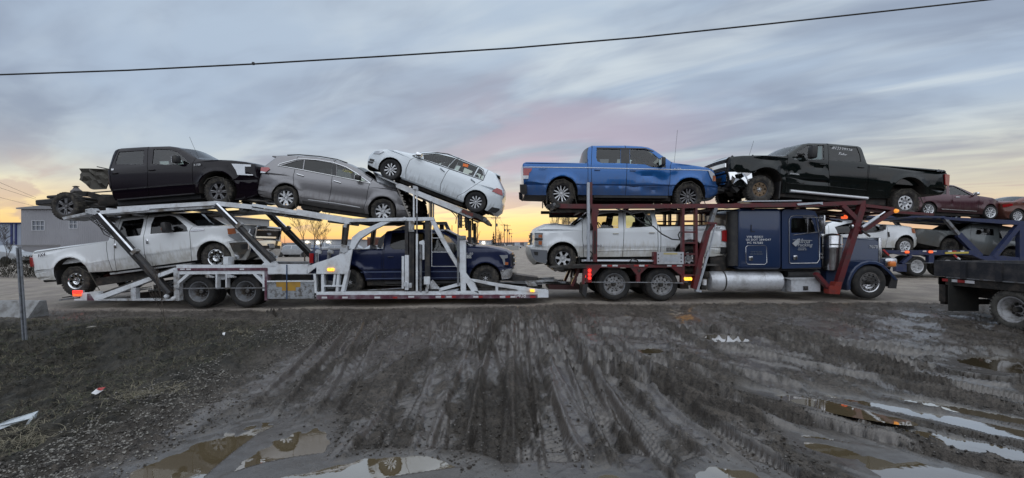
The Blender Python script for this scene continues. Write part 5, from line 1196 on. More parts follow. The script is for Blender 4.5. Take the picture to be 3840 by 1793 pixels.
T.br('ramp_support', (808, 640), (808, 1185), 20, T_white, Z4, y=(NY0 - .01, NY0 + .06)); T.br('ramp_support', (854, 645), (854, 1100), 15, T_white, Z4, y=(NY0 - .03, NY0 + .0)); T.tb('guide_rod', [(1040, 850), (1040, 1105)], .012, T_dark, Z4); T.tb('guide_rod', [(1080, 862), (1080, 1105)], .014, T_dark, Z4)
T.pl('support_head', [(795, 625), (860, 640), (866, 690), (795, 680)], T_worn, Z4, y=(NY0 - .04, NY0 + .06))
for x0, x1, th in ((1475, 1475, 24), (1510, 1510, 30), (1580, 1580, 22)): T.br('tower_leg', (x0, 1010), (x1, 1260), th, T_dark, Z4, y=(NY0 + .12, NY0 + .22), yf=(FY0 - .25, FY0 - .12), ref=NY0)
for yy in (1060, 1110, 1160, 1210): T.br('tower_rung', (1475, yy), (1580, yy + 6), 8, T_dark, Z4, y=(NY0 + .14, NY0 + .18), both=False, ref=NY0)
for q in ([(1340, 985), (1400, 1040), (1450, 1100), (1440, 1200)], [(1600, 1120), (1640, 1100), (1660, 1110), (1600, 1180), (1610, 1230)], [(1590, 1080), (1570, 1150), (1600, 1200), (1580, 1250)], [(1450, 1040), (1500, 1200), (1560, 1230)]): T.tb('air_hose', q, .012, M_hose, Z4, NY0 + .05)
T.br('tower_leg', (1545, 70), (1545, 330), 36, T_dark, Z5, y=(NY0 + .4, NY0 + .5), yf=(FY0 - .4, FY0 - .3), ref=NY0)
# gooseneck tongue
T.pl('tongue', [(2090, 715), (2358, 752), (2358, 776), (2200, 790), (1900, 790)], T_dark, Z5, y=(13.2, 14.0), both=False, ref=NY0); T.br('tongue_tube', (2200, 800), (2576, 782), 24, T_worn, Z5, y=(13.1, 13.3), yf=(13.9, 14.1), ref=NY0); T.br('tongue_tube', (60, 985), (555, 975), 26, T_worn, Z7, y=(13.2, 13.4), yf=(13.8, 14.0), ref=NY0)
T.pl('tongue_block', [(2195, 800), (2300, 790), (2340, 840), (2230, 845)], T_worn, Z5, y=(12.9, 13.2), both=False, ref=NY0); T.br('tongue_plate', (1960, 850), (2200, 858), 40, T_worn, Z5, y=(12.6, 12.7), both=False, ref=NY0)
T.br('hitch_beam', (330, 1022), (730, 1028), 60, surf('dark_red_steel', (.05, .012, .012), .6, wear=.3), Z7, y=(13.0, 14.2), both=False, ref=NY0)
for k in range(6): T.tb('air_hose', [(240 + 30 * k, 940), (330 + 30 * k, 934 + 6 * (k % 2)), (420 + 20 * k, 955), (560, 960 + 6 * k)], .014, M_hose, Z7, 13.0 + .08 * k)
T.pl('front_marker_lamp', [(90, 1022), (136, 1022), (138, 1052), (92, 1052)], L_amb, Z7, y=(NY0 - .05, NY0 - .01), both=False)

# ------------------------------------------------------------------ the truck
K_blue = paint('truck_dark_blue', (.010, .028, .085), .1, .35, .35, -.2, 1.2, mud=(.09, .08, .07), base_dust=.05, coat=.5)
K_tank = surf('aluminium_tank', (.66, .68, .72), .42, .35, wear=.3, wear_col=(.25, .24, .23), scale=3, bump=.05)
K_bright = surf('polished_canister', (.6, .6, .62), .22, .95, wear=.25, wear_col=(.2, .19, .18), scale=8)
TK = thing('truck', 'dark blue long nose sleeper truck with red car deck frame over its cab', 'truck', (6.5, YC, -.08))
K = Rig(TK)
def rounded_box(a, b, r, seg=3):
    """world box a..b with rounded vertical and top edges"""
    bm = bmesh.new(); bmesh.ops.create_cube(bm, size=1)
    c_ = [(a[i] + b[i]) / 2 for i in range(3)]; d = [abs(b[i] - a[i]) for i in range(3)]
    for v in bm.verts: v.co = Vector((v.co.x * d[0] + c_[0], v.co.y * d[1] + c_[1], v.co.z * d[2] + c_[2]))
    bmesh.ops.bevel(bm, geom=bm.edges[:], offset=r, segments=seg, affect='EDGES', profile=.5)
    bm.verts.index_update(); m = MB(); m.add([v.co for v in bm.verts], [tuple(v.index for v in f.verts) for f in bm.faces]); bm.free(); return m
CY = 12.46          # near side of the cab
def W9(x, y, Y=CY): return W3(Z9(x, y), Y)
a = W9(505, 815); b = W9(1003, 122); put('sleeper', rounded_box((a.x, CY, a.z), (b.x, 2 * YC - CY, b.z), .10), K_blue, TK)
a = W9(1003, 800); b = W9(1045, 150); put('cab_gap_boot', rounded_box((a.x - .05, CY + .10, a.z), (b.x, 2 * YC - CY - .10, b.z), .02, 1), M_black, TK)
# cab: side skins with a door and window opening, roof, windscreen
cabp = [(1010, 808), (1010, 160), (1040, 136), (1300, 138), (1385, 158), (1412, 210), (1430, 330), (1448, 430), (1452, 790)]
doorp = [(1088, 735), (1086, 250), (1105, 215), (1150, 206), (1370, 206), (1385, 220), (1424, 420), (1428, 700), (1400, 742), (1105, 746)]
winp = [(1108, 392), (1110, 250), (1125, 232), (1340, 236), (1352, 262), (1388, 392), (1380, 400), (1112, 402)]
def skin(name, poly, holes, mat, y, t, sg, glass=None):
    P = [W9(*p) for p in poly]; hs = [[W9(*p) for p in h] for h in holes]; pts = []; ed = []
    for L_ in [P] + hs:
        b_ = len(pts); pts += [(v.x, v.z) for v in L_]; ed += [(b_ + i, b_ + (i + 1) % len(L_)) for i in range(len(L_))]
    pp, ff = cdt(pts, ed); C_ = np.array([pp[list(f)].mean(0) for f in ff]); ok = inpoly(C_, [(v.x, v.z) for v in P])
    for h in hs: ok &= ~inpoly(C_, [(v.x, v.z) for v in h])
    ff = [f for f, k in zip(ff, ok) if k]; n = len(pp); y1 = y + t * -sg
    m = MB(False); m.add([(x, y, z) for x, z in pp] + [(x, y1, z) for x, z in pp], ff + [tuple(i + n for i in f)[::-1] for f in ff])
    cnt = {}
    for f in ff:
        for i in range(3): e = (f[i], f[(i + 1) % 3]); cnt.setdefault(tuple(sorted(e)), []).append(e)
    m.f += [(e[0][1], e[0][0], e[0][0] + n, e[0][1] + n) for e in cnt.values() if len(e) == 1]
    put(name, m, mat, TK)
for sg in (-1, 1):
    y = YC + sg * (YC - CY - .04); skin('cab_side', cabp, [doorp], K_blue, y, .05, sg)
    put('cab_lining', MB(False).prism([Z9(*p) for p in doorp if p[1] > 300], YC + sg * 1.0 - .01, YC + sg * 1.0 + .01, CY), M_inner, TK)
    skin('cab_door', [(x + (6 if x < 1200 else -6), yy + (6 if yy < 450 else -6)) for x, yy in doorp], [winp], K_blue, y + sg * .012, .05, sg)
    put('door_window', MB(False).prism([Z9(*p) for p in winp], y - .004, y + .004, CY), M_glass_m, TK)
    put('door_seal', MB().tube([Vector((W9(*p).x, y + sg * .02, W9(*p).z)) for p in doorp + [doorp[0]]], .010, 6), K_bright, TK)
    put('window_divider', MB(False).bar(Z9(1298, 236), Z9(1298, 402), 2.4, y - .012, y + .012, CY), K_bright, TK)
    put('window_divider', MB(False).bar(Z9(1340, 262), Z9(1408, 372), 2.2, y - .012, y + .012, CY), K_bright, TK)
    put('belt_trim', MB(False).bar(Z9(1130, 424), Z9(1400, 392), 2.2, y + sg * .02 - .01, y + sg * .02 + .01, CY), K_bright, TK)
wy = YC - CY - .05
P_ = [W9(*p) for p in cabp]
m = MB()       # roof, windscreen surround, floor and firewall as one loft round the outline
for i0, i1 in ((1, 2), (2, 3), (3, 4), (4, 5)): m.add([(P_[i0].x, YC - wy, P_[i0].z), (P_[i1].x, YC - wy, P_[i1].z), (P_[i1].x, YC + wy, P_[i1].z), (P_[i0].x, YC + wy, P_[i0].z)], [(0, 1, 2, 3)])
put('cab_roof', m, K_blue, TK)
for yy0, yy1, nm, mt in ((-wy, -wy + .08, 'windscreen_pillar', K_blue), (wy - .08, wy, 'windscreen_pillar', K_blue), (-.03, .03, 'windscreen_pillar', K_blue), (-wy + .08, -.03, 'windscreen', M_glass_m), (.03, wy - .08, 'windscreen', M_glass_m)):
    put(nm, MB(False).add([(P_[5].x, YC + yy0, P_[5].z), (P_[6].x, YC + yy0, P_[6].z), (P_[7].x, YC + yy0, P_[7].z), (P_[7].x, YC + yy1, P_[7].z), (P_[6].x, YC + yy1, P_[6].z), (P_[5].x, YC + yy1, P_[5].z)], [(0, 1, 4, 5), (1, 2, 3, 4)]), mt, TK)
put('firewall', MB(False).bbox((P_[7].x - .04, YC - wy, P_[8].z), (P_[7].x, YC + wy, P_[7].z)), K_blue, TK)
put('cab_floor', MB(False).bbox((P_[0].x, YC - wy, P_[0].z), (P_[8].x, YC + wy, P_[0].z + .12)), M_black, TK)
m = MB(); q = W9(1170, 420); m.bev((q.x - .05, YC - .6, q.z - .15), (.5, .5, .7), .06); m.bev((q.x - .2, YC - .6, q.z + .1), (.14, .5, .65), .06, Matrix.Rotation(R(-8), 4, 'Y')); put('seat', m, M_inner, TK)
# the driver seen through the door window
def person_driver(p):
    me = bpy.data.meshes.new('body'); V_ = [(0, 0, 0), (0, 0, .22), (0.02, 0, .42), (.03, 0, .50), (.045, 0, .56), (.06, 0, .66), (.055, 0, .76), (.03, -.17, .44), (.10, -.24, .26), (.30, -.20, .18), (.40, -.14, .22), (.03, .17, .44), (.10, .24, .26), (.30, .20, .18), (.40, .14, .22), (.35, -.12, -.02), (.42, -.12, -.40), (.35, .12, -.02), (.42, .12, -.40)]
    E_ = [(0, 1), (1, 2), (2, 3), (3, 4), (4, 5), (5, 6), (2, 7), (7, 8), (8, 9), (9, 10), (2, 11), (11, 12), (12, 13), (13, 14), (0, 15), (15, 16), (0, 17), (17, 18)]
    R_ = [.16, .15, .15, .07, .065, .095, .075, .075, .052, .042, .04, .075, .052, .042, .04, .085, .06, .085, .06]
    me.from_pydata(V_, E_, []); o = bpy.data.objects.new('t', me); COL.objects.link(o); mo = o.modifiers.new('s', 'SKIN')
    for v, r in zip(me.skin_vertices[0].data, R_): v.radius = (r, r)
    me.skin_vertices[0].data[0].use_root = True; o.modifiers.new('u', 'SUBSURF').levels = 1
    dg = bpy.context.evaluated_depsgraph_get(); dg.update(); m2 = bpy.data.meshes.new_from_object(o.evaluated_get(dg)); bpy.data.objects.remove(o)
    m2.materials.clear(); sk = surf('skin', (.35, .2, .14), .6); cl = surf('dark_jacket', (.02, .022, .03), .8)
    m2.materials.append(cl); m2.materials.append(sk)
    for f in m2.polygons:
        c_ = f.center; f.material_index = 1 if (c_.z > .53 or c_.x > .38 and c_.z > .1) else 0; f.use_smooth = True
    pr = thing('person', 'driver in dark jacket and cap seated behind the wheel of the blue truck', 'person', p)
    obj('body', m2, None, pr)
    obj('cap', MB().lathe([(.001, .13), (.06, .12), (.095, .07), (.10, .02)], (.055, 0, .70), 'z', 14), surf('dark_cap', (.03, .03, .035), .8), pr); obj('nose', MB().lathe([(.001, .03), (.014, .02), (.018, 0)], (.15, 0, .66), 'x', 8), sk, pr)
q = W9(1150, 330); person_driver((q.x - .03, YC - .62, q.z - .62))
m = MB(); q = W9(1290, 400); c_ = Vector((q.x + .02, YC - .6, q.z - .02)); M_ = Matrix.Rotation(R(-50), 4, 'Y'); m.tube([c_ + M_ @ Vector((.23 * math.cos(t), .23 * math.sin(t), 0)) for t in np.linspace(0, 2 * PI, 21)], .018, 6); put('steering_wheel', m, M_black, TK)
put('dashboard', MB().bbox((q.x + .1, YC - wy + .1, q.z - .35), (P_[7].x - .05, YC + wy - .1, q.z - .05)), M_inner, TK)
# hood, radiator shell, fender
HN = 13.02
def W9h(x, y, Y=HN): return W3(Z9(x, y), Y)
m = MB(ang=40); sect = []
for (x, yt, yb, wd) in ((1452, 437, 790, .62), (1660, 446, 860, .60), (1900, 458, 900, .56), (2100, 474, 900, .53)):
    c0 = W9h(x, yt); c1 = W9h(x, yb); w_ = wd; h_ = .08
    sect.append([Vector((c0.x, YC + s_ * w_ * f_, z_)) for s_, f_, z_ in ((-1, 1, c1.z), (-1, 1, c0.z - h_), (-1, .94, c0.z - .02), (-1, .80, c0.z), (0, 0, c0.z + .03), (1, .80, c0.z), (1, .94, c0.z - .02), (1, 1, c0.z - h_), (1, 1, c1.z))])
for a_, b_ in zip(sect, sect[1:]): m.add(a_ + b_, [(k, k + 1, k + 10, k + 9) for k in range(8)])
m.add(sect[-1], [tuple(range(9))]); put('hood', m, K_blue, TK)
c0, c1 = W9h(2100, 468), W9h(2142, 720); put('radiator_shell', rounded_box((c0.x, YC - .55, c1.z - .35), (c1.x, YC + .55, c0.z + .04), .03, 2), K_bright, TK)
put('radiator_mesh', MB(False).bbox((c1.x, YC - .45, c1.z - .3), (c1.x + .01, YC + .45, c0.z - .06)), M_black, TK)
for k in range(7): put('radiator_bar', MB(False).bbox((c1.x + .01, YC - .42 + k * .13, c1.z - .3), (c1.x + .025, YC - .38 + k * .13, c0.z - .06)), K_bright, TK)
SW = Z9(2005, 960)
sw = W3(SW, 12.44)
for sg in (-1, 1):   # fenders: sweep over the wheel
    m = MB(ang=40); arc = []
    pts9 = [(1742, 1050), (1735, 990), (1745, 930), (1780, 850), (1830, 785), (1900, 735), (1980, 715), (2070, 720), (2150, 755), (2220, 820), (2280, 890), (2312, 930)]
    for (x, y_) in pts9:
        p = W3(Z9(x, y_), 12.44); arc.append(p)
    rows = []
    for p in arc:
        d = Vector((sw.x - p.x, 0, sw.z - p.z)).normalized()
        yo, yi = YC + sg * (YC - 12.44), YC + sg * .50
        rows.append([Vector((p.x, yo, p.z)) + d * .09, Vector((p.x, yo, p.z)) + d * .03, Vector((p.x, yo - sg * .03, p.z)), Vector((p.x, (yo + yi) / 2, p.z)) - d * .02, Vector((p.x, yi, p.z)) + d * .0])
    for a_, b_ in zip(rows, rows[1:]): m.add(a_ + b_, [(k, k + 1, k + 6, k + 5) for k in range(4)])
    me = m.mesh(); put('fender', me, K_blue, TK)
    y0 = YC + sg * (YC - 12.44)
    put('bumper_side', MB(False).prism([Z9(*p) for p in ((2222, 820), (2314, 930), (2296, 1030), (2205, 1026), (2240, 920))], y0 + (0.02 if sg < 0 else -.05), y0 + (.05 if sg < 0 else -.02), 12.44), M_black, TK)
    put('headlight_pod', MB().bev(W3(Z9(2200, 735), 12.7) + Vector((0, 2 * (YC - 12.7) if sg > 0 else 0, 0)), (.36, .22, .26), .05), K_bright, TK)
    put('turn_signal', MB().bev(W3(Z9(2240, 752), 12.56) + Vector((0, 2 * (YC - 12.56) if sg > 0 else 0, 0)), (.20, .10, .16), .04), M_amber if sg > 0 else surf('amber_glow', (.75, .22, .05), .3), TK)
    put('air_cleaner', MB().lathe([(.10, -.84), (.235, -.83), (.245, -.80), (.245, -.20), (.252, -.19), (.252, -.15), (.245, -.14), (.245, .14), (.235, .17), (.15, .22), (.02, .24)], W3(Z9(1567, 500), 12.76) + Vector((0, 2 * (YC - 12.76) if sg > 0 else 0, 0)), 'z', 28), K_bright, TK)
    put('air_cleaner_band', MB().lathe([(.247, -.012), (.262, -.012), (.262, .012), (.247, .012)], W3(Z9(1567, 530), 12.76) + Vector((0, 2 * (YC - 12.76) if sg > 0 else 0, 0)), 'z', 28), M_chrome, TK)
    put('air_cleaner_lower', MB().bbox(W3(Z9(1500, 980), 12.76) + Vector((0, 2 * (YC - 12.9) if sg > 0 else 0, 0)), W3(Z9(1640, 790), 12.76) + Vector((0, .3 + (2 * (YC - 12.9) if sg > 0 else 0), 0))), K_blue, TK)
    # mirror on two arms
    mx = W9(1440, 240, 12.25); yy = 12.2 if sg < 0 else 2 * YC - 12.2
    put('wing_mirror', MB().bev((mx.x, yy, W9(1440, 310, 12.25).z), (.05, .20, .52), .02), K_bright, TK)
    put('mirror_arm', MB().tube([Vector((W9(1240, 222).x, YC + sg * 1.12, W9(1240, 222).z)), Vector((mx.x - .05, yy, mx.z + .03)), Vector((mx.x, yy, mx.z))], .014, 6), K_bright, TK); put('mirror_arm', MB().tube([Vector((mx.x, yy, mx.z - .5)), Vector((W9(1420, 392).x, YC + sg * 1.10, W9(1420, 392).z))], .014, 6), K_bright, TK)
    put('mirror_brace', MB().tube([Vector((mx.x + .07, yy, mx.z + .02)), Vector((mx.x + .07, yy, mx.z - .5))], .010, 6), K_bright, TK)
    put('spot_mirror', MB().lathe([(.001, -.03), (.06, -.02), (.075, .02), (.02, .05)], W3(Z9(1780, 330), 12.35) + Vector((0, 2 * (YC - 12.35) if sg > 0 else 0, 0)), 'x', 14), K_bright, TK)
put('front_bumper', MB().bev((sw.x + .74, YC, sw.z + .02), (.10, 2.2, .34), .04), M_black, TK)
for sg in (-1, 1):
    add_wheel(TK, sw.x - 6.5, sg * (YC - 12.44 - .16), sw.z + .08, 'truck10', .475, .285, .28, K_bright, M_rubber, M_steelblk, sg > 0, .05, False, K_bright)
put('axle', MB().tube([Vector((sw.x, 12.6, sw.z)), Vector((sw.x, 14.6, sw.z))], .07, 8), M_under, TK)
# frame, drive axles
K.pl('frame_rail', [(100, 830), (2150, 850), (2150, 920), (100, 900)], M_under, Z9, y=(13.1, 13.2), yf=(14.0, 14.1), ref=12.6)
K.pl('frame_rail', [(740, 800), (2576, 812), (2576, 880), (740, 870)], M_under, Z7, y=(13.1, 13.2), yf=(14.0, 14.1), ref=12.6)
for i, c_ in enumerate(((1083, 962), (1643, 966))):
    p = W3(Z7(*c_), 12.40)
    for far in (0, 1):
        for k in (0, 1):
            yy = 12.54 + k * .34; yy = yy if not far else 2 * YC - yy
            add_wheel(TK, p.x - 6.5, yy - YC, p.z + .08, 'truck10', .465, .30, .27, M_steelgry, M_rubber, M_steelblk, bool(far), -.10, False, T_steel)
    put('axle', MB().tube([Vector((p.x, 12.7, p.z)), Vector((p.x, 14.5, p.z))], .07, 8).lathe([(.05, -.25), (.2, -.15), (.22, 0), (.2, .15), (.05, .25)], (p.x, YC, p.z), n=14), M_under, TK)
K.br('suspension_beam', (1040, 985), (1690, 985), 50, M_under, Z7, y=(12.95, 13.1), yf=(14.1, 14.25), ref=12.6)
# fuel tank, step box, air tank
tz = W3(Z9(600, 952), 12.50 + .0); xa, xb = W3(Z9(200, 952), 12.5).x, W3(Z9(1047, 952), 12.5).x; rT = .29
for sg in (-1, 1):
    y = YC + sg * (YC - 12.5 - rT)
    m = MB(); L_ = xb - xa; m.lathe([(.002, 0), (rT * .7, .01), (rT * .93, .04), (rT, .10), (rT, L_ - .10), (rT * .93, L_ - .04), (rT * .7, L_ - .01), (.002, L_)], (xa, y, tz.z), 'x', 32); put('fuel_tank', m, K_tank, TK)
    for px in (375, 828): put('tank_strap', MB().lathe([(rT + .001, -.02), (rT + .008, -.018), (rT + .008, .018), (rT + .001, .02)], (W3(Z9(px, 952), 12.5).x, y, tz.z), 'x', 32), T_dark if px < 500 else K_tank, TK)
    for px in (740,): put('tank_weld', MB().lathe([(rT, -.006), (rT + .003, 0), (rT, .006)], (W3(Z9(px, 952), 12.5).x, y, tz.z), 'x', 32), K_tank, TK)
    put('tank_cap', MB().lathe([(.02, .03), (.05, .03), (.055, 0)], (W3(Z9(310, 840), 12.5).x, y - sg * .05, tz.z + rT - .01), 'z', 12), T_dark, TK)
K.pl('tool_box', [(1105, 926), (1432, 926), (1432, 1064), (1105, 1064)], K_tank, Z9, y=(12.46, 12.95), yf=(14.25, 14.74)); K.pl('tool_box_lid', [(1050, 914), (1432, 908), (1438, 926), (1100, 930)], K_tank, Z9, y=(12.44, 12.95), yf=(14.25, 14.76)); K.pl('tool_box_bracket', [(1045, 930), (1108, 935), (1108, 1082), (1048, 1060)], T_steel, Z9, y=(12.7, 12.74), both=False, ref=12.46)
K.pl('box_latch', [(1243, 1002), (1292, 1002), (1292, 1046), (1243, 1046)], T_dark, Z9, y=(12.44, 12.46), both=False); K.pl('box_latch', [(1252, 1014), (1284, 1014), (1284, 1030), (1252, 1030)], K_bright, Z9, y=(12.43, 12.44), both=False)
put('air_tank', MB().tube([W3(Z9(1040, 862), 12.8), W3(Z9(1400, 862), 12.8)], .13, 16), M_black, TK)
K.pl('cab_skirt', [(520, 815), (1452, 792), (1452, 830), (520, 842)], M_black, Z9, y=(12.7, 14.5), both=False, ref=CY)
# sleeper details
sk_ = [(612, 545), (800, 543), (826, 560), (830, 735), (805, 758), (615, 756), (594, 735), (592, 562)]
put('locker_seal', MB().tube([W3(Z9(*p), CY - .006) for p in sk_ + [sk_[0]]], .009, 6), K_bright, TK); put('locker_door', MB(False).prism([Z9(*p) for p in sk_], CY - .008, CY + .02), K_blue, TK)
for p in ((648, 690), (1150, 680)): put('paddle_latch', MB().bev(W3(Z9(*p), CY - .02), (.11, .02, .12), .01), K_bright, TK); put('latch_pocket', MB().bev(W3(Z9(p[0] + 12, p[1]), CY - .032), (.04, .01, .08), .004), M_black, TK)
put('oval_plate', MB().lathe([(.10, .003), (.085, -.006), (.001, -.006)], (0, 0, 0), 'y', 20), K_bright, TK); bpy.data.objects[[o.name for o in bpy.data.objects if o.name.startswith('oval_plate')][-1]].location = W3(Z9(910, 788), CY - .004) - TK.location; bpy.data.objects[[o.name for o in bpy.data.objects if o.name.startswith('oval_plate')][-1]].scale = (1.2, 1, .5)
def ktext(body, p, size, mat=M_white_lt, Y=CY - .012, Z=Z9, shear=0., sp=1., name='lettering'):
    me = text_mesh(body, size, .006, None, shear, sp); me.transform(Matrix.Translation(W3(Z(*p), Y))); put(name, me, mat, TK)
ktext('VIN 485821', (696, 447), .085, sp=1.15); ktext('US DOT 2844347', (734, 480), .085, sp=1.15); ktext('MC 967685', (696, 514), .085, sp=1.15); ktext('L', (668, 355), .30, surf('dark_letter', (.008, .012, .03), .4))
ktext('GVW 80,000', (710, 616), .06, surf('faded_letter', (.10, .12, .16), .5)); ktext('VIN KD485821', (712, 642), .06, MATS['faded_letter']); ktext('Alma', (1235, 494), .19, surf('silver_letter', (.4, .42, .45), .4), shear=.3); ktext('Trucking', (1240, 538), .14, MATS['silver_letter'], shear=.3); ktext('CALDWELL', (1228, 574), .045, MATS['silver_letter']); ktext('Caldwell, ID', (1228, 592), .05, MATS['silver_letter'])
ktext('7070', (2032, 560), .13, Y=HN - .0 + .02)
K.pl('logo_mark', [(1112, 520), (1180, 465), (1190, 520), (1150, 555)], MATS['silver_letter'], Z9, y=(CY - .012, CY - .008), both=False, ref=CY); K.br('logo_mark', (1120, 480), (1335, 488), 5, MATS['silver_letter'], Z9, y=(CY - .012, CY - .008), both=False, ref=CY)
# mirror style work lamp pairs and door hinges
for yy in (640, 680): K.br('door_hinge', (1450, yy - 12), (1450, yy + 12), 28, K_bright, Z9, y=(CY - .02, CY + .02), both=False)
# red deck over the truck
def kb(nm, p, q, th, Z, mat=K_red, **k): K.br(nm, p, q, th, mat, Z, **k)
K.pl('upper_rail', [(430, 12), (820, 18), (2576, 12), (2576, 60), (870, 72), (430, 66)], K_red, Z7); K.pl('upper_rail', [(460, 66), (1450, 56), (1945, 34), (1945, 78), (1440, 102), (1170, 106), (460, 116)], K_red, Z9)
K.pl('rail_nose', [(400, 60), (880, 62), (870, 112), (620, 112), (400, 110)], M_under, Z7, y=(NY0 + .1, NY1 + .1)); K.br('rail_tail', (395, 790), (560, 790), 40, M_under, Z6, y=(NY0, NY1 + .2))
for k, (px, py) in enumerate(((455, 775), (485, 770), (520, 790), (470, 810))): put('winch_roller', MB().tube([W3(Z6(px, py), NY0 - .02), W3(Z6(px, py), NY0) + Vector((0, .5, 0))], .045, 10), T_steel if k == 1 else T_dark, TK)
kb('front_rail', (1945, 92), (2262, 132), 34, Z9); kb('front_strut', (2262, 150), (1880, 400), 46, Z9); kb('front_post', (1925, 70), (1850, 330), 64, Z9); kb('front_post', (1858, 320), (1655, 960), 62, Z9); K.pl('post_shoe', [(1610, 955), (1680, 955), (1648, 1094), (1530, 1088), (1532, 1005), (1590, 1000)], K_redb, Z9, y=(NY0 - .03, NY1 + .03)); kb('front_brace', (1690, 88), (1868, 260), 48, Z9); kb('front_brace', (1395, 860), (1545, 1030), 40, Z9)
T_sil = surf('silver_strut', (.5, .53, .58), .4, .5, wear=.2)
K.tb('tilt_cylinder', [(1905, 340), (2085, 215)], .045, T_sil, Z9, NY0 - .06, both=True); K.tb('tilt_cylinder', [(2085, 215), (2160, 165)], .02, T_chr, Z9, NY0 - .06, both=True); K.tb('tilt_cylinder', [(1900, 375), (1990, 440)], .03, T_dark, Z9, NY0 - .05)
put('amber_lamp', MB().lathe([(.0, -.06), (.045, -.05), (.06, 0), (.05, .05)], W3(Z9(2286, 154), NY0 - .02), n=14), lampm('lamp_marker_dim', (1., .36, .05), .9, (.4, .18, .03)), TK); put('red_lamp', MB().bev(W3(Z9(1703, 222), 13.6), (.17, .1, .12), .03), L_org, TK); K.br('lamp_bracket', (1520, 230), (1690, 215), 10, T_sil, Z9, y=(13.5, 13.6), both=False, ref=12.9)
K.pl('rail_strap', [(1170, 72), (1190, 66), (1460, 52), (1462, 84), (1420, 72), (1180, 92)], T_sil, Z9, y=(NY0 - .03, NY0 - .01), both=False)
K.br('loose_plate', (570, 44), (1220, 38), 12, T_sil, Z9, y=(NY0, NY1 + .2), both=False)
for y0, y1 in ((12.5, 13.1), (14.1, 14.7)): track(TK, [Z7(400, 30), Z7(2500, 22), Z9(1200, 78), Z9(1950, 70)], y0, y1, T_deck, .02); track(TK, [Z9(1950, 75), Z9(2576, 140)], y0, y1, T_deck, .04)
crosses(TK, [Z7(500, 40), Z7(2500, 35), Z9(1900, 80)], 1.0, K_red, .08); crosses(TK, [Z9(1950, 95), Z9(2500, 145)], .6, K_red, .06)
K.br('deck_beam', (1240, 150), (1880, 190), 16, M_under, Z9, y=(12.9, 13.0), ref=NY0, both=False); K.br('deck_beam', (1060, 130), (1700, 190), 12, M_under, Z9, y=(13.3, 13.4), ref=NY0, both=False); K.br('deck_beam', (1430, 110), (2200, 240), 14, M_under, Z9, y=(14.0, 14.1), ref=NY0, both=False)
K.br('deck_beam', (1945, 140), (2750, 190), 26, K_red, Z9, y=(NY0 + .1, NY0 + .2), both=True, ref=NY0)
# rear posts, ladder, rods
K.pl('rear_post', [(815, 60), (892, 60), (900, 100), (880, 180), (878, 700), (828, 700), (832, 300), (815, 250)], K_red, Z7); kb('post_slot', (853, 330), (853, 600), 16, Z7, MATS['rubber_hose'], y=(NY0 - .006, NY0)); kb('post_extension', (935, 500), (935, 770), 30, Z6)
K.tb('guide_rod', [(900, 505), (900, 880)], .045, T_sil, Z6, NY0 - .06); K.tb('guide_rod', [(775, 0), (775, 692)], .045, T_sil, Z7, NY0 - .06)
for x0 in (1893, 2048): kb('ladder_rail', (x0, 60), (x0, 850), 28, Z7)
for yy, th in ((215, 14), (347, 18), (475, 18), (606, 18), (735, 22), (855, 18)): kb('ladder_rung', (1905, yy), (2036, yy), th, Z7, y=(NY0 + .02, NY0 + .07))
K.pl('rear_diagonal', [(2262, 62), (2302, 62), (2218, 330), (2150, 610), (2110, 600), (2170, 340)], T_steel, Z7, y=(NY0 - .02, NY1)); K.pl('rear_diagonal', [(2230, 240), (2280, 245), (2215, 340), (2130, 640), (2060, 1030), (2005, 1010), (2070, 660), (2170, 340)], K_red, Z7, y=(NY0 - .04, NY1)); K.br('chain_channel', (2180, 420), (2110, 640), 22, MATS['rubber_hose'], Z7, y=(NY0 - .048, NY0 - .04), both=False)
K.br('white_strut', (2275, 255), (2200, 570), 12, T_sil, Z7, y=(NY0 - .07, NY0 - .04), both=False); K.br('support_leg', (2196, 565), (2062, 1035), 26, T_sil, Z7, y=(NY0 - .06, NY0 - .02), both=False); K.pl('leg_foot', [(2040, 1030), (2110, 1036), (2106, 1058), (2050, 1050)], T_sil, Z7, y=(NY0 - .08, NY0 + .05), both=False); K.pl('diagonal_joint', [(2180, 228), (2290, 236), (2290, 262), (2180, 256)], K_red, Z7, y=(NY0 - .06, NY1))
for px in (1740, 1860, 2110, 2160): kb('far_post', (px, 100), (px, 275), 22 if px != 1860 else 60, Z7, y=(FY0, FY1), both=False, ref=FY0)
kb('far_rail', (1600, 222), (2160, 222), 14, Z7, y=(FY0, FY1), both=False, ref=FY0); kb('far_rail', (1590, 272), (2200, 270), 20, Z7, MATS['rubber_hose'], y=(FY0, FY1), both=False, ref=FY0)
K.pl('lower_rail', [(740, 734), (1900, 728), (1900, 764), (745, 768)], K_red, Z7)
for x0, w_, m_ in ((930, 62, M_reflw), (1000, 50, M_reflr), (1058, 62, M_reflw), (1310, 56, M_reflr), (1370, 62, M_reflw), (1436, 40, M_reflr), (1700, 52, M_reflw), (1758, 50, M_reflr), (1818, 62, M_reflw)): K.pl('reflector', [(x0, 733), (x0 + w_, 733), (x0 + w_, 752), (x0, 752)], m_, Z7, y=(NY0 - .008, NY0), both=False)
K.pl('fender_bracket', [(745, 768), (915, 764), (830, 865), (812, 880), (812, 940), (745, 940)], K_red, Z7, y=(NY0 + .01, NY1)); K.pl('fender_bracket', [(1270, 764), (1470, 764), (1388, 840), (1382, 940), (1342, 940), (1342, 850)], K_red, Z7, y=(NY0 + .01, NY1)); K.pl('fender_bracket', [(1750, 764), (1902, 764), (1902, 965), (1868, 965), (1868, 860)], K_red, Z7, y=(NY0 + .01, NY1)); K.tb('fender_rod', [(812, 938), (1370, 940), (1890, 948)], .014, T_steel, Z7, NY0 - .04)
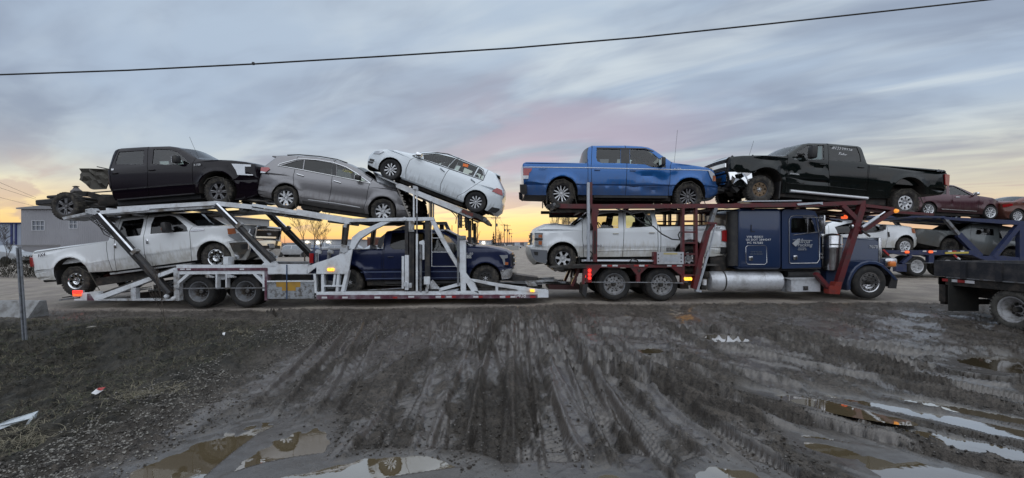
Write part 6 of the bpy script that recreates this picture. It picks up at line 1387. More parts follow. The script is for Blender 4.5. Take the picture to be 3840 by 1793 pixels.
K.pl('fender_bracket', [(1350, 780), (1372, 795), (1396, 780), (1380, 820), (1366, 820)], M_under, Z7, y=(NY0 - .0, NY0 + .01), both=False)
for yy in (800, 845, 888): put('tail_lamp', MB().lathe([(.001, -.03), (.04, -.028), (.046, 0)], W3(Z7(788, yy), NY0 - .01), n=14), L_red, TK)
K.pl('tail_lamp_housing', [(762, 768), (814, 768), (812, 940), (768, 940)], surf('lamp_housing_red', (.3, .02, .02), .4), Z7, y=(NY0 + .0, NY0 + .06)); put('tail_lamp', MB().lathe([(.001, -.02), (.035, -.018), (.04, 0)], W3(Z7(745, 868), NY0 + .05), n=12), L_red, TK); put('tail_lamp', MB().lathe([(.001, -.02), (.025, -.018), (.03, 0)], W3(Z7(683, 787), FY0), n=12), L_red, TK)
K.pl('side_marker_lamp', [(1912, 880), (1990, 880), (1998, 900), (1990, 918), (1914, 918), (1906, 900)], L_amb, Z7, y=(NY0 - .04, NY0), both=False)
K.pl('control_box', [(1582, 582), (1895, 582), (1895, 724), (1582, 724)], surf('control_box_grey', (.48, .49, .52), .5, .2, wear=.3, scale=7), Z7, y=(NY0 - .05, NY1), both=False); K.pl('control_box_label', [(1658, 592), (1822, 592), (1822, 612), (1658, 612)], surf('label_yellow', (.5, .42, .2), .6), Z7, y=(NY0 - .056, NY0 - .05), both=False); K.pl('control_box_panel', [(1655, 640), (1830, 640), (1830, 690), (1655, 690)], T_sil, Z7, y=(NY0 - .058, NY0 - .05), both=False); K.pl('control_box_side', [(1545, 580), (1582, 580), (1582, 724), (1545, 724)], K_red, Z7, y=(NY0 - .03, NY1), both=False)
for px in (1596, 1865):
    for yy in (612, 654, 694): put('box_knob', MB().lathe([(.001, -.02), (.02, -.018), (.022, 0)], W3(Z7(px, yy), NY0 - .05), n=10), M_black, TK)
for k in range(8): K.br('control_lever', (1698 + 13 * k, 530), (1698 + 13 * k, 578), 5, M_black, Z7, y=(NY0 + .02, NY0 + .04), both=False)
for q in ([(1230, 105), (1400, 230), (1540, 280), (1640, 370), (1760, 432), (1860, 440)], [(1850, 430), (1832, 380), (1850, 345), (1880, 350), (1860, 400)], [(790, 0), (775, 200), (760, 420), (780, 560), (820, 600), (800, 680)], [(1260, 700), (1290, 660), (1350, 680), (1370, 710)], [(1100, 70), (1300, 130), (1420, 110), (1520, 260)]): K.tb('air_hose', q, .018, M_hose, Z7, NY0 - .02)
K.pl('rear_platform', [(380, 770), (500, 752), (745, 735), (745, 772), (490, 776), (480, 800), (380, 802)], M_under, Z7, y=(NY0, NY0 + .15), yf=(FY1 - .15, FY1)); put('platform_roller', MB().tube([W3(Z7(388, 795), NY0 - .02), W3(Z7(388, 795), NY0) + Vector((0, 2.6, 0))], .045, 10), T_dark, TK)
for y0, y1 in ((12.5, 13.1), (14.1, 14.7)): track(TK, [Z7(330, 765), Z7(620, 740), Z7(1900, 735), Z7(2350, 740)], y0, y1, T_deck, .0)
crosses(TK, [Z7(700, 745), Z7(1900, 745)], .8, K_red, .06)
K.tb('side_tube', [(720, 686), (1560, 690)], .028, T_sil, Z7, NY0 + .05); K.pl('mud_flap', [(712, 960), (768, 960), (745, 1122), (702, 1080)], M_black, Z7, y=(NY0, NY0 + .6), yf=(FY1 - .6, FY1)); kb('rear_leg', (700, 780), (605, 1000), 34, Z7, y=(12.7, 12.8), yf=(14.4, 14.5), ref=NY0); kb('rear_leg', (735, 780), (715, 960), 30, Z7); K.pl('battery_tray', [(1900, 960), (2000, 960), (2010, 1030), (1910, 1030)], M_under, Z7, y=(12.6, 13.0), both=False, ref=NY0)
put('air_dryer', MB().tube([W3(Z7(2138, 905), 12.6), W3(Z7(2138, 970), 12.6)], .065, 12), M_white_lt, TK); put('valve_block', MB().bev(W3(Z7(2150, 850), 12.65), (.2, .2, .2), .04).bev(W3(Z7(2120, 1000), 12.65), (.16, .2, .12), .03), M_under, TK); put('valve_block', MB().bev(W3(Z7(2270, 720), 12.9), (.5, .4, .45), .06), M_under, TK)
# steel bulkhead behind the sleeper
put('exhaust_guard', MB().tube([W3(Z9(440, 770), 12.62), W3(Z9(440, 160), 12.62)], .16, 16), M_black, TK)
# tie-down straps over the wheels
M_strap = surf('tie_strap', (.055, .05, .04), .85, wear=.4)
for rig, Zf, pts in ((T, Z1, [(1870, 470), (1905, 420), (1990, 395), (2070, 410), (2150, 700)]), (T, Z3, [(340, 640), (400, 560), (520, 535), (620, 580), (670, 880)]), (T, Z3, [(1770, 830), (1830, 755), (1940, 730), (2050, 770), (2110, 1000)]), (T, Z2, [(395, 690), (450, 620), (540, 615), (660, 680), (752, 845)]), (K, Z6, [(430, 560), (500, 480), (600, 462), (700, 520), (760, 770)]), (K, Z6, [(1985, 590), (2060, 510), (2160, 490), (2260, 560), (2330, 765)]), (K, Z8, [(1920, 560), (1990, 510), (2090, 508), (2170, 570), (2230, 715)])):
    rig.tb('tie_down_strap', pts, .011, M_strap, Zf, 12.54)
# ------------------------------------------------------------------ ground
def _hash(ix, iy, seed):
    h = (ix.astype(np.int64) * 374761393 + iy.astype(np.int64) * 668265263 + seed * 982451653) & 0x7fffffff
    h = ((h ^ (h >> 13)) * 1274126177) & 0x7fffffff
    return ((h ^ (h >> 16)) & 0xffff) / 65535.
def vnoise(x, y, seed=0):
    ix, iy = np.floor(x), np.floor(y); fx, fy = x - ix, y - iy; fx = fx * fx * (3 - 2 * fx); fy = fy * fy * (3 - 2 * fy)
    a, b = _hash(ix, iy, seed), _hash(ix + 1, iy, seed); c_, d = _hash(ix, iy + 1, seed), _hash(ix + 1, iy + 1, seed)
    return (a + (b - a) * fx) * (1 - fy) + (c_ + (d - c_) * fx) * fy
def fbm(x, y, sc, oct=4, seed=0, gain=.5):
    v = 0; a = 1.; t = 0
    for o in range(oct): v = v + a * vnoise(x * sc + 17.3 * o, y * sc - 9.1 * o, seed + o); t += a; a *= gain; sc *= 2.03
    return v / t
def sst(x, a, b):
    t = np.clip((x - a) / (b - a), 0, 1); return t * t * (3 - 2 * t)
def base_h(x, y):
    road = np.interp(x, [-14, -9, -7, 0, 3, 12, 30], [-.34, -.32, -.30, -.20, -.125, -.06, -.05])
    far = np.interp(y, [12, 16, 21, 60], [0, .5, 1, 1]); far_h = -.02 + 0 * x
    mid = road * (1 - far) + far_h * far
    near = -.58 + .0 * x
    t = sst(y, 3.5, 13.0) * .5 + .5 * np.clip((y - 4.5) / 7.2, 0, 1)
    h = near * (1 - t) + mid * t
    # far right ground under the flatbed is a little higher
    h = h + .10 * sst(x, 7, 10) * (1 - sst(y, 9, 12)) * sst(y, 6, 8)
    # ditch on the left verge
    dch = np.exp(-((x + 7.4 + .12 * (y - 7)) / 1.5) ** 2) * (1 - sst(y, 8.2, 10.4)) * sst(-x, 4.2, 5.2)
    h = h - .30 * dch + .10 * np.exp(-((x + 4.6 + .06 * (y - 6)) / .55) ** 2) * (1 - sst(y, 8.5, 10.5))
    h = h + .10 * sst(-x, 5, 9) * np.exp(-((y - 10.2) / .9) ** 2)
    return h
# puddles : x, y, half length, half width, heading (deg from +Y, clockwise positive), level offset
PUD = [(-2.95, 4.1, 1.15, .46, -4, 0), (-2.2, 4.0, .95, .36, -8, 0), (-1.35, 3.95, .80, .34, 84, 0), (-.2, 3.35, 1.2, .50, 80, 0), (.75, 3.55, .6, .34, 40, 0), (4.20, 8.6, .42, .30, 85, 0), (2.55, 7.85, .24, .18, 85, 0),
       (3.9, 5.6, .62, .17, -46, 0), (3.55, 4.30, .62, .30, -40, 0), (3.95, 3.75, .9, .32, -50, 0), (5.35, 4.95, 1.15, .17, -44, 0), (5.75, 5.25, .8, .12, -44, 0), (7.9, 7.05, .75, .42, 70, 0), (1.95, 3.70, .42, .36, 30, 0), (5.1, 4.2, 1.2, .18, -44, 0), (9.6, 5.6, .8, .3, -60, 0)]
PUD = [(a, b, c_, d, e, float(base_h(np.array([a * 1.]), np.array([b * 1.]))[0]) - .020) for a, b, c_, d, e, _ in PUD]
# tyre tracks : list of (polyline, half width, depth, tread pitch)
def arc_track(pts, n=26):
    P = [Vector((a, b, 0)) for a, b in pts]; out = []
    P = [P[0] * 2 - P[1]] + P + [P[-1] * 2 - P[-2]]
    for i in range(1, len(P) - 2):
        for k in range(n // (len(P) - 3) + 1):
            t = k / (n // (len(P) - 3) + 1); a, b, c_, d = P[i - 1:i + 3]
            out.append(.5 * ((2 * b) + (c_ - a) * t + (2 * a - 5 * b + 4 * c_ - d) * t * t + (3 * b - a - 3 * c_ + d) * t ** 3))
    return np.array([(p.x, p.y) for p in out + [P[-2]]])
TRK = []
rt_ = random.Random(21)
for x0, x1, xm in ((-2.9, -4.2, .1), (-1.15, -2.3, .1), (-2.1, -3.6, .2), (-.5, -1.9, .2), (-.75, -.6, .05), (1.0, 1.1, .05), (-.1, -.9, .1), (.55, .35, -.1), (1.6, .35, -.3), (2.4, 1.0, -.5), (.15, .2, 0), (-1.6, -1.3, .1), (-1.9, -3.0, .1), (-.3, -.2, 0), (.8, -.1, -.2), (2.0, .7, -.4), (1.3, .8, 0), (-2.5, -3.9, .1), (3.0, 1.6, -.5)):
    TRK.append((arc_track([(x0 + rt_.uniform(-.1, .1), 2.4), (x0 * .8 + x1 * .2 + xm, 5), (x0 * .45 + x1 * .55 + xm * .6, 8.2), (x1, 11.3)]), rt_.uniform(.11, .17), rt_.uniform(.040, .075), rt_.choice([.07, .09, .11])))
for o in (0, .55, 1.9, 2.45, 3.4, 4.1, -1.1, -.6):
    TRK.append((arc_track([(6.4 + o * .9, 2.6 + o * .30), (4.2 + o * .9, 5.0 + o * .35), (2.0 + o * .75, 7.4 + o * .30), (-1.4 + o * .6, 9.7 + o * .16), (-6, 11.1 + o * .05)]), rt_.uniform(.12, .19), rt_.uniform(.04, .09), rt_.choice([.08, .10, .13])))
for o in (0, .4, 1.3, 1.75): TRK.append((arc_track([(9.5, 5.0 + o), (6.5, 6.6 + o), (3.0, 8.6 + o * .8), (-1, 10.2 + o * .4)]), .15, rt_.uniform(.035, .07), .10))
def film_mask(x, y):
    """smooth wet slurry, drawn out along the direction of travel"""
    u = x + .14 * (y - 6) * np.tanh((x - 1.5) / 1.5)
    return sst(.84 * fbm(u * 2.6, y * .34, 1.0, 3, 301) + .16 * fbm(x, y, .55, 2, 305) + .34 * (fbm(u * 1.6, y, 5., 4, 311) - .5), .44, .54) * (1 - sst(y, 10.2, 11.6)) * sst(x, -4.2, -3.6)
def ground(x, y, want_mask=False):
    h = base_h(x, y)
    n1 = fbm(x, y, .55, 4, 3); n2 = fbm(x, y, 2.6, 4, 11); n3 = fbm(x, y, 9., 3, 23)
    off = (1 - sst(y, 12.0, 12.5)); close = 1 - sst(y, 11, 22)
    verge = sst(-x, 3.75 + .35 * (n2 - .5), 4.7 + .6 * (n1 - .5)) * (1 - sst(y + .8 * (n2 - .5), 9.6, 10.6))
    film = film_mask(x, y); ro = off * (1.2 - film * .85)
    h = h + (n1 - .5) * .12 * close + (n2 - .5) * .062 * ro + (n3 - .5) * .044 * ro
    ridg = 1 - np.abs(2 * fbm(x + 5, y, 1.2, 4, 31) - 1); h = h + (ridg - .8) * .075 * off
    clod = fbm(x, y, 17., 2, 41); h = h + .026 * sst(clod, .54, .70) * ro * (.35 + .65 * sst(n2, .40, .56))
    trk = np.zeros_like(x)
    for P, hw, dep, pitch in TRK:
        x0, x1, y0, y1 = P[:, 0].min() - .6, P[:, 0].max() + .6, P[:, 1].min() - .6, P[:, 1].max() + .6
        m = (x > x0) & (x < x1) & (y > y0) & (y < y1)
        if not m.any(): continue
        idx = np.nonzero(m)[0]; q = np.stack([x[idx], y[idx]], 1); best = np.full(len(idx), 9.); sg = np.zeros(len(idx)); s_ = np.zeros(len(idx)); L_ = 0
        for a, b in zip(P, P[1:]):
            d = b - a; ln = math.hypot(*d)
            if ln < 1e-6: continue
            t = np.clip(((q - a) @ d) / (ln * ln), 0, 1); v = q - (a + t[:, None] * d); dd = np.hypot(v[:, 0], v[:, 1]); up = dd < best
            best = np.where(up, dd, best); s_ = np.where(up, L_ + t * ln, s_); sg = np.where(up, np.sign(d[0] * v[:, 1] - d[1] * v[:, 0]), sg); L_ += ln
        fade = .62 + .38 * sst(fbm(x[idx], y[idx], .8, 2, 77), .35, .62)
        u = best / hw
        prof = -(1 - sst(u, .82, 1.12)) + .75 * np.exp(-((u - 1.28) / .22) ** 2)
        tread = (.5 + .5 * np.sin(2 * PI * (s_ / pitch + .5 * u * np.sign(sg)))) * (u < 1.0); rib = .5 + .5 * np.cos(u * PI * 3)
        h[idx] += dep * prof * fade + dep * .55 * (tread * .8 + rib * .2 - .5) * (u < 1.) * fade
        trk[idx] = np.maximum(trk[idx], (1 - sst(u, .9, 1.3)) * fade)
    # verge turf is rougher
    h = h + verge * ((fbm(x, y, 2.4, 4, 51) - .46) * .34 + (n3 - .5) * .08)
    wet = np.zeros_like(x)
    for (px, py, L_, w_, hd, lv) in PUD:
        m = (np.abs(x - px) < L_ * 2.2 + .4) & (np.abs(y - py) < L_ * 2.2 + .4); idx = np.nonzero(m)[0]
        if not len(idx): continue
        a = R(hd); ax, ay = math.sin(a), math.cos(a); dx_, dy_ = x[idx] - px, y[idx] - py
        u = (dx_ * ax + dy_ * ay) / L_; v = (dx_ * ay - dy_ * ax) / w_
        d = np.sqrt(u * u + v * v) + (fbm(x[idx], y[idx], 2.2, 3, 91) - .5) * .85 + (fbm(x[idx], y[idx], 9, 2, 95) - .5) * .28
        tgt = np.where(d < 1, lv - .035 * (1 - np.clip(d, 0, 1) ** 2) - .004, lv + .03 * (d - 1))
        k = 1 - sst(d, 1.05, 1.75); hh = h[idx] * (1 - k) + (tgt + (n3[idx] - .5) * .010) * k
        ring = (np.sqrt(u * u + v * v) < 1.62) & (d >= 1); hh = np.where(ring, np.maximum(hh, lv + .003 + .012 * np.clip(d - 1, 0, 1)), hh)
        h[idx] = hh; wet[idx] = np.maximum(wet[idx], 1 - sst(d, .95, 1.9)); film[idx] = np.maximum(film[idx], 1 - sst(d, 1.1, 1.7))
    if not want_mask: return h
    road = sst(y + .5 * (n2 - .5), 11.85, 12.2)
    return h, wet, road, verge, trk, film
def gh(x, y): return float(ground(np.array([float(x)]), np.array([float(y)]))[0])
Ys = [1.6]
while Ys[-1] < 4500:
    y_ = Ys[-1]; Ys.append(y_ + min(max(.014, .86 * y_ * y_ / 874), max(.35, .09 * y_)))
Ys = np.array(Ys); NC = 1080
U = np.linspace(-1, 1, NC); half = 1.32 * Ys + 2.2
X = (U[None, :] * half[:, None]).ravel(); Y = np.repeat(Ys, NC)
H, wet, roadm, vergem, trk, film = ground(X, Y, True)
nr_ = len(Ys)
me = bpy.data.meshes.new('ground'); me.vertices.add(len(X)); me.vertices.foreach_set('co', np.stack([X, Y, H], 1).ravel().astype(np.float32))
i0 = (np.arange(nr_ - 1)[:, None] * NC + np.arange(NC - 1)[None, :]).ravel(); quads = np.stack([i0, i0 + 1, i0 + NC + 1, i0 + NC], 1).ravel().astype(np.int32)
nq_ = len(i0); me.loops.add(nq_ * 4); me.loops.foreach_set('vertex_index', quads); me.polygons.add(nq_); me.polygons.foreach_set('loop_start', np.arange(0, nq_ * 4, 4, dtype=np.int32)); me.polygons.foreach_set('loop_total', np.full(nq_, 4, dtype=np.int32))
me.polygons.foreach_set('use_smooth', np.ones(nq_, bool)); me.update(calc_edges=True)
for nm, arr in (('wet', wet), ('road', roadm), ('verge', vergem), ('track', trk), ('film', film)):
    at = me.attributes.new(nm, 'FLOAT', 'POINT'); at.data.foreach_set('value', arr.astype(np.float32))
t = NT('muddy_ground'); v = t.coord('Object')
def attr(nm): n = t.new('ShaderNodeAttribute', attribute_name=nm); return n.outputs['Fac']
n1 = t.noise(v, .9, 5, .6); n2 = t.noise(v, 5, 5, .62); n3 = t.noise(v, 34, 4, .6); n4 = t.noise(t.coord('Object', (1, .35, 1)), 2.2, 4, .6)
mud = t.mix(t.rng(n2, .35, .68), (.040, .031, .023), (.105, .087, .070)); mud = t.mix(t.math('MULTIPLY', t.rng(n1, .42, .64), .6), mud, (.125, .105, .088)); n5 = t.noise(v, 14, 4, .65); mud = t.mix(t.math('MULTIPLY', t.rng(n5, .50, .62), .8), mud, (.026, .021, .017)); mud = t.mix(t.math('MULTIPLY', t.rng(n3, .5, .66), .6), mud, (.020, .016, .013))
mud = t.mix(t.math('MULTIPLY', attr('track'), .45), mud, (.034, .027, .021)); mud = t.mix(t.math('MULTIPLY', attr('film'), .75), mud, t.mix(t.rng(n2, .35, .65), (.062, .050, .042), (.100, .085, .074)))
rd = t.mix(t.rng(n1, .35, .65), (.26, .225, .20), (.36, .315, .265)); rd = t.mix(t.math('MULTIPLY', t.rng(n4, .5, .7), .5), rd, (.17, .145, .125))
vg = t.mix(t.rng(n2, .35, .65), (.014, .013, .009), (.046, .040, .030)); vg = t.mix(t.math('MULTIPLY', t.rng(n1, .54, .70), .5), vg, (.08, .07, .055))
sp = t.new('ShaderNodeTexVoronoi'); t.l.new(v, sp.inputs['Vector']); sp.inputs['Scale'].default_value = 26
peb = t.math('MULTIPLY', t.rng(sp.outputs['Distance'], .16, .06), t.rng(n2, .5, .7))
col = t.mix(attr('road'), mud, rd); col = t.mix(attr('verge'), col, vg); col = t.mix(t.math('MULTIPLY', peb, .5), col, (.20, .185, .17)); col = t.mix(t.math('MULTIPLY', attr('wet'), .5), col, (.05, .043, .036))
t.setv(t.b.inputs['Base Color'], col)
film_ = attr('film'); wetf = t.math('MAXIMUM', film_, attr('wet'))
t.setv(t.b.inputs['Roughness'], t.math('SUBTRACT', .78, t.math('MULTIPLY', wetf, t.math('ADD', .34, t.math('MULTIPLY', n4, .24))))); t.b.inputs['IOR'].default_value = 1.5
t.setv(t.b.inputs['Coat Weight'], t.math('ADD', t.math('MULTIPLY', wetf, .78), t.math('MULTIPLY', t.math('SUBTRACT', 1., t.math('MAXIMUM', attr('verge'), attr('road'))), .22), clamp=True)); t.b.inputs['Coat Roughness'].default_value = .20; t.b.inputs['Coat IOR'].default_value = 1.45
bh = t.math('ADD', t.math('MULTIPLY', n3, .6), t.math('MULTIPLY', t.noise(v, 90, 3, .6), .35)); bh = t.math('ADD', t.math('ADD', bh, n2), n5); t.bump(t.math('MULTIPLY', bh, t.math('SUBTRACT', 1., t.math('MULTIPLY', wetf, .80))), 1.0, .055)
G_mat = t.m
go = obj('ground', me, G_mat); tag(go, kind='structure')
# water in the puddles
t = NT('puddle_water'); v = t.coord('Object'); t.n.remove(t.b)
df = t.new('ShaderNodeBsdfDiffuse'); t.setv(df.inputs[0], t.mix(t.noise(v, 1.5, 3), (.105, .080, .045), (.155, .120, .072)))
gl = t.new('ShaderNodeBsdfGlossy'); gl.inputs['Roughness'].default_value = .015; gl.inputs[0].default_value = (.97, .97, .97, 1)
bp = t.new('ShaderNodeBump'); bp.inputs['Strength'].default_value = .03; bp.inputs['Distance'].default_value = .01; t.l.new(t.noise(v, 7, 3), bp.inputs['Height']); t.l.new(bp.outputs[0], gl.inputs['Normal'])
fr = t.new('ShaderNodeFresnel'); fr.inputs[0].default_value = 1.33
mx = t.new('ShaderNodeMixShader'); t.l.new(t.math('ADD', t.math('MULTIPLY', fr.outputs[0], 1.6), .28, clamp=True), mx.inputs[0]); t.l.new(df.outputs[0], mx.inputs[1]); t.l.new(gl.outputs[0], mx.inputs[2]); t.l.new(mx.outputs[0], t.n['Material Output'].inputs[0])
WAT = t.m
for (px, py, L_, w_, hd, lv) in PUD:
    a = R(hd); m = MB(); n = 40; pts = []
    for k in range(n):
        q = 2 * PI * k / n; u, w2 = math.cos(q) * L_ * 1.55, math.sin(q) * w_ * 1.55; pts.append((px + u * math.sin(a) + w2 * math.cos(a), py + u * math.cos(a) - w2 * math.sin(a), lv))
    m.v = [Vector(p) for p in pts]; m.f = [tuple(range(n))[::-1]]; me_ = m.mesh()
    o = obj('puddle', me_, WAT); tag(o, kind='structure')
# stones and clods
def scatter(name, n, fx, smin, smax, mat, seed, flat=.6, sink=.3, jag=.25):
    r_ = np.random.RandomState(seed); X_, Y_ = fx(r_, n); Z_ = ground(X_, Y_); n = len(X_)
    S = smin + (smax - smin) * r_.rand(n) ** 4
    o8 = np.array([(1, 0, 0), (0, 1, 0), (-1, 0, 0), (0, -1, 0), (.0, 0, 1), (0, 0, -1)], float)
    V_ = o8[None] * (1 + (r_.rand(n, 6, 1) - .5) * 2 * jag); V_ = V_ + (r_.rand(n, 6, 3) - .5) * jag; a = r_.rand(n) * 2 * PI; ca, sa = np.cos(a), np.sin(a)
    V2 = np.stack([V_[..., 0] * ca[:, None] - V_[..., 1] * sa[:, None], V_[..., 0] * sa[:, None] + V_[..., 1] * ca[:, None], V_[..., 2] * flat], -1) * S[:, None, None]
    V2[..., 0] += X_[:, None]; V2[..., 1] += Y_[:, None]; V2[..., 2] += (Z_ + S * sink)[:, None]
    F8 = np.array([(0, 1, 4), (1, 2, 4), (2, 3, 4), (3, 0, 4), (1, 0, 5), (2, 1, 5), (3, 2, 5), (0, 3, 5)]); Fc = (F8[None] + (np.arange(n) * 6)[:, None, None]).reshape(-1, 3)
    me = bpy.data.meshes.new(name); me.vertices.add(n * 6); me.vertices.foreach_set('co', V2.reshape(-1).astype(np.float32)); nf = len(Fc); me.loops.add(nf * 3); me.loops.foreach_set('vertex_index', Fc.reshape(-1).astype(np.int32)); me.polygons.add(nf); me.polygons.foreach_set('loop_start', np.arange(0, nf * 3, 3, dtype=np.int32)); me.polygons.foreach_set('loop_total', np.full(nf, 3, dtype=np.int32)); me.update(calc_edges=True)
    o = obj(name, me, mat); return o
def vis(r_, n, y0=2.6, y1=11.5, x0=-9, x1=11): 
    Y_ = 1 / (1 / y1 + (1 / y0 - 1 / y1) * r_.rand(n)); X_ = (r_.rand(n) * 2 - 1) * (1.22 * Y_ + .3); m = (X_ > x0) & (X_ < x1); return X_[m], Y_[m]
def notpud(X_, Y_):
    k = np.ones(len(X_), bool)
    for (px, py, L_, w_, hd, lv) in PUD:
        a = R(hd); u = ((X_ - px) * math.sin(a) + (Y_ - py) * math.cos(a)) / L_; v_ = ((X_ - px) * math.cos(a) - (Y_ - py) * math.sin(a)) / w_; k &= (u * u + v_ * v_) > 1.2
    return k
def f_all(r_, n): X_, Y_ = vis(r_, n); k = (fbm(X_, Y_, .9, 3, 5) > .44) & notpud(X_, Y_) & (X_ > -4.2); return X_[k], Y_[k]
def f_clod(r_, n): X_, Y_ = vis(r_, n); k = (fbm(X_, Y_, 1.3, 3, 15) > .50) & notpud(X_, Y_) & (film_mask(X_, Y_) < .25 + .9 * (r_.rand(len(X_)) < .5)); return X_[k], Y_[k]
def f_shoulder(r_, n):
    Y_ = 1 / (1 / 10.6 + (1 / 2.8 - 1 / 10.6) * r_.rand(n)); X_ = -4.05 - .04 * (Y_ - 4) + r_.randn(n) * .38 - .25; k = (fbm(X_, Y_, 1.6, 3, 8) > .44) & notpud(X_, Y_); return X_[k], Y_[k]
def f_patch(r_, n): X_ = -4.0 + r_.randn(n) * .9; Y_ = 9.3 + r_.randn(n) * .7; return X_, Y_
S_peb = surf('pebble_grey', (.20, .19, .18), .7, wear=.8, wear_col=(.07, .06, .055), scale=25); S_clod = surf('mud_clod', (.040, .034, .029), .75, wear=.5, wear_col=(.075, .068, .06), scale=12); S_pale = surf('gravel_pale', (.26, .245, .22), .75, wear=1., wear_col=(.05, .044, .038), scale=14)
for nm, n, fx, a, b, mt, sd in (('gravel', 24000, f_all, .003, .016, S_peb, 1), ('mud_clods', 42000, f_clod, .004, .024, S_clod, 2), ('shoulder_gravel', 22000, f_shoulder, .003, .020, S_pale, 3), ('shoulder_gravel', 5000, f_patch, .006, .022, S_pale, 4)):
    o = scatter(nm, n, fx, a, b, mt, sd); tag(o, {'gravel': 'loose grey pebbles scattered over the wet mud', 'mud_clods': 'dark clods of mud thrown up along the tyre tracks', 'shoulder_gravel': 'pale loose gravel along the edge of the grassy bank' if sd == 3 else 'patch of pale gravel where the bank meets the yard'}[nm], 'gravel', kind='stuff')
# verge grass
def blades(name, X_, Y_, hmin, hmax, wd, lean, cols, seed, label):
    r_ = np.random.RandomState(seed); n = len(X_); Z_ = ground(X_, Y_) - .01; h = hmin + (hmax - hmin) * r_.rand(n) ** 1.6; a = r_.rand(n) * 2 * PI; l = lean * (.4 + r_.rand(n)); dxy = np.stack([np.cos(a), np.sin(a)], 1); wv = np.stack([-dxy[:, 1], dxy[:, 0]], 1) * wd
    B = np.stack([X_, Y_], 1); V_ = np.zeros((n, 5, 3)); V_[:, 0, :2] = B - wv; V_[:, 1, :2] = B + wv; V_[:, 2, :2] = B + dxy * (h * l * .35)[:, None] + wv * .8; V_[:, 3, :2] = B + dxy * (h * l * .35)[:, None] - wv * .8; V_[:, 4, :2] = B + dxy * (h * l)[:, None]
    up = h / np.sqrt(1 + l * l); V_[:, 0, 2] = V_[:, 1, 2] = Z_; V_[:, 2, 2] = V_[:, 3, 2] = Z_ + up * .62; V_[:, 4, 2] = Z_ + up * (1 - .25 * l.clip(0, 2))
    F_ = np.array([(0, 1, 2), (0, 2, 3), (3, 2, 4)]); Fc = (F_[None] + (np.arange(n) * 5)[:, None, None]).reshape(-1, 3)
    me = bpy.data.meshes.new(name); me.vertices.add(n * 5); me.vertices.foreach_set('co', V_.reshape(-1).astype(np.float32)); nf = len(Fc); me.loops.add(nf * 3); me.loops.foreach_set('vertex_index', Fc.reshape(-1).astype(np.int32)); me.polygons.add(nf); me.polygons.foreach_set('loop_start', np.arange(0, nf * 3, 3, dtype=np.int32)); me.polygons.foreach_set('loop_total', np.full(nf, 3, dtype=np.int32)); me.update(calc_edges=True)
    for i, m in enumerate(cols): me.materials.append(m)
    me.polygons.foreach_set('material_index', np.repeat(r_.randint(0, len(cols), n), 3).astype(np.int32)); o = obj(name, me); tag(o, label, 'grass', kind='stuff'); return o
g1 = surf('grass_dead', (.13, .115, .075), .9); g2 = surf('grass_olive', (.035, .042, .020), .9); g3 = surf('grass_brown', (.065, .052, .034), .9); g4 = surf('straw', (.22, .195, .14), .9)
r_ = np.random.RandomState(5)
Xg = -4.3 - r_.rand(60000) ** .8 * 8.5; Yg = 3.2 + r_.rand(60000) * 7.2; k = (Xg > -1.25 * Yg - .6) & (fbm(Xg, Yg, 1.1, 3, 60) > .43 + .1 * (Xg > -5.2)); blades('verge_grass', Xg[k], Yg[k], .03, .15, .004, 1.9, [g2, g3, g3, g1, g2, g1], 6, 'matted dark dead grass covering the bank on the left')
cl_ = [(-4.75, 5.5), (-4.55, 5.7), (-5.35, 4.75), (-5.1, 4.6), (-5.5, 4.55), (-5.7, 9.2)]
Xc = np.concatenate([a + r_.randn(260) * .17 for a, b in cl_]); Yc_ = np.concatenate([b + r_.randn(260) * .10 for a, b in cl_]); blades('straw_tufts', Xc, Yc_, .05, .17, .003, 2.0, [g4, g1, g4], 8, 'pale flattened straw coloured tufts along the bank edge')
# ------------------------------------------------------------------ second car carrier and its load, behind on the right
Y2 = 20.0; YC2 = 21.1
P_mar = paint('paint_maroon', (.055, .008, .018), .4, .3, .4, .2, .8); P_org = paint('paint_rust_orange', (.12, .022, .010), .2, .4, .5, .2, 1.0); P_jeep = paint('paint_slate_grey', (.10, .115, .12), .3, .4, .7, .4, 1.4)
c = Car('pickup_truck', 'white pickup seen behind the blue cab window on the second carrier', 'pickup truck', Z10, (330, 838), 0, YC2, 1.0, PK, 'vehicles on the second carrier', 1, nose=(.7, .16), tail=(.2, .04))
c.build([('tail', .03, [(-330, 740), (-345, 600), (-340, 545)]), ('bed', 0, [(-320, 535), (-20, 515)]), ('backglass', .02, [(0, 505), (15, 480)]), ('top', .05, [(70, 462), (250, 448), (400, 446)]), ('glass', .1, [(450, 455), (640, 498)]), ('hood', .07, [(690, 490), (880, 500), (960, 515)]),
         ('nose', .12, [(1000, 555), (1015, 625), (1040, 640), (1045, 690), (1025, 720)]), ('under', 0, [(1010, 745)]), ('arch', 893, 722, 118, .03), ('under', 0, [(775, 750), (-110, 745)]), ('arch', -230, 722, 118, .03), ('under', 0, [(-345, 745)])],
        [[(0, 440), (0, 780)], [(330, 440), (330, 780)], [(665, 470), (660, 780)]], ['bed_side', 'rear_door', 'front_door', 'front_fender'],
        [('side_window', [(90, 515), (250, 470), (310, 470), (318, 590), (130, 602)], M_glass_d), ('side_window', [(345, 470), (430, 468), (560, 500), (650, 555), (560, 578), (350, 588)], M_glass_d)], M=P_white2, stripmats={'tail': ('tailgate', P_white2), 'top': ('roof', P_white2), 'hood': ('hood', P_white2), 'nose': ('front_panel', P_white2), 'backglass': ('rear_window', M_glass_d)}, grid=.16)
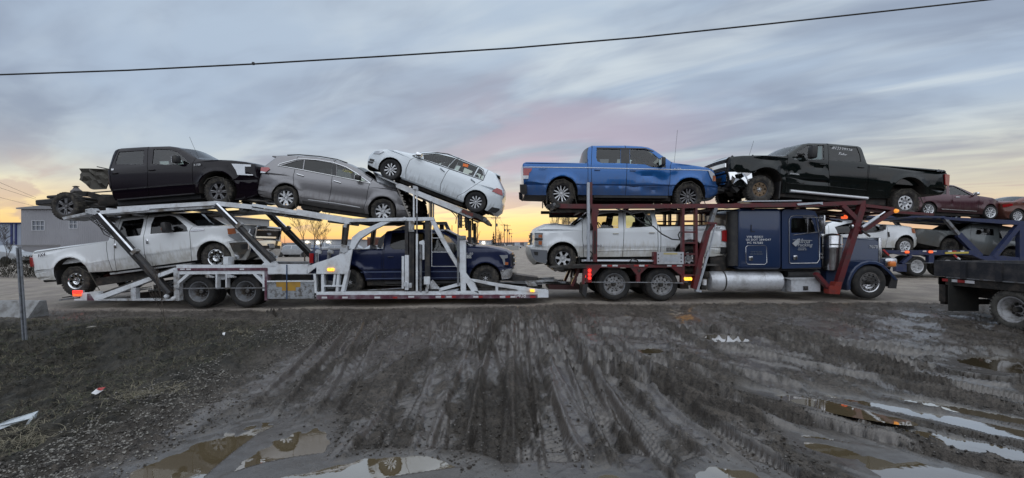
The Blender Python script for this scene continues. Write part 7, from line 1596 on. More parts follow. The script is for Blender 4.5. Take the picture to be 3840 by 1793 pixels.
c.onside('fender_vent', [(682, 570), (705, 572), (712, 625), (694, 632)], M_black, .003, .01); c.onside('headlight', [(955, 530), (990, 540), (1000, 590), (965, 580)], M_amber, .003, .02); c.mirror((600, 520), (.15, .22, .24)); c.wheels([(893, 732), (-230, 732)], 'eight', .39, .24, .26, M_alloy, M_mudtyre)
c = Car('off_road_car', 'dark grey boxy off road car facing left under the blue deck at the right edge', 'off road car', Z10, (1740, 930), -10.5, YC2, .93, [(0, .08), (.5, .05), (.8, 0), (1.1, 0), (1.2, .05), (1.8, .14), (2.2, .2)], 'vehicles on the second carrier', -1, nose=(.4, .22), tail=(.2, .03))
c.build([('nose', .06, [(1040, 700), (1012, 650), (1018, 560), (1030, 540)]), ('hood', .05, [(1060, 532), (1300, 548), (1480, 566)]), ('glass', .05, [(1500, 568), (1640, 482)]), ('top', .03, [(1660, 474), (2000, 500), (2350, 560)]), ('tail', .02, [(2372, 600), (2350, 860)]),
         ('under', 0, [(2330, 900), (2225, 900)]), ('arch', 2085, 860, 132, .06), ('under', 0, [(1945, 850), (1550, 790)]), ('arch', 1402, 735, 132, .06), ('under', 0, [(1265, 740)])],
        [[(1640, 470), (1620, 600), (1600, 820)], [(1930, 480), (1950, 640), (1930, 860)]], ['front_fender', 'front_door', 'rear_quarter'],
        [('side_window', [(1700, 530), (1880, 540), (1888, 612), (1680, 600)], M_glass_m), ('side_window', [(1950, 560), (2170, 585), (2180, 690), (1950, 640)], M_glass_m)], M=P_jeep, stripmats={'nose': ('front_panel', M_black), 'hood': ('hood', M_black), 'top': ('soft_top', M_black), 'tail': ('tailgate', P_jeep)}, grid=.16)
[c.nosebar('grille_slat', .98, .26, a, a + .07, surf('slat_grey', (.2, .21, .23), .4), .03, n=2) for a in (-.66, -.46, -.26, -.06, .14, .34, .54)]
c.mirror((1760, 560), (.12, .18, .20)); c.wheels([(1402, 745), (2085, 865)], 'eightsmall', .41, .22, .28, M_steelblk, M_mudtyre)
PM = [(0, .1), (.25, .06), (.4, 0), (.6, .02), (.85, 0), (.98, .03), (1.5, .28), (1.7, .35)]
c = Car('suv', 'dark maroon SUV with bright wheels on the blue upper deck behind the black pickup tail', 'suv', Z10, (1520, 410), -1.6, YC2, .94, PM, 'vehicles on the second carrier', 1, nose=(.7, .25), tail=(.6, .12))
c.build([('tail', .06, [(985, 330), (975, 240), (1000, 150), (1040, 110)]), ('top', .05, [(1120, 62), (1250, 38), (1380, 36), (1440, 44)]), ('glass', .12, [(1520, 74), (1715, 162)]), ('hood', .08, [(1760, 168), (1870, 185), (1955, 222)]), ('nose', .12, [(1990, 262), (2008, 305), (2000, 350), (1975, 372)]),
         ('under', 0, [(1960, 378)]), ('arch', 1860, 348, 92, .02), ('under', 0, [(1765, 372), (1265, 345)]), ('arch', 1160, 318, 92, .02), ('under', 0, [(1062, 335)])],
        [[(1080, 60), (1100, 200), (1200, 360)], [(1375, 30), (1370, 380)], [(1700, 140), (1690, 380)]], ['rear_quarter', 'rear_door', 'front_door', 'front_fender'],
        [('side_window', [(1130, 82), (1350, 54), (1350, 148), (1130, 140)], M_glass_d), ('side_window', [(1385, 56), (1440, 62), (1530, 98), (1610, 148), (1620, 158), (1385, 150)], M_glass_c)], M=P_mar, stripmats={'tail': ('tailgate', P_mar), 'top': ('roof', P_mar), 'hood': ('hood', P_mar), 'nose': ('front_bumper', P_mar)}, grid=.16)
c.strip('sill_chrome', [(1290, 315), (1690, 340)], .018, M_chrome, .01); c.strip('window_chrome', [(1120, 80), (1380, 48), (1450, 58), (1640, 160)], .014, M_chrome, .005); c.mirror((1650, 145), (.13, .2, .14), M_chrome); c.block('door_handle', (1475, 180), (.2, .03, .04), M_chrome, .02, .012); c.wheels([(1160, 318), (1860, 350)], 'swirl', .325, .235, .22, M_alloy, M_rubber, lugs=False)
c = Car('sedan', 'rust orange sedan at the right edge of the picture on the blue upper deck', 'car', Z10, (2400, 445), -1, YC2, .9, PM, 'vehicles on the second carrier', -1, nose=(.6, .2), tail=(.5, .1))
c.build([('nose', .12, [(2040, 420), (2010, 370), (1990, 300), (1985, 250)]), ('hood', .07, [(2000, 234), (2120, 228)]), ('glass', .1, [(2135, 226), (2260, 178)]), ('top', .05, [(2300, 172), (2500, 178)]), ('backglass', .1, [(2530, 185), (2660, 240)]), ('tail', .05, [(2760, 250), (2780, 330), (2770, 420)]),
         ('under', 0, [(2740, 430)]), ('arch', 2640, 392, 85, .02), ('under', 0, [(2550, 425), (2250, 420)]), ('arch', 2165, 388, 85, .02), ('under', 0, [(2070, 420)])], [[(2250, 180), (2260, 440)], [(2420, 170), (2420, 440)], [(2560, 190), (2560, 440)]], ['front_fender', 'front_door', 'rear_door', 'rear_quarter'],
        [('side_window', [(2200, 240), (2290, 190), (2405, 190), (2405, 245)], M_glass_m), ('side_window', [(2425, 190), (2500, 192), (2580, 235), (2425, 245)], M_glass_m)], M=P_org, stripmats={'tail': ('tailgate', P_org), 'top': ('roof', P_org), 'hood': ('hood', P_org), 'nose': ('front_bumper', P_org), 'backglass': ('rear_window', M_glass_d)}, grid=.16)
c.onside('headlight', [(1995, 262), (2090, 250), (2095, 275), (2000, 295)], M_red, .003, .02); c.wheels([(2165, 392), (2640, 396)], 'ten', .32, .21, .21, M_alloy, M_rubber, lugs=False)
B_blue = surf('carrier_navy', (.018, .028, .085), .45, wear=.4, wear_col=(.04, .045, .07), coat=.3)
T2 = thing('car_trailer', 'navy blue car carrier trailer behind on the right carrying four vehicles', 'trailer', (14.5, YC2, 0)); Q = Rig(T2); q0, q1 = (19.75, 19.9), (22.3, 22.45)
def qb(nm, p, q, th, m=B_blue, **k): Q.br(nm, p, q, th, m, Z10, y=k.get('y', q0), yf=k.get('yf', q1), both=k.get('both', True), ref=k.get('ref', None))
def qp(nm, poly, m=B_blue, **k): Q.pl(nm, poly, m, Z10, y=k.get('y', q0), yf=k.get('yf', q1), both=k.get('both', True), ref=k.get('ref', None))
qp('upper_rail', [(970, 388), (1330, 392), (1345, 402), (2140, 440), (2500, 470), (2500, 520), (2130, 490), (1330, 430), (1320, 415), (970, 408)]); qb('deck_beam', (300, 395), (980, 400), 20, B_blue)
qp('lower_rail', [(640, 778), (1640, 776), (1760, 842), (1900, 842), (1990, 840), (2600, 905), (2600, 960), (1960, 900), (1800, 895), (1700, 860), (1640, 830), (840, 830), (640, 800)])
qb('sloping_arm', (1340, 412), (1510, 610), 30, T_steel); qb('sloping_arm', (1500, 600), (1745, 850), 62); qb('v_brace', (2190, 490), (1890, 858), 50); qb('post', (2205, 500), (2205, 900), 60); qb('fender_post', (1180, 830), (1180, 920), 60); qb('fender_brace', (960, 835), (860, 930), 34); qb('fender_rod', (890, 925), (1200, 920), 6, T_steel, y=(19.7, 19.75), both=False)
qp('front_beam', [(780, 940), (900, 930), (900, 1020), (780, 1018)]); qb('tongue', (640, 800), (860, 1000), 30, T_dark); qp('yellow_placard', [(1338, 798), (1600, 794), (1600, 814), (1338, 820)], surf('placard_yellow', (.50, .40, .08), .6), y=(19.72, 19.75), both=False)
for x0, m_ in ((840, M_reflw), (1085, M_reflw), (1200, M_reflw), (1370, M_reflw), (1420, M_reflr), (1510, M_reflw)): qp('reflector', [(x0, 782), (x0 + 40, 782), (x0 + 40, 796), (x0, 796)], m_, y=(19.73, 19.75), both=False)
qb('red_white_strip', (645, 775), (705, 835), 16, M_reflr, y=(19.7, 19.75), both=False); qb('red_white_strip', (1440, 830), (1475, 860), 16, M_reflr, both=False, y=(19.7, 19.75)); qb('red_white_strip', (1475, 860), (1505, 880), 16, M_reflw, both=False, y=(19.7, 19.75))
for px, py in ((908, 798), (1175, 796)): put('marker_lamp', MB().bev(W3(Z10(px, py), 19.7), (.17, .08, .12), .03), L_org, T2)
for y0, y1 in ((20.0, 20.6), (21.6, 22.2)):
    for pts in ([(300, 395), (980, 400), (2500, 480)], [(-300, 835), (1640, 800), (1760, 850), (2500, 930)]):
        P = [W3(Z10(*p), q0[0]) for p in pts]
        for a, b in zip(P, P[1:]): d = b - a; put('wheel_track', MB(False).box(((a.x + b.x) / 2, (y0 + y1) / 2, (a.z + b.z) / 2), (d.length, y1 - y0, .06), Matrix.Rotation(-math.atan2(d.z, d.x), 4, 'Y')), T_deck, T2)
for px in range(350, 2500, 220): p = W3(Z10(px, 408 + max(0, px - 1000) * .045), 19.9); put('cross_tube', MB().tube([p, Vector((p.x, 22.3, p.z))], .05, 8), B_blue, T2)
for px in (1030, 1375):
    p = W3(Z10(px, 960), 19.85)
    for far in (0, 1):
        for k in (0, 1):
            yy = 20.0 + k * .34; yy = yy if not far else 2 * YC2 - yy
            add_wheel(T2, p.x - 14.5, yy - YC2, p.z, 'truck10', .46, .29, .27, M_alloy, M_rubber, M_alloy, bool(far), -.12, False, M_alloy)
    put('axle', MB().tube([Vector((p.x, 20.1, p.z)), Vector((p.x, 22.2, p.z))], .07, 8), M_under, T2)

# ------------------------------------------------------------------ flatbed truck cut off by the right edge (its length runs toward the camera)
FB = thing('flatbed_truck', 'dark flatbed truck with muddy dual rear wheel at the right edge in the foreground', 'truck', (11.1, 8.75, -.20))
fx0, fx1, fz = 9.95, 12.35, 1.13
M_fb = surf('flatbed_steel', (.022, .024, .030), .5, wear=.5, wear_col=(.07, .065, .065), scale=4)
def fb(nm, a, b, mt=M_fb): put(nm, MB(False).bbox(a, b), mt, FB)
fb('bed_side_rail', (fx0, 4.6, fz - .36), (fx0 + .05, 10.3, fz)); fb('bed_side_rail', (fx1 - .05, 4.6, fz - .36), (fx1, 10.3, fz)); fb('bed_deck', (fx0 + .05, 4.6, fz - .36), (fx1 - .05, 10.25, fz - .30)); fb('bed_edge_strip', (fx0 - .012, 4.6, fz - .385), (fx0 + .03, 10.0, fz - .362), T_steel)
fb('tail_rail', (fx0 + .05, 10.25, fz - .36), (fx1 - .05, 10.3, fz))
for yy in (9.55, 8.85, 7.9, 6.9, 5.9): fb('stake_pocket', (fx0 - .04, yy, fz - .38), (fx0, yy + .11, fz + .0))
for k, (a, b, m_) in enumerate(((9.94, 10.1, M_reflr), (9.76, 9.93, M_reflw), (9.60, 9.75, M_reflr), (9.40, 9.59, M_reflw))): fb('reflector', (fx0 - .006, a, fz - .47), (fx0 + .01, b, fz - .41), m_)
fb('under_beam', (fx0 + .02, 4.6, fz - .55), (fx1 - .02, 10.22, fz - .385), M_under); fb('chassis_rail', (10.6, 4.0, .30), (10.7, 10.2, .55), M_under); fb('chassis_rail', (11.6, 4.0, .30), (11.7, 10.2, .55), M_under)
fb('rear_bracket', (fx0 + .02, 10.05, .18), (fx0 + .14, 10.2, fz - .38), M_under); fb('rear_bracket', (fx1 - .14, 10.05, .18), (fx1 - .02, 10.2, fz - .38), M_under); fb('rear_bumper', (fx0 + .05, 10.1, .12), (fx1 - .05, 10.2, .24), M_under)
for x0 in (9.88, 11.75): put('mud_flap', MB(False).bbox((x0, 9.88, .0), (x0 + .68, 9.90, .76)), surf('rubber_flap', (.028, .028, .026), .85, wear=.4), FB)
for sg in (-1, 1):
    for k in (0, 1):
        xx = 11.15 + sg * (1.03 - .34 * k)
        w_ = add_wheel(FB, xx - 11.1, 0, .20 + .20, 'trailer10', .40, .255, .26, M_steelgry, surf('mud_caked_tyre', (.09, .085, .075), .95, wear=.8, wear_col=(.045, .042, .038), scale=9, bump=.9), M_steelblk, sg > 0, -.14, True, M_steelgry); w_.rotation_euler.z = -PI / 2 if sg < 0 else PI / 2
put('axle', MB().tube([Vector((10.3, 8.75, .2)), Vector((12.0, 8.75, .2))], .07, 8).lathe([(.05, -.2), (.2, 0), (.05, .2)], (11.15, 8.75, .2), 'x', 12), M_under, FB)
put('leaf_spring', MB().tube([Vector((10.65, 8.1, .42)), Vector((10.65, 8.75, .28)), Vector((10.65, 9.5, .44))], .05, 6), M_under, FB)
# front part of the flatbed (outside the frame): cab, so the truck is whole from the side
put('cab', rounded_box((10.1, 2.3, .35), (12.2, 4.4, 1.95), .18), M_fb, FB); put('hood', rounded_box((10.2, 1.2, .35), (12.1, 2.4, 1.25), .15), M_fb, FB)
for xx in (10.2, 12.1): w_ = add_wheel(FB, xx - 11.1, -6.9, .20 + .18, 'trailer10', .40, .255, .24, M_steelgry, MATS['mud_caked_tyre'], M_steelblk, xx > 11, -.1, True, M_steelgry); w_.rotation_euler.z = -PI / 2 if xx < 11 else PI / 2

# ------------------------------------------------------------------ overhead cable
CY_ = 9.0; cp_ = [W3(ZD(*p), CY_) for p in ((-1200, 178), (-500, 190), (0, 188), (320, 177), (640, 161), (960, 142), (1290, 121), (1610, 94), (1935, 60), (2220, 29), (2500, -2), (3000, -62), (3800, -170))]
cb = thing('overhead_cable', 'thick black overhead cable sagging across the sky', 'cable', cp_[6]); put('cable', MB().tube(cp_, .017, 8), M_hose, cb); put('cable_clamp', MB().bev(W3(ZD(637, 160), CY_), (.05, .04, .06), .01), M_hose, cb)

# ------------------------------------------------------------------ sign post, concrete block and litter
top, bot = W3(Z12(173, 452), 8.7), W3(Z12(232, 1190), 8.7); bot.z = gh(bot.x, 8.7) - .05
sp_ = thing('sign_post', 'bare galvanised steel sign post leaning slightly at the left edge', 'post', bot); d = top - bot; m = MB(False); M_ = Matrix.Rotation(math.atan2(d.x, d.z), 4, 'Y'); hgt = d.length
for (x_, y_, w_, dd) in ((0, .02, .036, .006), (-.020, .0, .006, .04), (.020, .0, .006, .04), (-.032, -.02, .026, .006), (.032, -.02, .026, .006)): m.box(M_ @ Vector((x_, y_, hgt / 2)), (w_, dd, hgt), M_)
obj('channel', m, surf('galvanised_post', (.27, .29, .32), .5, .4, wear=.4, wear_col=(.14, .14, .15), scale=12), sp_)
for k in range(28): obj('bolt_hole', MB().lathe([(.001, 0), (.007, 0)], n=6), M_hose, sp_, M_ @ Vector((0, .0165, .12 + k * .065)))
gz = gh(-12, 11.0); bl = thing('concrete_block', 'low pale concrete kerb block with sloping end at the left edge', 'concrete block', (-12.4, 11.2, gz))
b0, b1 = W3(Z12(-260, 930), 11.0), W3(Z12(372, 928), 11.0); e0 = W3(Z12(335, 1066), 11.0); m = MB(False)
zt_, zb_ = .09, gz - .1; xr = W3(Z12(372, 928), 11.0).x; xe = W3(Z12(330, 1060), 11.0).x + .05
m.add([(-16, 10.75, zb_), (xr - .12, 10.75, zb_), (xr - .02, 10.98, zt_), (-16, 10.98, zt_), (-16, 11.3, zb_), (xr - .10, 11.3, zb_), (xr - .0, 11.12, zt_), (-16, 11.12, zt_)], [(0, 1, 2, 3), (3, 2, 6, 7), (7, 6, 5, 4), (1, 5, 6, 2), (0, 3, 7, 4)])
put('block', m, surf('concrete_pale', (.27, .275, .28), .8, wear=.5, wear_col=(.15, .145, .14), scale=5, bump=.4), bl)
def litter(name, label, poly, mat, Y, thick=.004, lift=0., rx=0):
    P = [W3(ZD(*p), Y) for p in poly]; cx_ = sum((p for p in P), Vector()) / len(P); g = gh(cx_.x, Y); dz_ = g - min(p.z for p in P) + lift
    m = MB(False); r2 = random.Random(len(name)); j = [r2.uniform(-.05, .05) for _ in P]; m.add([p + Vector((0, jj, dz_)) for p, jj in zip(P, j)] + [p + Vector((0, jj + thick, dz_)) for p, jj in zip(P, j)], [tuple(range(len(P))), tuple(range(len(P), 2 * len(P)))[::-1]] + [(i, (i + 1) % len(P), len(P) + (i + 1) % len(P), len(P) + i) for i in range(len(P))])
    o = obj(name, m, mat); o.data.transform(Matrix.Translation(-(cx_ + Vector((0, 0, dz_))))); o.location = cx_ + Vector((0, 0, dz_)); tag(o, label, 'litter'); return o
M_pl = surf('white_plastic', (.55, .60, .64), .35, wear=.3)
litter('plastic_strip', 'bent strip of white plastic lying in the grass at the left edge', [(-30, 1072), (-30, 1058), (20, 1036), (88, 1016), (94, 1020), (92, 1040), (64, 1070), (58, 1068), (78, 1042), (82, 1030), (30, 1048)], M_pl, 5.15)
litter('scrap_of_paper', 'small red and white scrap of paper on the dirt bank', [(236, 992), (240, 984), (250, 982), (252, 990), (246, 997)], M_white_lt, 5.9)
litter('red_wrapper', 'tiny red wrapper edge beside the white paper scrap', [(243, 983), (246, 980), (258, 980), (256, 986), (250, 986)], M_reflr, 5.88, lift=.06)
litter('plastic_bag', 'small white plastic piece sticking up near the gravel patch', [(560, 838), (559, 831), (563, 830), (565, 837)], M_white_lt, 8.9); litter('flat_board', 'short pale flat board lying on the bank behind the gravel', [(645, 822), (646, 817), (672, 816), (672, 821)], S_pale, 9.4)
litter('white_cup_lid', 'pale crumpled scrap near the edge of the road on the left', [(218, 800), (222, 796), (245, 796), (247, 802)], S_pale, 9.6)

# ------------------------------------------------------------------ buildings
def cladding(name, col, pitch=1.6, rough=.6):
    t = NT(name); v = t.coord('Object'); w = t.new('ShaderNodeTexWave', wave_type='BANDS', bands_direction='X'); t.l.new(v, w.inputs[0]); w.inputs['Scale'].default_value = pitch
    n = t.noise(v, .25, 4); t.setv(t.b.inputs['Base Color'], t.mix(t.rng(n, .3, .7), col, tuple(c * .8 for c in col))); t.b.inputs['Roughness'].default_value = rough; t.bump(w.outputs[0], .6, .05); return t.m
C_grey = cladding('cladding_grey_violet', (.30, .30, .325)); C_pale = cladding('cladding_pale', (.34, .35, .36)); C_blue = cladding('cladding_blue_white', (.30, .34, .42)); C_white = cladding('cladding_white', (.40, .43, .48)); M_trim = surf('blue_trim', (.02, .03, .12), .5); M_roof = surf('metal_roof', (.22, .22, .23), .5); M_frame = surf('window_frame_white', (.46, .47, .5), .5); M_pane = surf('window_glass_dark', (.16, .18, .21), .12, coat=1)
def building(name, label, A, B, depth, ztop, wall, roofh=.0, zb=-.3, cat='building', windows=(), trim=None, over=.25):
    """front wall from A to B (world xy), box going back"""
    A, B = Vector((*A, 0)), Vector((*B, 0)); d = (B - A); L_ = d.length; ang = math.atan2(d.y, d.x); root = thing(name, label, cat, (A.x, A.y, zb), rot=(0, 0, ang)); h = ztop - zb
    # wall with real window openings: front as strips round each window
    m = MB(False); m.bbox((0, .2, 0), (L_, depth, h)); obj('wall', m, wall, root)
    cuts = sorted(windows); fr_ = MB(False); x = 0
    for (wx, wz, ww, wh) in cuts:
        fr_.bbox((x, 0, 0), (wx, .2, h)); fr_.bbox((wx, 0, 0), (wx + ww, .2, wz - zb)); fr_.bbox((wx, 0, wz - zb + wh), (wx + ww, .2, h)); x = wx + ww
    fr_.bbox((x, 0, 0), (L_, .2, h)); obj('front_wall', fr_, wall, root)
    for (wx, wz, ww, wh) in cuts:
        z_ = wz - zb; t_ = .06; f = MB(False)
        for a_, b_ in (((wx, -.04, z_), (wx + t_, .06, z_ + wh)), ((wx + ww - t_, -.04, z_), (wx + ww, .06, z_ + wh)), ((wx + t_, -.04, z_), (wx + ww - t_, .06, z_ + t_)), ((wx + t_, -.04, z_ + wh - t_), (wx + ww - t_, .06, z_ + wh)), ((wx + t_, -.03, z_ + wh / 2 - .03), (wx + ww - t_, .05, z_ + wh / 2 + .03))): f.bbox(a_, b_)
        nb_ = 3 if ww > 1.2 else 2
        for k in range(1, nb_): xx = wx + ww * k / nb_; f.bbox((xx - .02, -.02, z_ + t_), (xx + .02, .04, z_ + wh - t_))
        o = obj('window', f, M_frame, root); obj('pane', MB(False).bbox((wx + t_, .07, z_ + t_), (wx + ww - t_, .09, z_ + wh - t_)), M_pane, o)
    r_ = MB(False); r_.add([(-over, -over, h + .02), (L_ + over, -over, h + .02), (L_ + over, depth + over, h + .02), (-over, depth + over, h + .02), (-over, -over, h + .15), (L_ + over, -over, h + .15), (L_ + over, depth + over, h + .15), (-over, depth + over, h + .15), (L_ / 2 if roofh else 0, -over, h + .15 + roofh), (L_ / 2 if roofh else 0, depth + over, h + .15 + roofh)],
        [(0, 1, 2, 3)[::-1], (0, 1, 5, 4), (1, 2, 6, 5), (2, 3, 7, 6), (3, 0, 4, 7)] + ([(4, 5, 8), (7, 9, 6), (5, 6, 9, 8), (4, 8, 9, 7)] if roofh else [(4, 5, 6, 7)])); obj('roof', r_, trim or M_roof, root); return root
def gx(sx, Y): return (sx - CX) * Y / F
building('warehouse', 'grey metal clad building with two small white windows behind the muddy pickup', (gx(79, 45), 45), (gx(500, 45), 45), 14, 5.15, C_grey, .55, windows=[(1.1, 2.95, 1.36, 1.05), (4.95, 3.15, .90, .98), (9.0, 3.2, 1.3, 1.0)])
building('warehouse', 'long pale ribbed metal building behind the chrome grille of the white pickup', (gx(500, 46.5), 46.5), (gx(1010, 69), 69), 12, 5.3, C_pale, 0)
b_ = building('warehouse', 'blue white building with navy roof edge at the far left edge', (gx(-420, 60), 60), (gx(78, 60), 60), 14, 4.4, C_blue, 0, trim=M_trim)
for x_ in (gx(45, 60), gx(61, 60)): p = Vector((x_, 59.8, 0)); m = MB(False).bbox((x_ - .12, 59.72, -.3), (x_ + .12, 59.95, 4.4)); o = put('corner_post', m, M_trim, b_) if False else obj('corner_post', MB(False).bbox((x_ - gx(-420, 60) - .12, -.1, 0), (x_ - gx(-420, 60) + .12, 0, 4.7)), M_trim, b_)
building('shed', 'small plain grey shed between the two buildings at the left', (gx(36, 36), 36), (gx(82, 36), 36), 3, 1.35, C_grey, 0, over=.05)
L_wall = lampm('lamp_warm_white', (1., .86, .62), 14., (.6, .55, .4))
lb = building('long_building', 'long low white building with three lit wall lamps across the yard', (gx(1126, 80), 80), (gx(1345, 80), 80), 12, 2.35, C_white, 0, windows=[(1.6, .5, 1.2, .9), (5.4, .5, 1.2, .9), (8.2, .5, 1.2, .9)])
for sx in (1153, 1193, 1231): obj('wall_lamp', MB().bev((gx(sx, 80) - gx(1126, 80), -.15, 2.2), (.42, .3, .34), .1), L_wall, lb)
lb = building('flat_roof_building', 'flat roofed pale building with a lit lamp beyond the spruce tree', (gx(1796, 110), 110), (gx(1842, 110), 110), 10, 2.5, C_white, 0, windows=[(.2, 1.2, .3, .6), (2.6, 1.2, .4, .7)]); obj('wall_lamp', MB().bev((gx(1813, 110) - gx(1796, 110), -.2, 2.3), (.5, .3, .4), .1), L_wall, lb)
for (x0, x1, Yb, zt_, mt, lab) in ((1796, 1822, 90, 1.15, C_blue, 'low blue grey storage container left of the spruce'), (1824, 1856, 92, 1.35, C_pale, 'pale storage container just under the spruce tree'), (1377, 1420, 60, 2.4, surf('container_rust', (.09, .03, .02), .7), 'rust red container seen past the trailer arm'), (1450, 1475, 70, 2.0, C_white, 'white container half hidden by the navy pickup cab'), (1008, 1060, 62, 1.5, C_blue, 'blue grey container left in the scrap yard'), (1075, 1125, 55, 1.6, C_pale, 'pale storage box in the middle of the scrap yard'), (1930, 1950, 210, 2.6, C_white, 'tiny white shed far down the dirt road'), (1966, 1982, 260, 3.0, C_pale, 'tiny pale building right of the far road end'), (1990, 2030, 240, 2.8, C_blue, 'far blue grey building behind the white pickup bumper')):
    building('container', lab, (gx(x0, Yb), Yb), (gx(x1, Yb), Yb), 3 if Yb < 150 else 8, zt_, mt, 0, cat='container', over=.02)
# steel tank behind the sleeper
tk = thing('steel_tank', 'polished steel tank showing between the ladder and the blue sleeper', 'tank', (8.9, 17.6, 0)); put('tank', MB().lathe([(.02, -1.35), (.7, -1.32), (.82, -1.2), (.85, -1.0), (.85, 1.6), (.7, 1.75), (.02, 1.8)], (8.9, 17.6, 2.02), 'x', 32), surf('tank_steel', (.52, .50, .46), .3, .9, wear=.3, wear_col=(.3, .27, .22)), tk); [put('tank_band', MB().lathe([(.86, -.03), (.88, 0), (.86, .03)], (8.9 + k, 17.6, 2.02), 'x', 32), M_alloyd, tk) for k in (-.6, .3, 1.2)]
for k in (-.8, 1.2): put('tank_saddle', MB(False).bbox((8.8 + k, 17.0, -.1), (9.0 + k, 18.2, 1.3)), M_under, tk)
# far fence along the road
fn = thing('panel_fence', 'low pale panel fence running along the far road', 'fence', (gx(1858, 88), 88, 0))
for k in range(10):
    a = Vector((gx(1858, 88) + k * .55, 88 + k * 5.0, 0)); b = a + Vector((.50, 4.7, 0)); m = MB(False); m.add([(a.x, a.y, -.1), (b.x, b.y, -.1), (b.x, b.y, 1.25), (a.x, a.y, 1.25), (a.x + .05, a.y, -.1), (b.x + .05, b.y, -.1), (b.x + .05, b.y, 1.25), (a.x + .05, a.y, 1.25)], [(0, 1, 2, 3), (4, 7, 6, 5), (3, 2, 6, 7), (0, 3, 7, 4), (1, 5, 6, 2)]); put('panel', m, C_pale, fn)

# ------------------------------------------------------------------ parked cars in the yard
def small_car(label, x, y, rot, col, kind=0, h=1.45, cat='car'):
    r = thing('parked_car', label, cat, (x, y, gh(x, y)), 'cars parked in the far yard', (0, 0, R(rot))); L_ = 4.5; P = paint('paint_parked_%d' % len(bpy.data.materials), col, .2, .4, .4)
    prof = [(-2.2, .35), (-2.25, .75), (-2.05, .95), (-1.5, 1.0), (-.9, h), (.6, h + .02), (1.15, 1.0), (2.0, .85), (2.25, .6), (2.2, .32)] if kind == 0 else [(-2.5, .5), (-2.55, 1.1), (-.6, 1.12), (-.5, 1.85), (.8, 1.87), (1.25, 1.25), (2.4, 1.15), (2.5, .5)]
    def loft(pts, w, yt): 
        m = MB(ang=25); n = len(pts)
        for sg in (-1, 1): m.v += [Vector((a, sg * (w - (.22 * max(0, (b - 1) / .5) if b > 1 else .05 * (b < .4))), b)) for a, b in pts]
        m.f += [tuple(range(n)), tuple(range(n, 2 * n))[::-1]] + [(i, n + i, n + (i + 1) % n, (i + 1) % n) for i in range(n)]; return m
    obj('body', loft(prof, .88, 0), P, r)
    if kind == 0: gl_ = [[(-1.35, 1.03), (-.85, h - .06), (-.15, h - .05), (-.15, 1.03)], [(-.05, 1.03), (-.05, h - .05), (.55, h - .05), (.98, 1.03)]]
    else: gl_ = [[(-.42, 1.2), (-.4, 1.78), (.1, 1.78), (.1, 1.2)], [(.2, 1.2), (.2, 1.78), (.75, 1.78), (1.05, 1.28)]]
    for g_ in gl_:
        for sg in (-1, 1):
            m = MB(False); m.add([(a, sg * (.895 - .22 * max(0, (b - 1) / .5)), b) for a, b in g_], [(0, 1, 2, 3)]); obj('side_window', m, M_pane, r)
    for wx in (-1.4, 1.4):
        for sg in (-1, 1): obj('wheel', MB().lathe([(.02, -.1), (.19, -.1), (.2, -.11), (.32, -.1), (.32, .1), (.02, .1)], (0, 0, 0), 'y', 16), M_rubber, r, (wx, sg * .80, .32), (0, 0, PI if sg > 0 else 0))
for (sx, Yb, rot, col, kd, lab) in ((-10, 34, 5, (.45, .48, .52), 0, 'white car parked at the far left edge behind the post'), (22, 40, 15, (.30, .33, .38), 0, 'silver car parked behind the white one at far left'), (1045, 62, 10, (.05, .07, .12), 0, 'dark blue car parked in the yard under the sloping braces'), (1078, 66, -12, (.35, .36, .38), 0, 'silver car parked between two dark ones in the yard'), (1128, 72, 160, (.04, .04, .05), 0, 'black car parked near the bare tree'),
    (1165, 70, 8, (.08, .12, .22), 0, 'blue car parked behind the folded ramps'), (1215, 74, 20, (.42, .44, .47), 1, 'white pickup parked in front of the long building'), (1262, 68, 175, (.30, .31, .33), 0, 'grey car parked right of the folded ramps'), (1330, 70, 5, (.4, .42, .46), 0, 'pale car seen under the curved trailer arm'), (1415, 58, 30, (.35, .38, .42), 0, 'white car behind the bed of the navy pickup'), (1470, 62, 12, (.03, .06, .05), 0, 'dark green car behind the bed of the navy pickup'),
    (1106, 54, 4, (.40, .42, .45), 0, 'nearest silver car in the yard below the braces'), (1884, 120, 80, (.05, .05, .06), 1, 'small dark pickup far down the fence line'), (1912, 150, 85, (.25, .26, .3), 0, 'tiny grey car by the far utility poles'), (1940, 190, 0, (.3, .3, .32), 1, 'tiny white pickup crossing the far road'), (2000, 170, 0, (.05, .05, .06), 0, 'tiny dark car right of the far road')):
    small_car(lab, gx(sx, Yb), Yb, rot, col, kd)
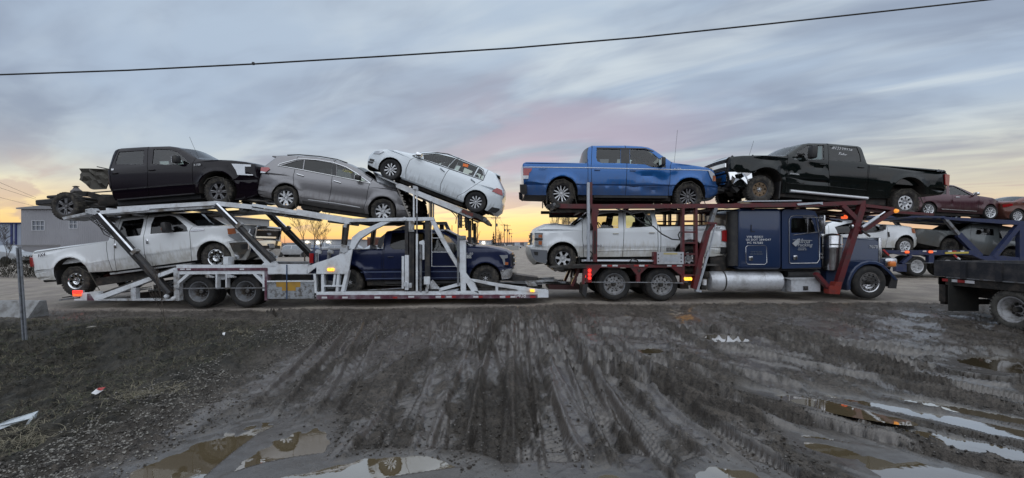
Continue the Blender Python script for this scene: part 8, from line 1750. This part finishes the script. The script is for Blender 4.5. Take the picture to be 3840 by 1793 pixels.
# ------------------------------------------------------------------ utility poles, trees, hills
M_wood = surf('pole_wood', (.05, .038, .03), .9); M_bark = surf('bark', (.055, .042, .034), .9); M_bark2 = surf('bark_pale', (.12, .095, .075), .9)
tops = []
for (sx, st, Yp, lab) in ((1859, 812, 130, 'tallest utility pole with transformer beside the spruce'), (1891, 840, 178, 'second utility pole along the far road'), (1902, 843, 190, 'third utility pole close to the second one'), (1909, 858, 232, 'fourth utility pole with a dark transformer'), (1917, 874, 316, 'fifth and smallest utility pole along the road'), (1790, 836, 150, 'bare pole left of the flat roofed building'), (1053, 880, 300, 'left one of two tiny poles under the carrier deck'), (1068, 885, 300, 'right one of two tiny poles under the carrier deck'), (1695, 845, 160, 'thin pole behind the front trailer brace')):
    x_ = gx(sx, Yp); zt_ = CZ + (HY - st) * Yp / F; r = thing('utility_pole', lab, 'utility pole', (x_, Yp, -.1), 'utility poles along the road'); s_ = zt_ / 10; obj('pole', MB().tube([(0, 0, 0), (0, 0, zt_ + .1)], [.16 * s_ + .04, .10 * s_ + .03], 6), M_wood, r)
    if st < 880 and sx not in (1790, 1695): obj('crossarm', MB(False).box((0, 0, zt_ - .35), (2.6 * s_ + .3, .14, .14)), M_wood, r); [obj('insulator', MB().lathe([(.02, 0), (.07, .05), (.03, .2)], (k * (1.2 * s_ + .1), 0, zt_ - .28), 'z', 6), M_wood, r) for k in (-1, -.4, .4, 1)]; obj('transformer', MB().lathe([(.02, -.5), (.28, -.5), (.28, .4), (.02, .45)], (.3, 0, zt_ - 2.4), 'z', 8), surf('transformer_grey', (.10, .10, .10), .6), r)
    if sx in (1859, 1891, 1909, 1917): tops.append(Vector((x_, Yp, zt_ - .2)))
for k in (-1, 0, 1):
    pts = []
    for a, b in zip([Vector((gx(1700, 95), 95, 10.5))] + tops, tops): pts += [a.lerp(b, t_) + Vector((k * 1.1, 0, -1.2 * 4 * t_ * (1 - t_))) for t_ in np.linspace(0, 1, 8)]
    o = obj('power_line', MB().tube(pts, .025, 4), M_wood); tag(o, ['left', 'middle', 'right'][k + 1] + ' thin wire of the three strung between the far utility poles', 'wire', 'wires between the far poles')
for k, (a, b) in enumerate((((-200, 600), (135, 742)), ((-200, 640), (135, 748)), ((-200, 690), (140, 776)))):
    o = obj('power_line', MB().tube([W3(a, 40), W3(b, 75)], .02, 4), M_wood); tag(o, ['top', 'middle', 'lowest'][k] + ' of three thin wires running behind the buildings at far left', 'wire', 'wires at the far left')
def bare_tree(name, label, x, y, h, seed, spread=.5, n0=4, mat=M_bark, poplar=False, r0=.07, group=None, cat='tree', depth=4):
    r2 = random.Random(seed); root = thing(name, label, cat, (x, y, gh(x, y) - .05), group); tr = MB(); br = MB()
    def grow(m, p, d, L_, r, lev):
        pts = [p]; rr = [r]; q = p.copy(); dd = d.copy()
        for i in range(4):
            dd = (dd + Vector((r2.uniform(-1, 1), r2.uniform(-1, 1), r2.uniform(-.2, .6))) * (.10 if not poplar else .06)).normalized(); q = q + dd * L_ / 4; pts.append(q.copy()); rr.append(max(.004, r * (1 - .2 * (i + 1))))
        m.tube(pts, rr, 5 if lev < 2 else 3, cap=False)
        if lev >= depth: return
        nb = {0: 9 if poplar else n0 + 2, 1: 6, 2: 5, 3: 3}.get(lev, 3)
        for k in range(nb):
            t_ = r2.uniform(.18 if lev == 0 and poplar else .35, 1.); i = min(3, int(t_ * 4)); b = pts[i].lerp(pts[i + 1], t_ * 4 - i); a = r2.uniform(0, 2 * PI); sp_ = r2.uniform(.5, 1) * spread
            nd = (dd * (1 if not poplar else 1.2) + Vector((math.cos(a), math.sin(a), .25)) * sp_ * (1 if not poplar else .45)).normalized(); grow(br, b, nd, L_ * r2.uniform(.38, .62), max(.005, rr[i] * .55), lev + 1)
    grow(tr, Vector((0, 0, 0)), Vector((0, 0, 1)), h * .72, r0, 0)
    obj('trunk', tr, mat, root); obj('crown', br, mat, root); return root
for (sx, Yb, h, sd, lab) in ((1143, 40, 4.4, 1, 'bare leafless tree left of centre in the yard'), (1172, 42, 4.6, 2, 'bare leafless tree with forked trunk in the yard'), (1205, 46, 3.8, 3, 'slim bare tree on the right of the forked one')): bare_tree('bare_tree', lab, gx(sx, Yb), Yb, h, sd, .75, 3, M_bark, r0=.07, group='bare trees in the yard')
for k, (sx, Yb, h) in enumerate(((2068, 95, 6.6), (2088, 95, 8.0), (2103, 96, 8.5), (2118, 94, 8.4), (2134, 96, 8.6), (2150, 95, 8.0), (2163, 97, 7.2))): bare_tree('poplar_tree', ['leftmost short', 'second', 'third', 'middle', 'tallest, fifth', 'sixth', 'rightmost short'][k] + ' bare poplar of the clump above the white pickup hood', gx(sx, Yb), Yb, h, 20 + k, .8, 4, M_bark2, True, .10, 'bare poplars in the clump')
for k, (sx, Yb, h, lab) in enumerate(((1871, 115, 4.9, 'bare poplar just right of the tallest pole'), (1877, 117, 4.6, 'shorter bare poplar right of the tallest pole'), (1782, 110, 6.2, 'bare poplar left of the flat roofed building'), (1789, 112, 5.6, 'shorter bare poplar against the flat roofed building'))): bare_tree('poplar_tree', lab, gx(sx, Yb), Yb, h, 40 + k, .8, 4, M_bark, True, .10, 'roadside poplars')
bare_tree('bare_tree', 'small bare shrub tree against the far left building', gx(25, 30), 30, 2.4, 77, .9, 4, M_bark, r0=.03)
bare_tree('weed_stalk', 'tall thin dry weed stalk in front of the trailer ramp', -7.6, 9.6, 1.5, 79, .5, 2, M_bark, r0=.010, cat='weed', depth=2)
# spruce
sx_, sy_ = gx(1851, 112), 112; sr = thing('spruce_tree', 'dark pointed spruce tree beside the tallest utility pole', 'tree', (sx_, sy_, -.1)); obj('trunk', MB().tube([(0, 0, 0), (0, 0, 4.9)], [.12, .02], 6), M_bark, sr); m = MB(False); r2 = random.Random(9)
for k in range(520):
    z_ = .5 + 4.6 * r2.random() ** .9; rad = (5.1 - z_) * .30 * (.75 + .25 * math.sin(z_ * 9)) * r2.uniform(.5, 1.1); a = r2.uniform(0, 2 * PI); c_ = Vector((math.cos(a), math.sin(a), 0)); e = c_ * rad; w_ = Vector((-c_.y, c_.x, 0)) * .14; m.add([Vector((0, 0, z_)) + c_ * rad * .2, Vector((0, 0, z_ - rad * .25)) + e - w_, Vector((0, 0, z_ - rad * .35)) + e * 1.15, Vector((0, 0, z_ - rad * .25)) + e + w_], [(0, 1, 2), (0, 2, 3)])
obj('crown', m, surf('spruce_needles', (.016, .024, .018), .9), sr)
# weeds and bushes behind at left
def bush(label, x, y, r, h, seed, mat):
    r_ = thing('bush', label, 'bush', (x, y, gh(x, y))); m = MB(False); r2 = random.Random(seed)
    for k in range(900):
        a, q, z_ = r2.uniform(0, 2 * PI), math.sqrt(r2.random()) * r, r2.random() * h; q *= math.sqrt(max(.05, 1 - (z_ / h) ** 2)) * r2.uniform(.8, 1.2); p = Vector((q * math.cos(a), q * .5 * math.sin(a), z_)); d = Vector((r2.uniform(-1, 1), r2.uniform(-1, 1), r2.uniform(0, 1.5))) * .12; w_ = Vector((r2.uniform(-1, 1), r2.uniform(-1, 1), 0)) * .02; m.add([p - w_, p + w_, p + d], [(0, 1, 2)])
    obj('crown', m, mat, r_); obj('stem', MB().tube([(0, 0, 0), (.05, 0, h * .6)], .015, 5), M_bark, r_)
W_dark = surf('weeds_dark', (.03, .028, .02), .95)
for k, (sx, Yb, r, h, lab) in enumerate(((-60, 21, 1.4, .75, 'dark weeds at the far left edge behind the road'), (30, 21, 1.3, .8, 'dark weeds left of the post behind the road'), (100, 20.5, 1.1, .95, 'tallest dark weeds behind the white tailgate'), (165, 21, .9, .6, 'short weeds right behind the white tailgate'))): bush(lab, gx(sx, Yb), Yb, r, h, k, W_dark)
# low hills and the tree line at the horizon
def ridge(name, Yb, x0, x1, hfun, mat, n=300, depth=60, **kw):
    m = MB(ang=60); xs = np.linspace(x0, x1, n)
    for x in xs: h = hfun(x); m.v += [Vector((x, Yb, -2)), Vector((x, Yb, h)), Vector((x, Yb + depth, h * .8)), Vector((x, Yb + depth, -2))]
    for i in range(n - 1):
        for k in range(3): a = i * 4 + k; m.f.append((a, a + 4, a + 5, a + 1))
    o = obj(name, m, mat); tag(o, **kw); return o
W_ = surf('reflection_treeline', (.02, .022, .018), .95); ridge('reflection_treeline', -34, -90, 90, lambda x: 6.5 + 4 * float(fbm(np.array([x]), np.array([7.]), .07, 2, 19)[0]), W_, n=120, depth=-6, label='added unseen tree line behind the camera for dark reflections', cat='tree line', kind='stuff')  # added out of view so that paint and glass reflect something dark
H_far = surf('hill_far', (.10, .10, .12), .95); H_tree = surf('treeline_dark', (.035, .030, .030), .95)
ridge('hills', 3200, -5200, 5200, lambda x: 9 + 14 * float(fbm(np.array([x]), np.array([0.]), .0011, 4, 5)[0]) + 8 * math.exp(-((x - 250) / 500) ** 2), H_far, kind='structure', depth=300)
ridge('far_treeline', 420, -620, 900, lambda x: 1.2 + 5.2 * max(0, float(fbm(np.array([x]), np.array([3.]), .05, 4, 15)[0]) - .32) * (0 if -22 < x < 34 else 1), H_tree, n=1500, depth=8, label='far dark line of trees and sheds along the horizon', cat='tree line', kind='stuff')
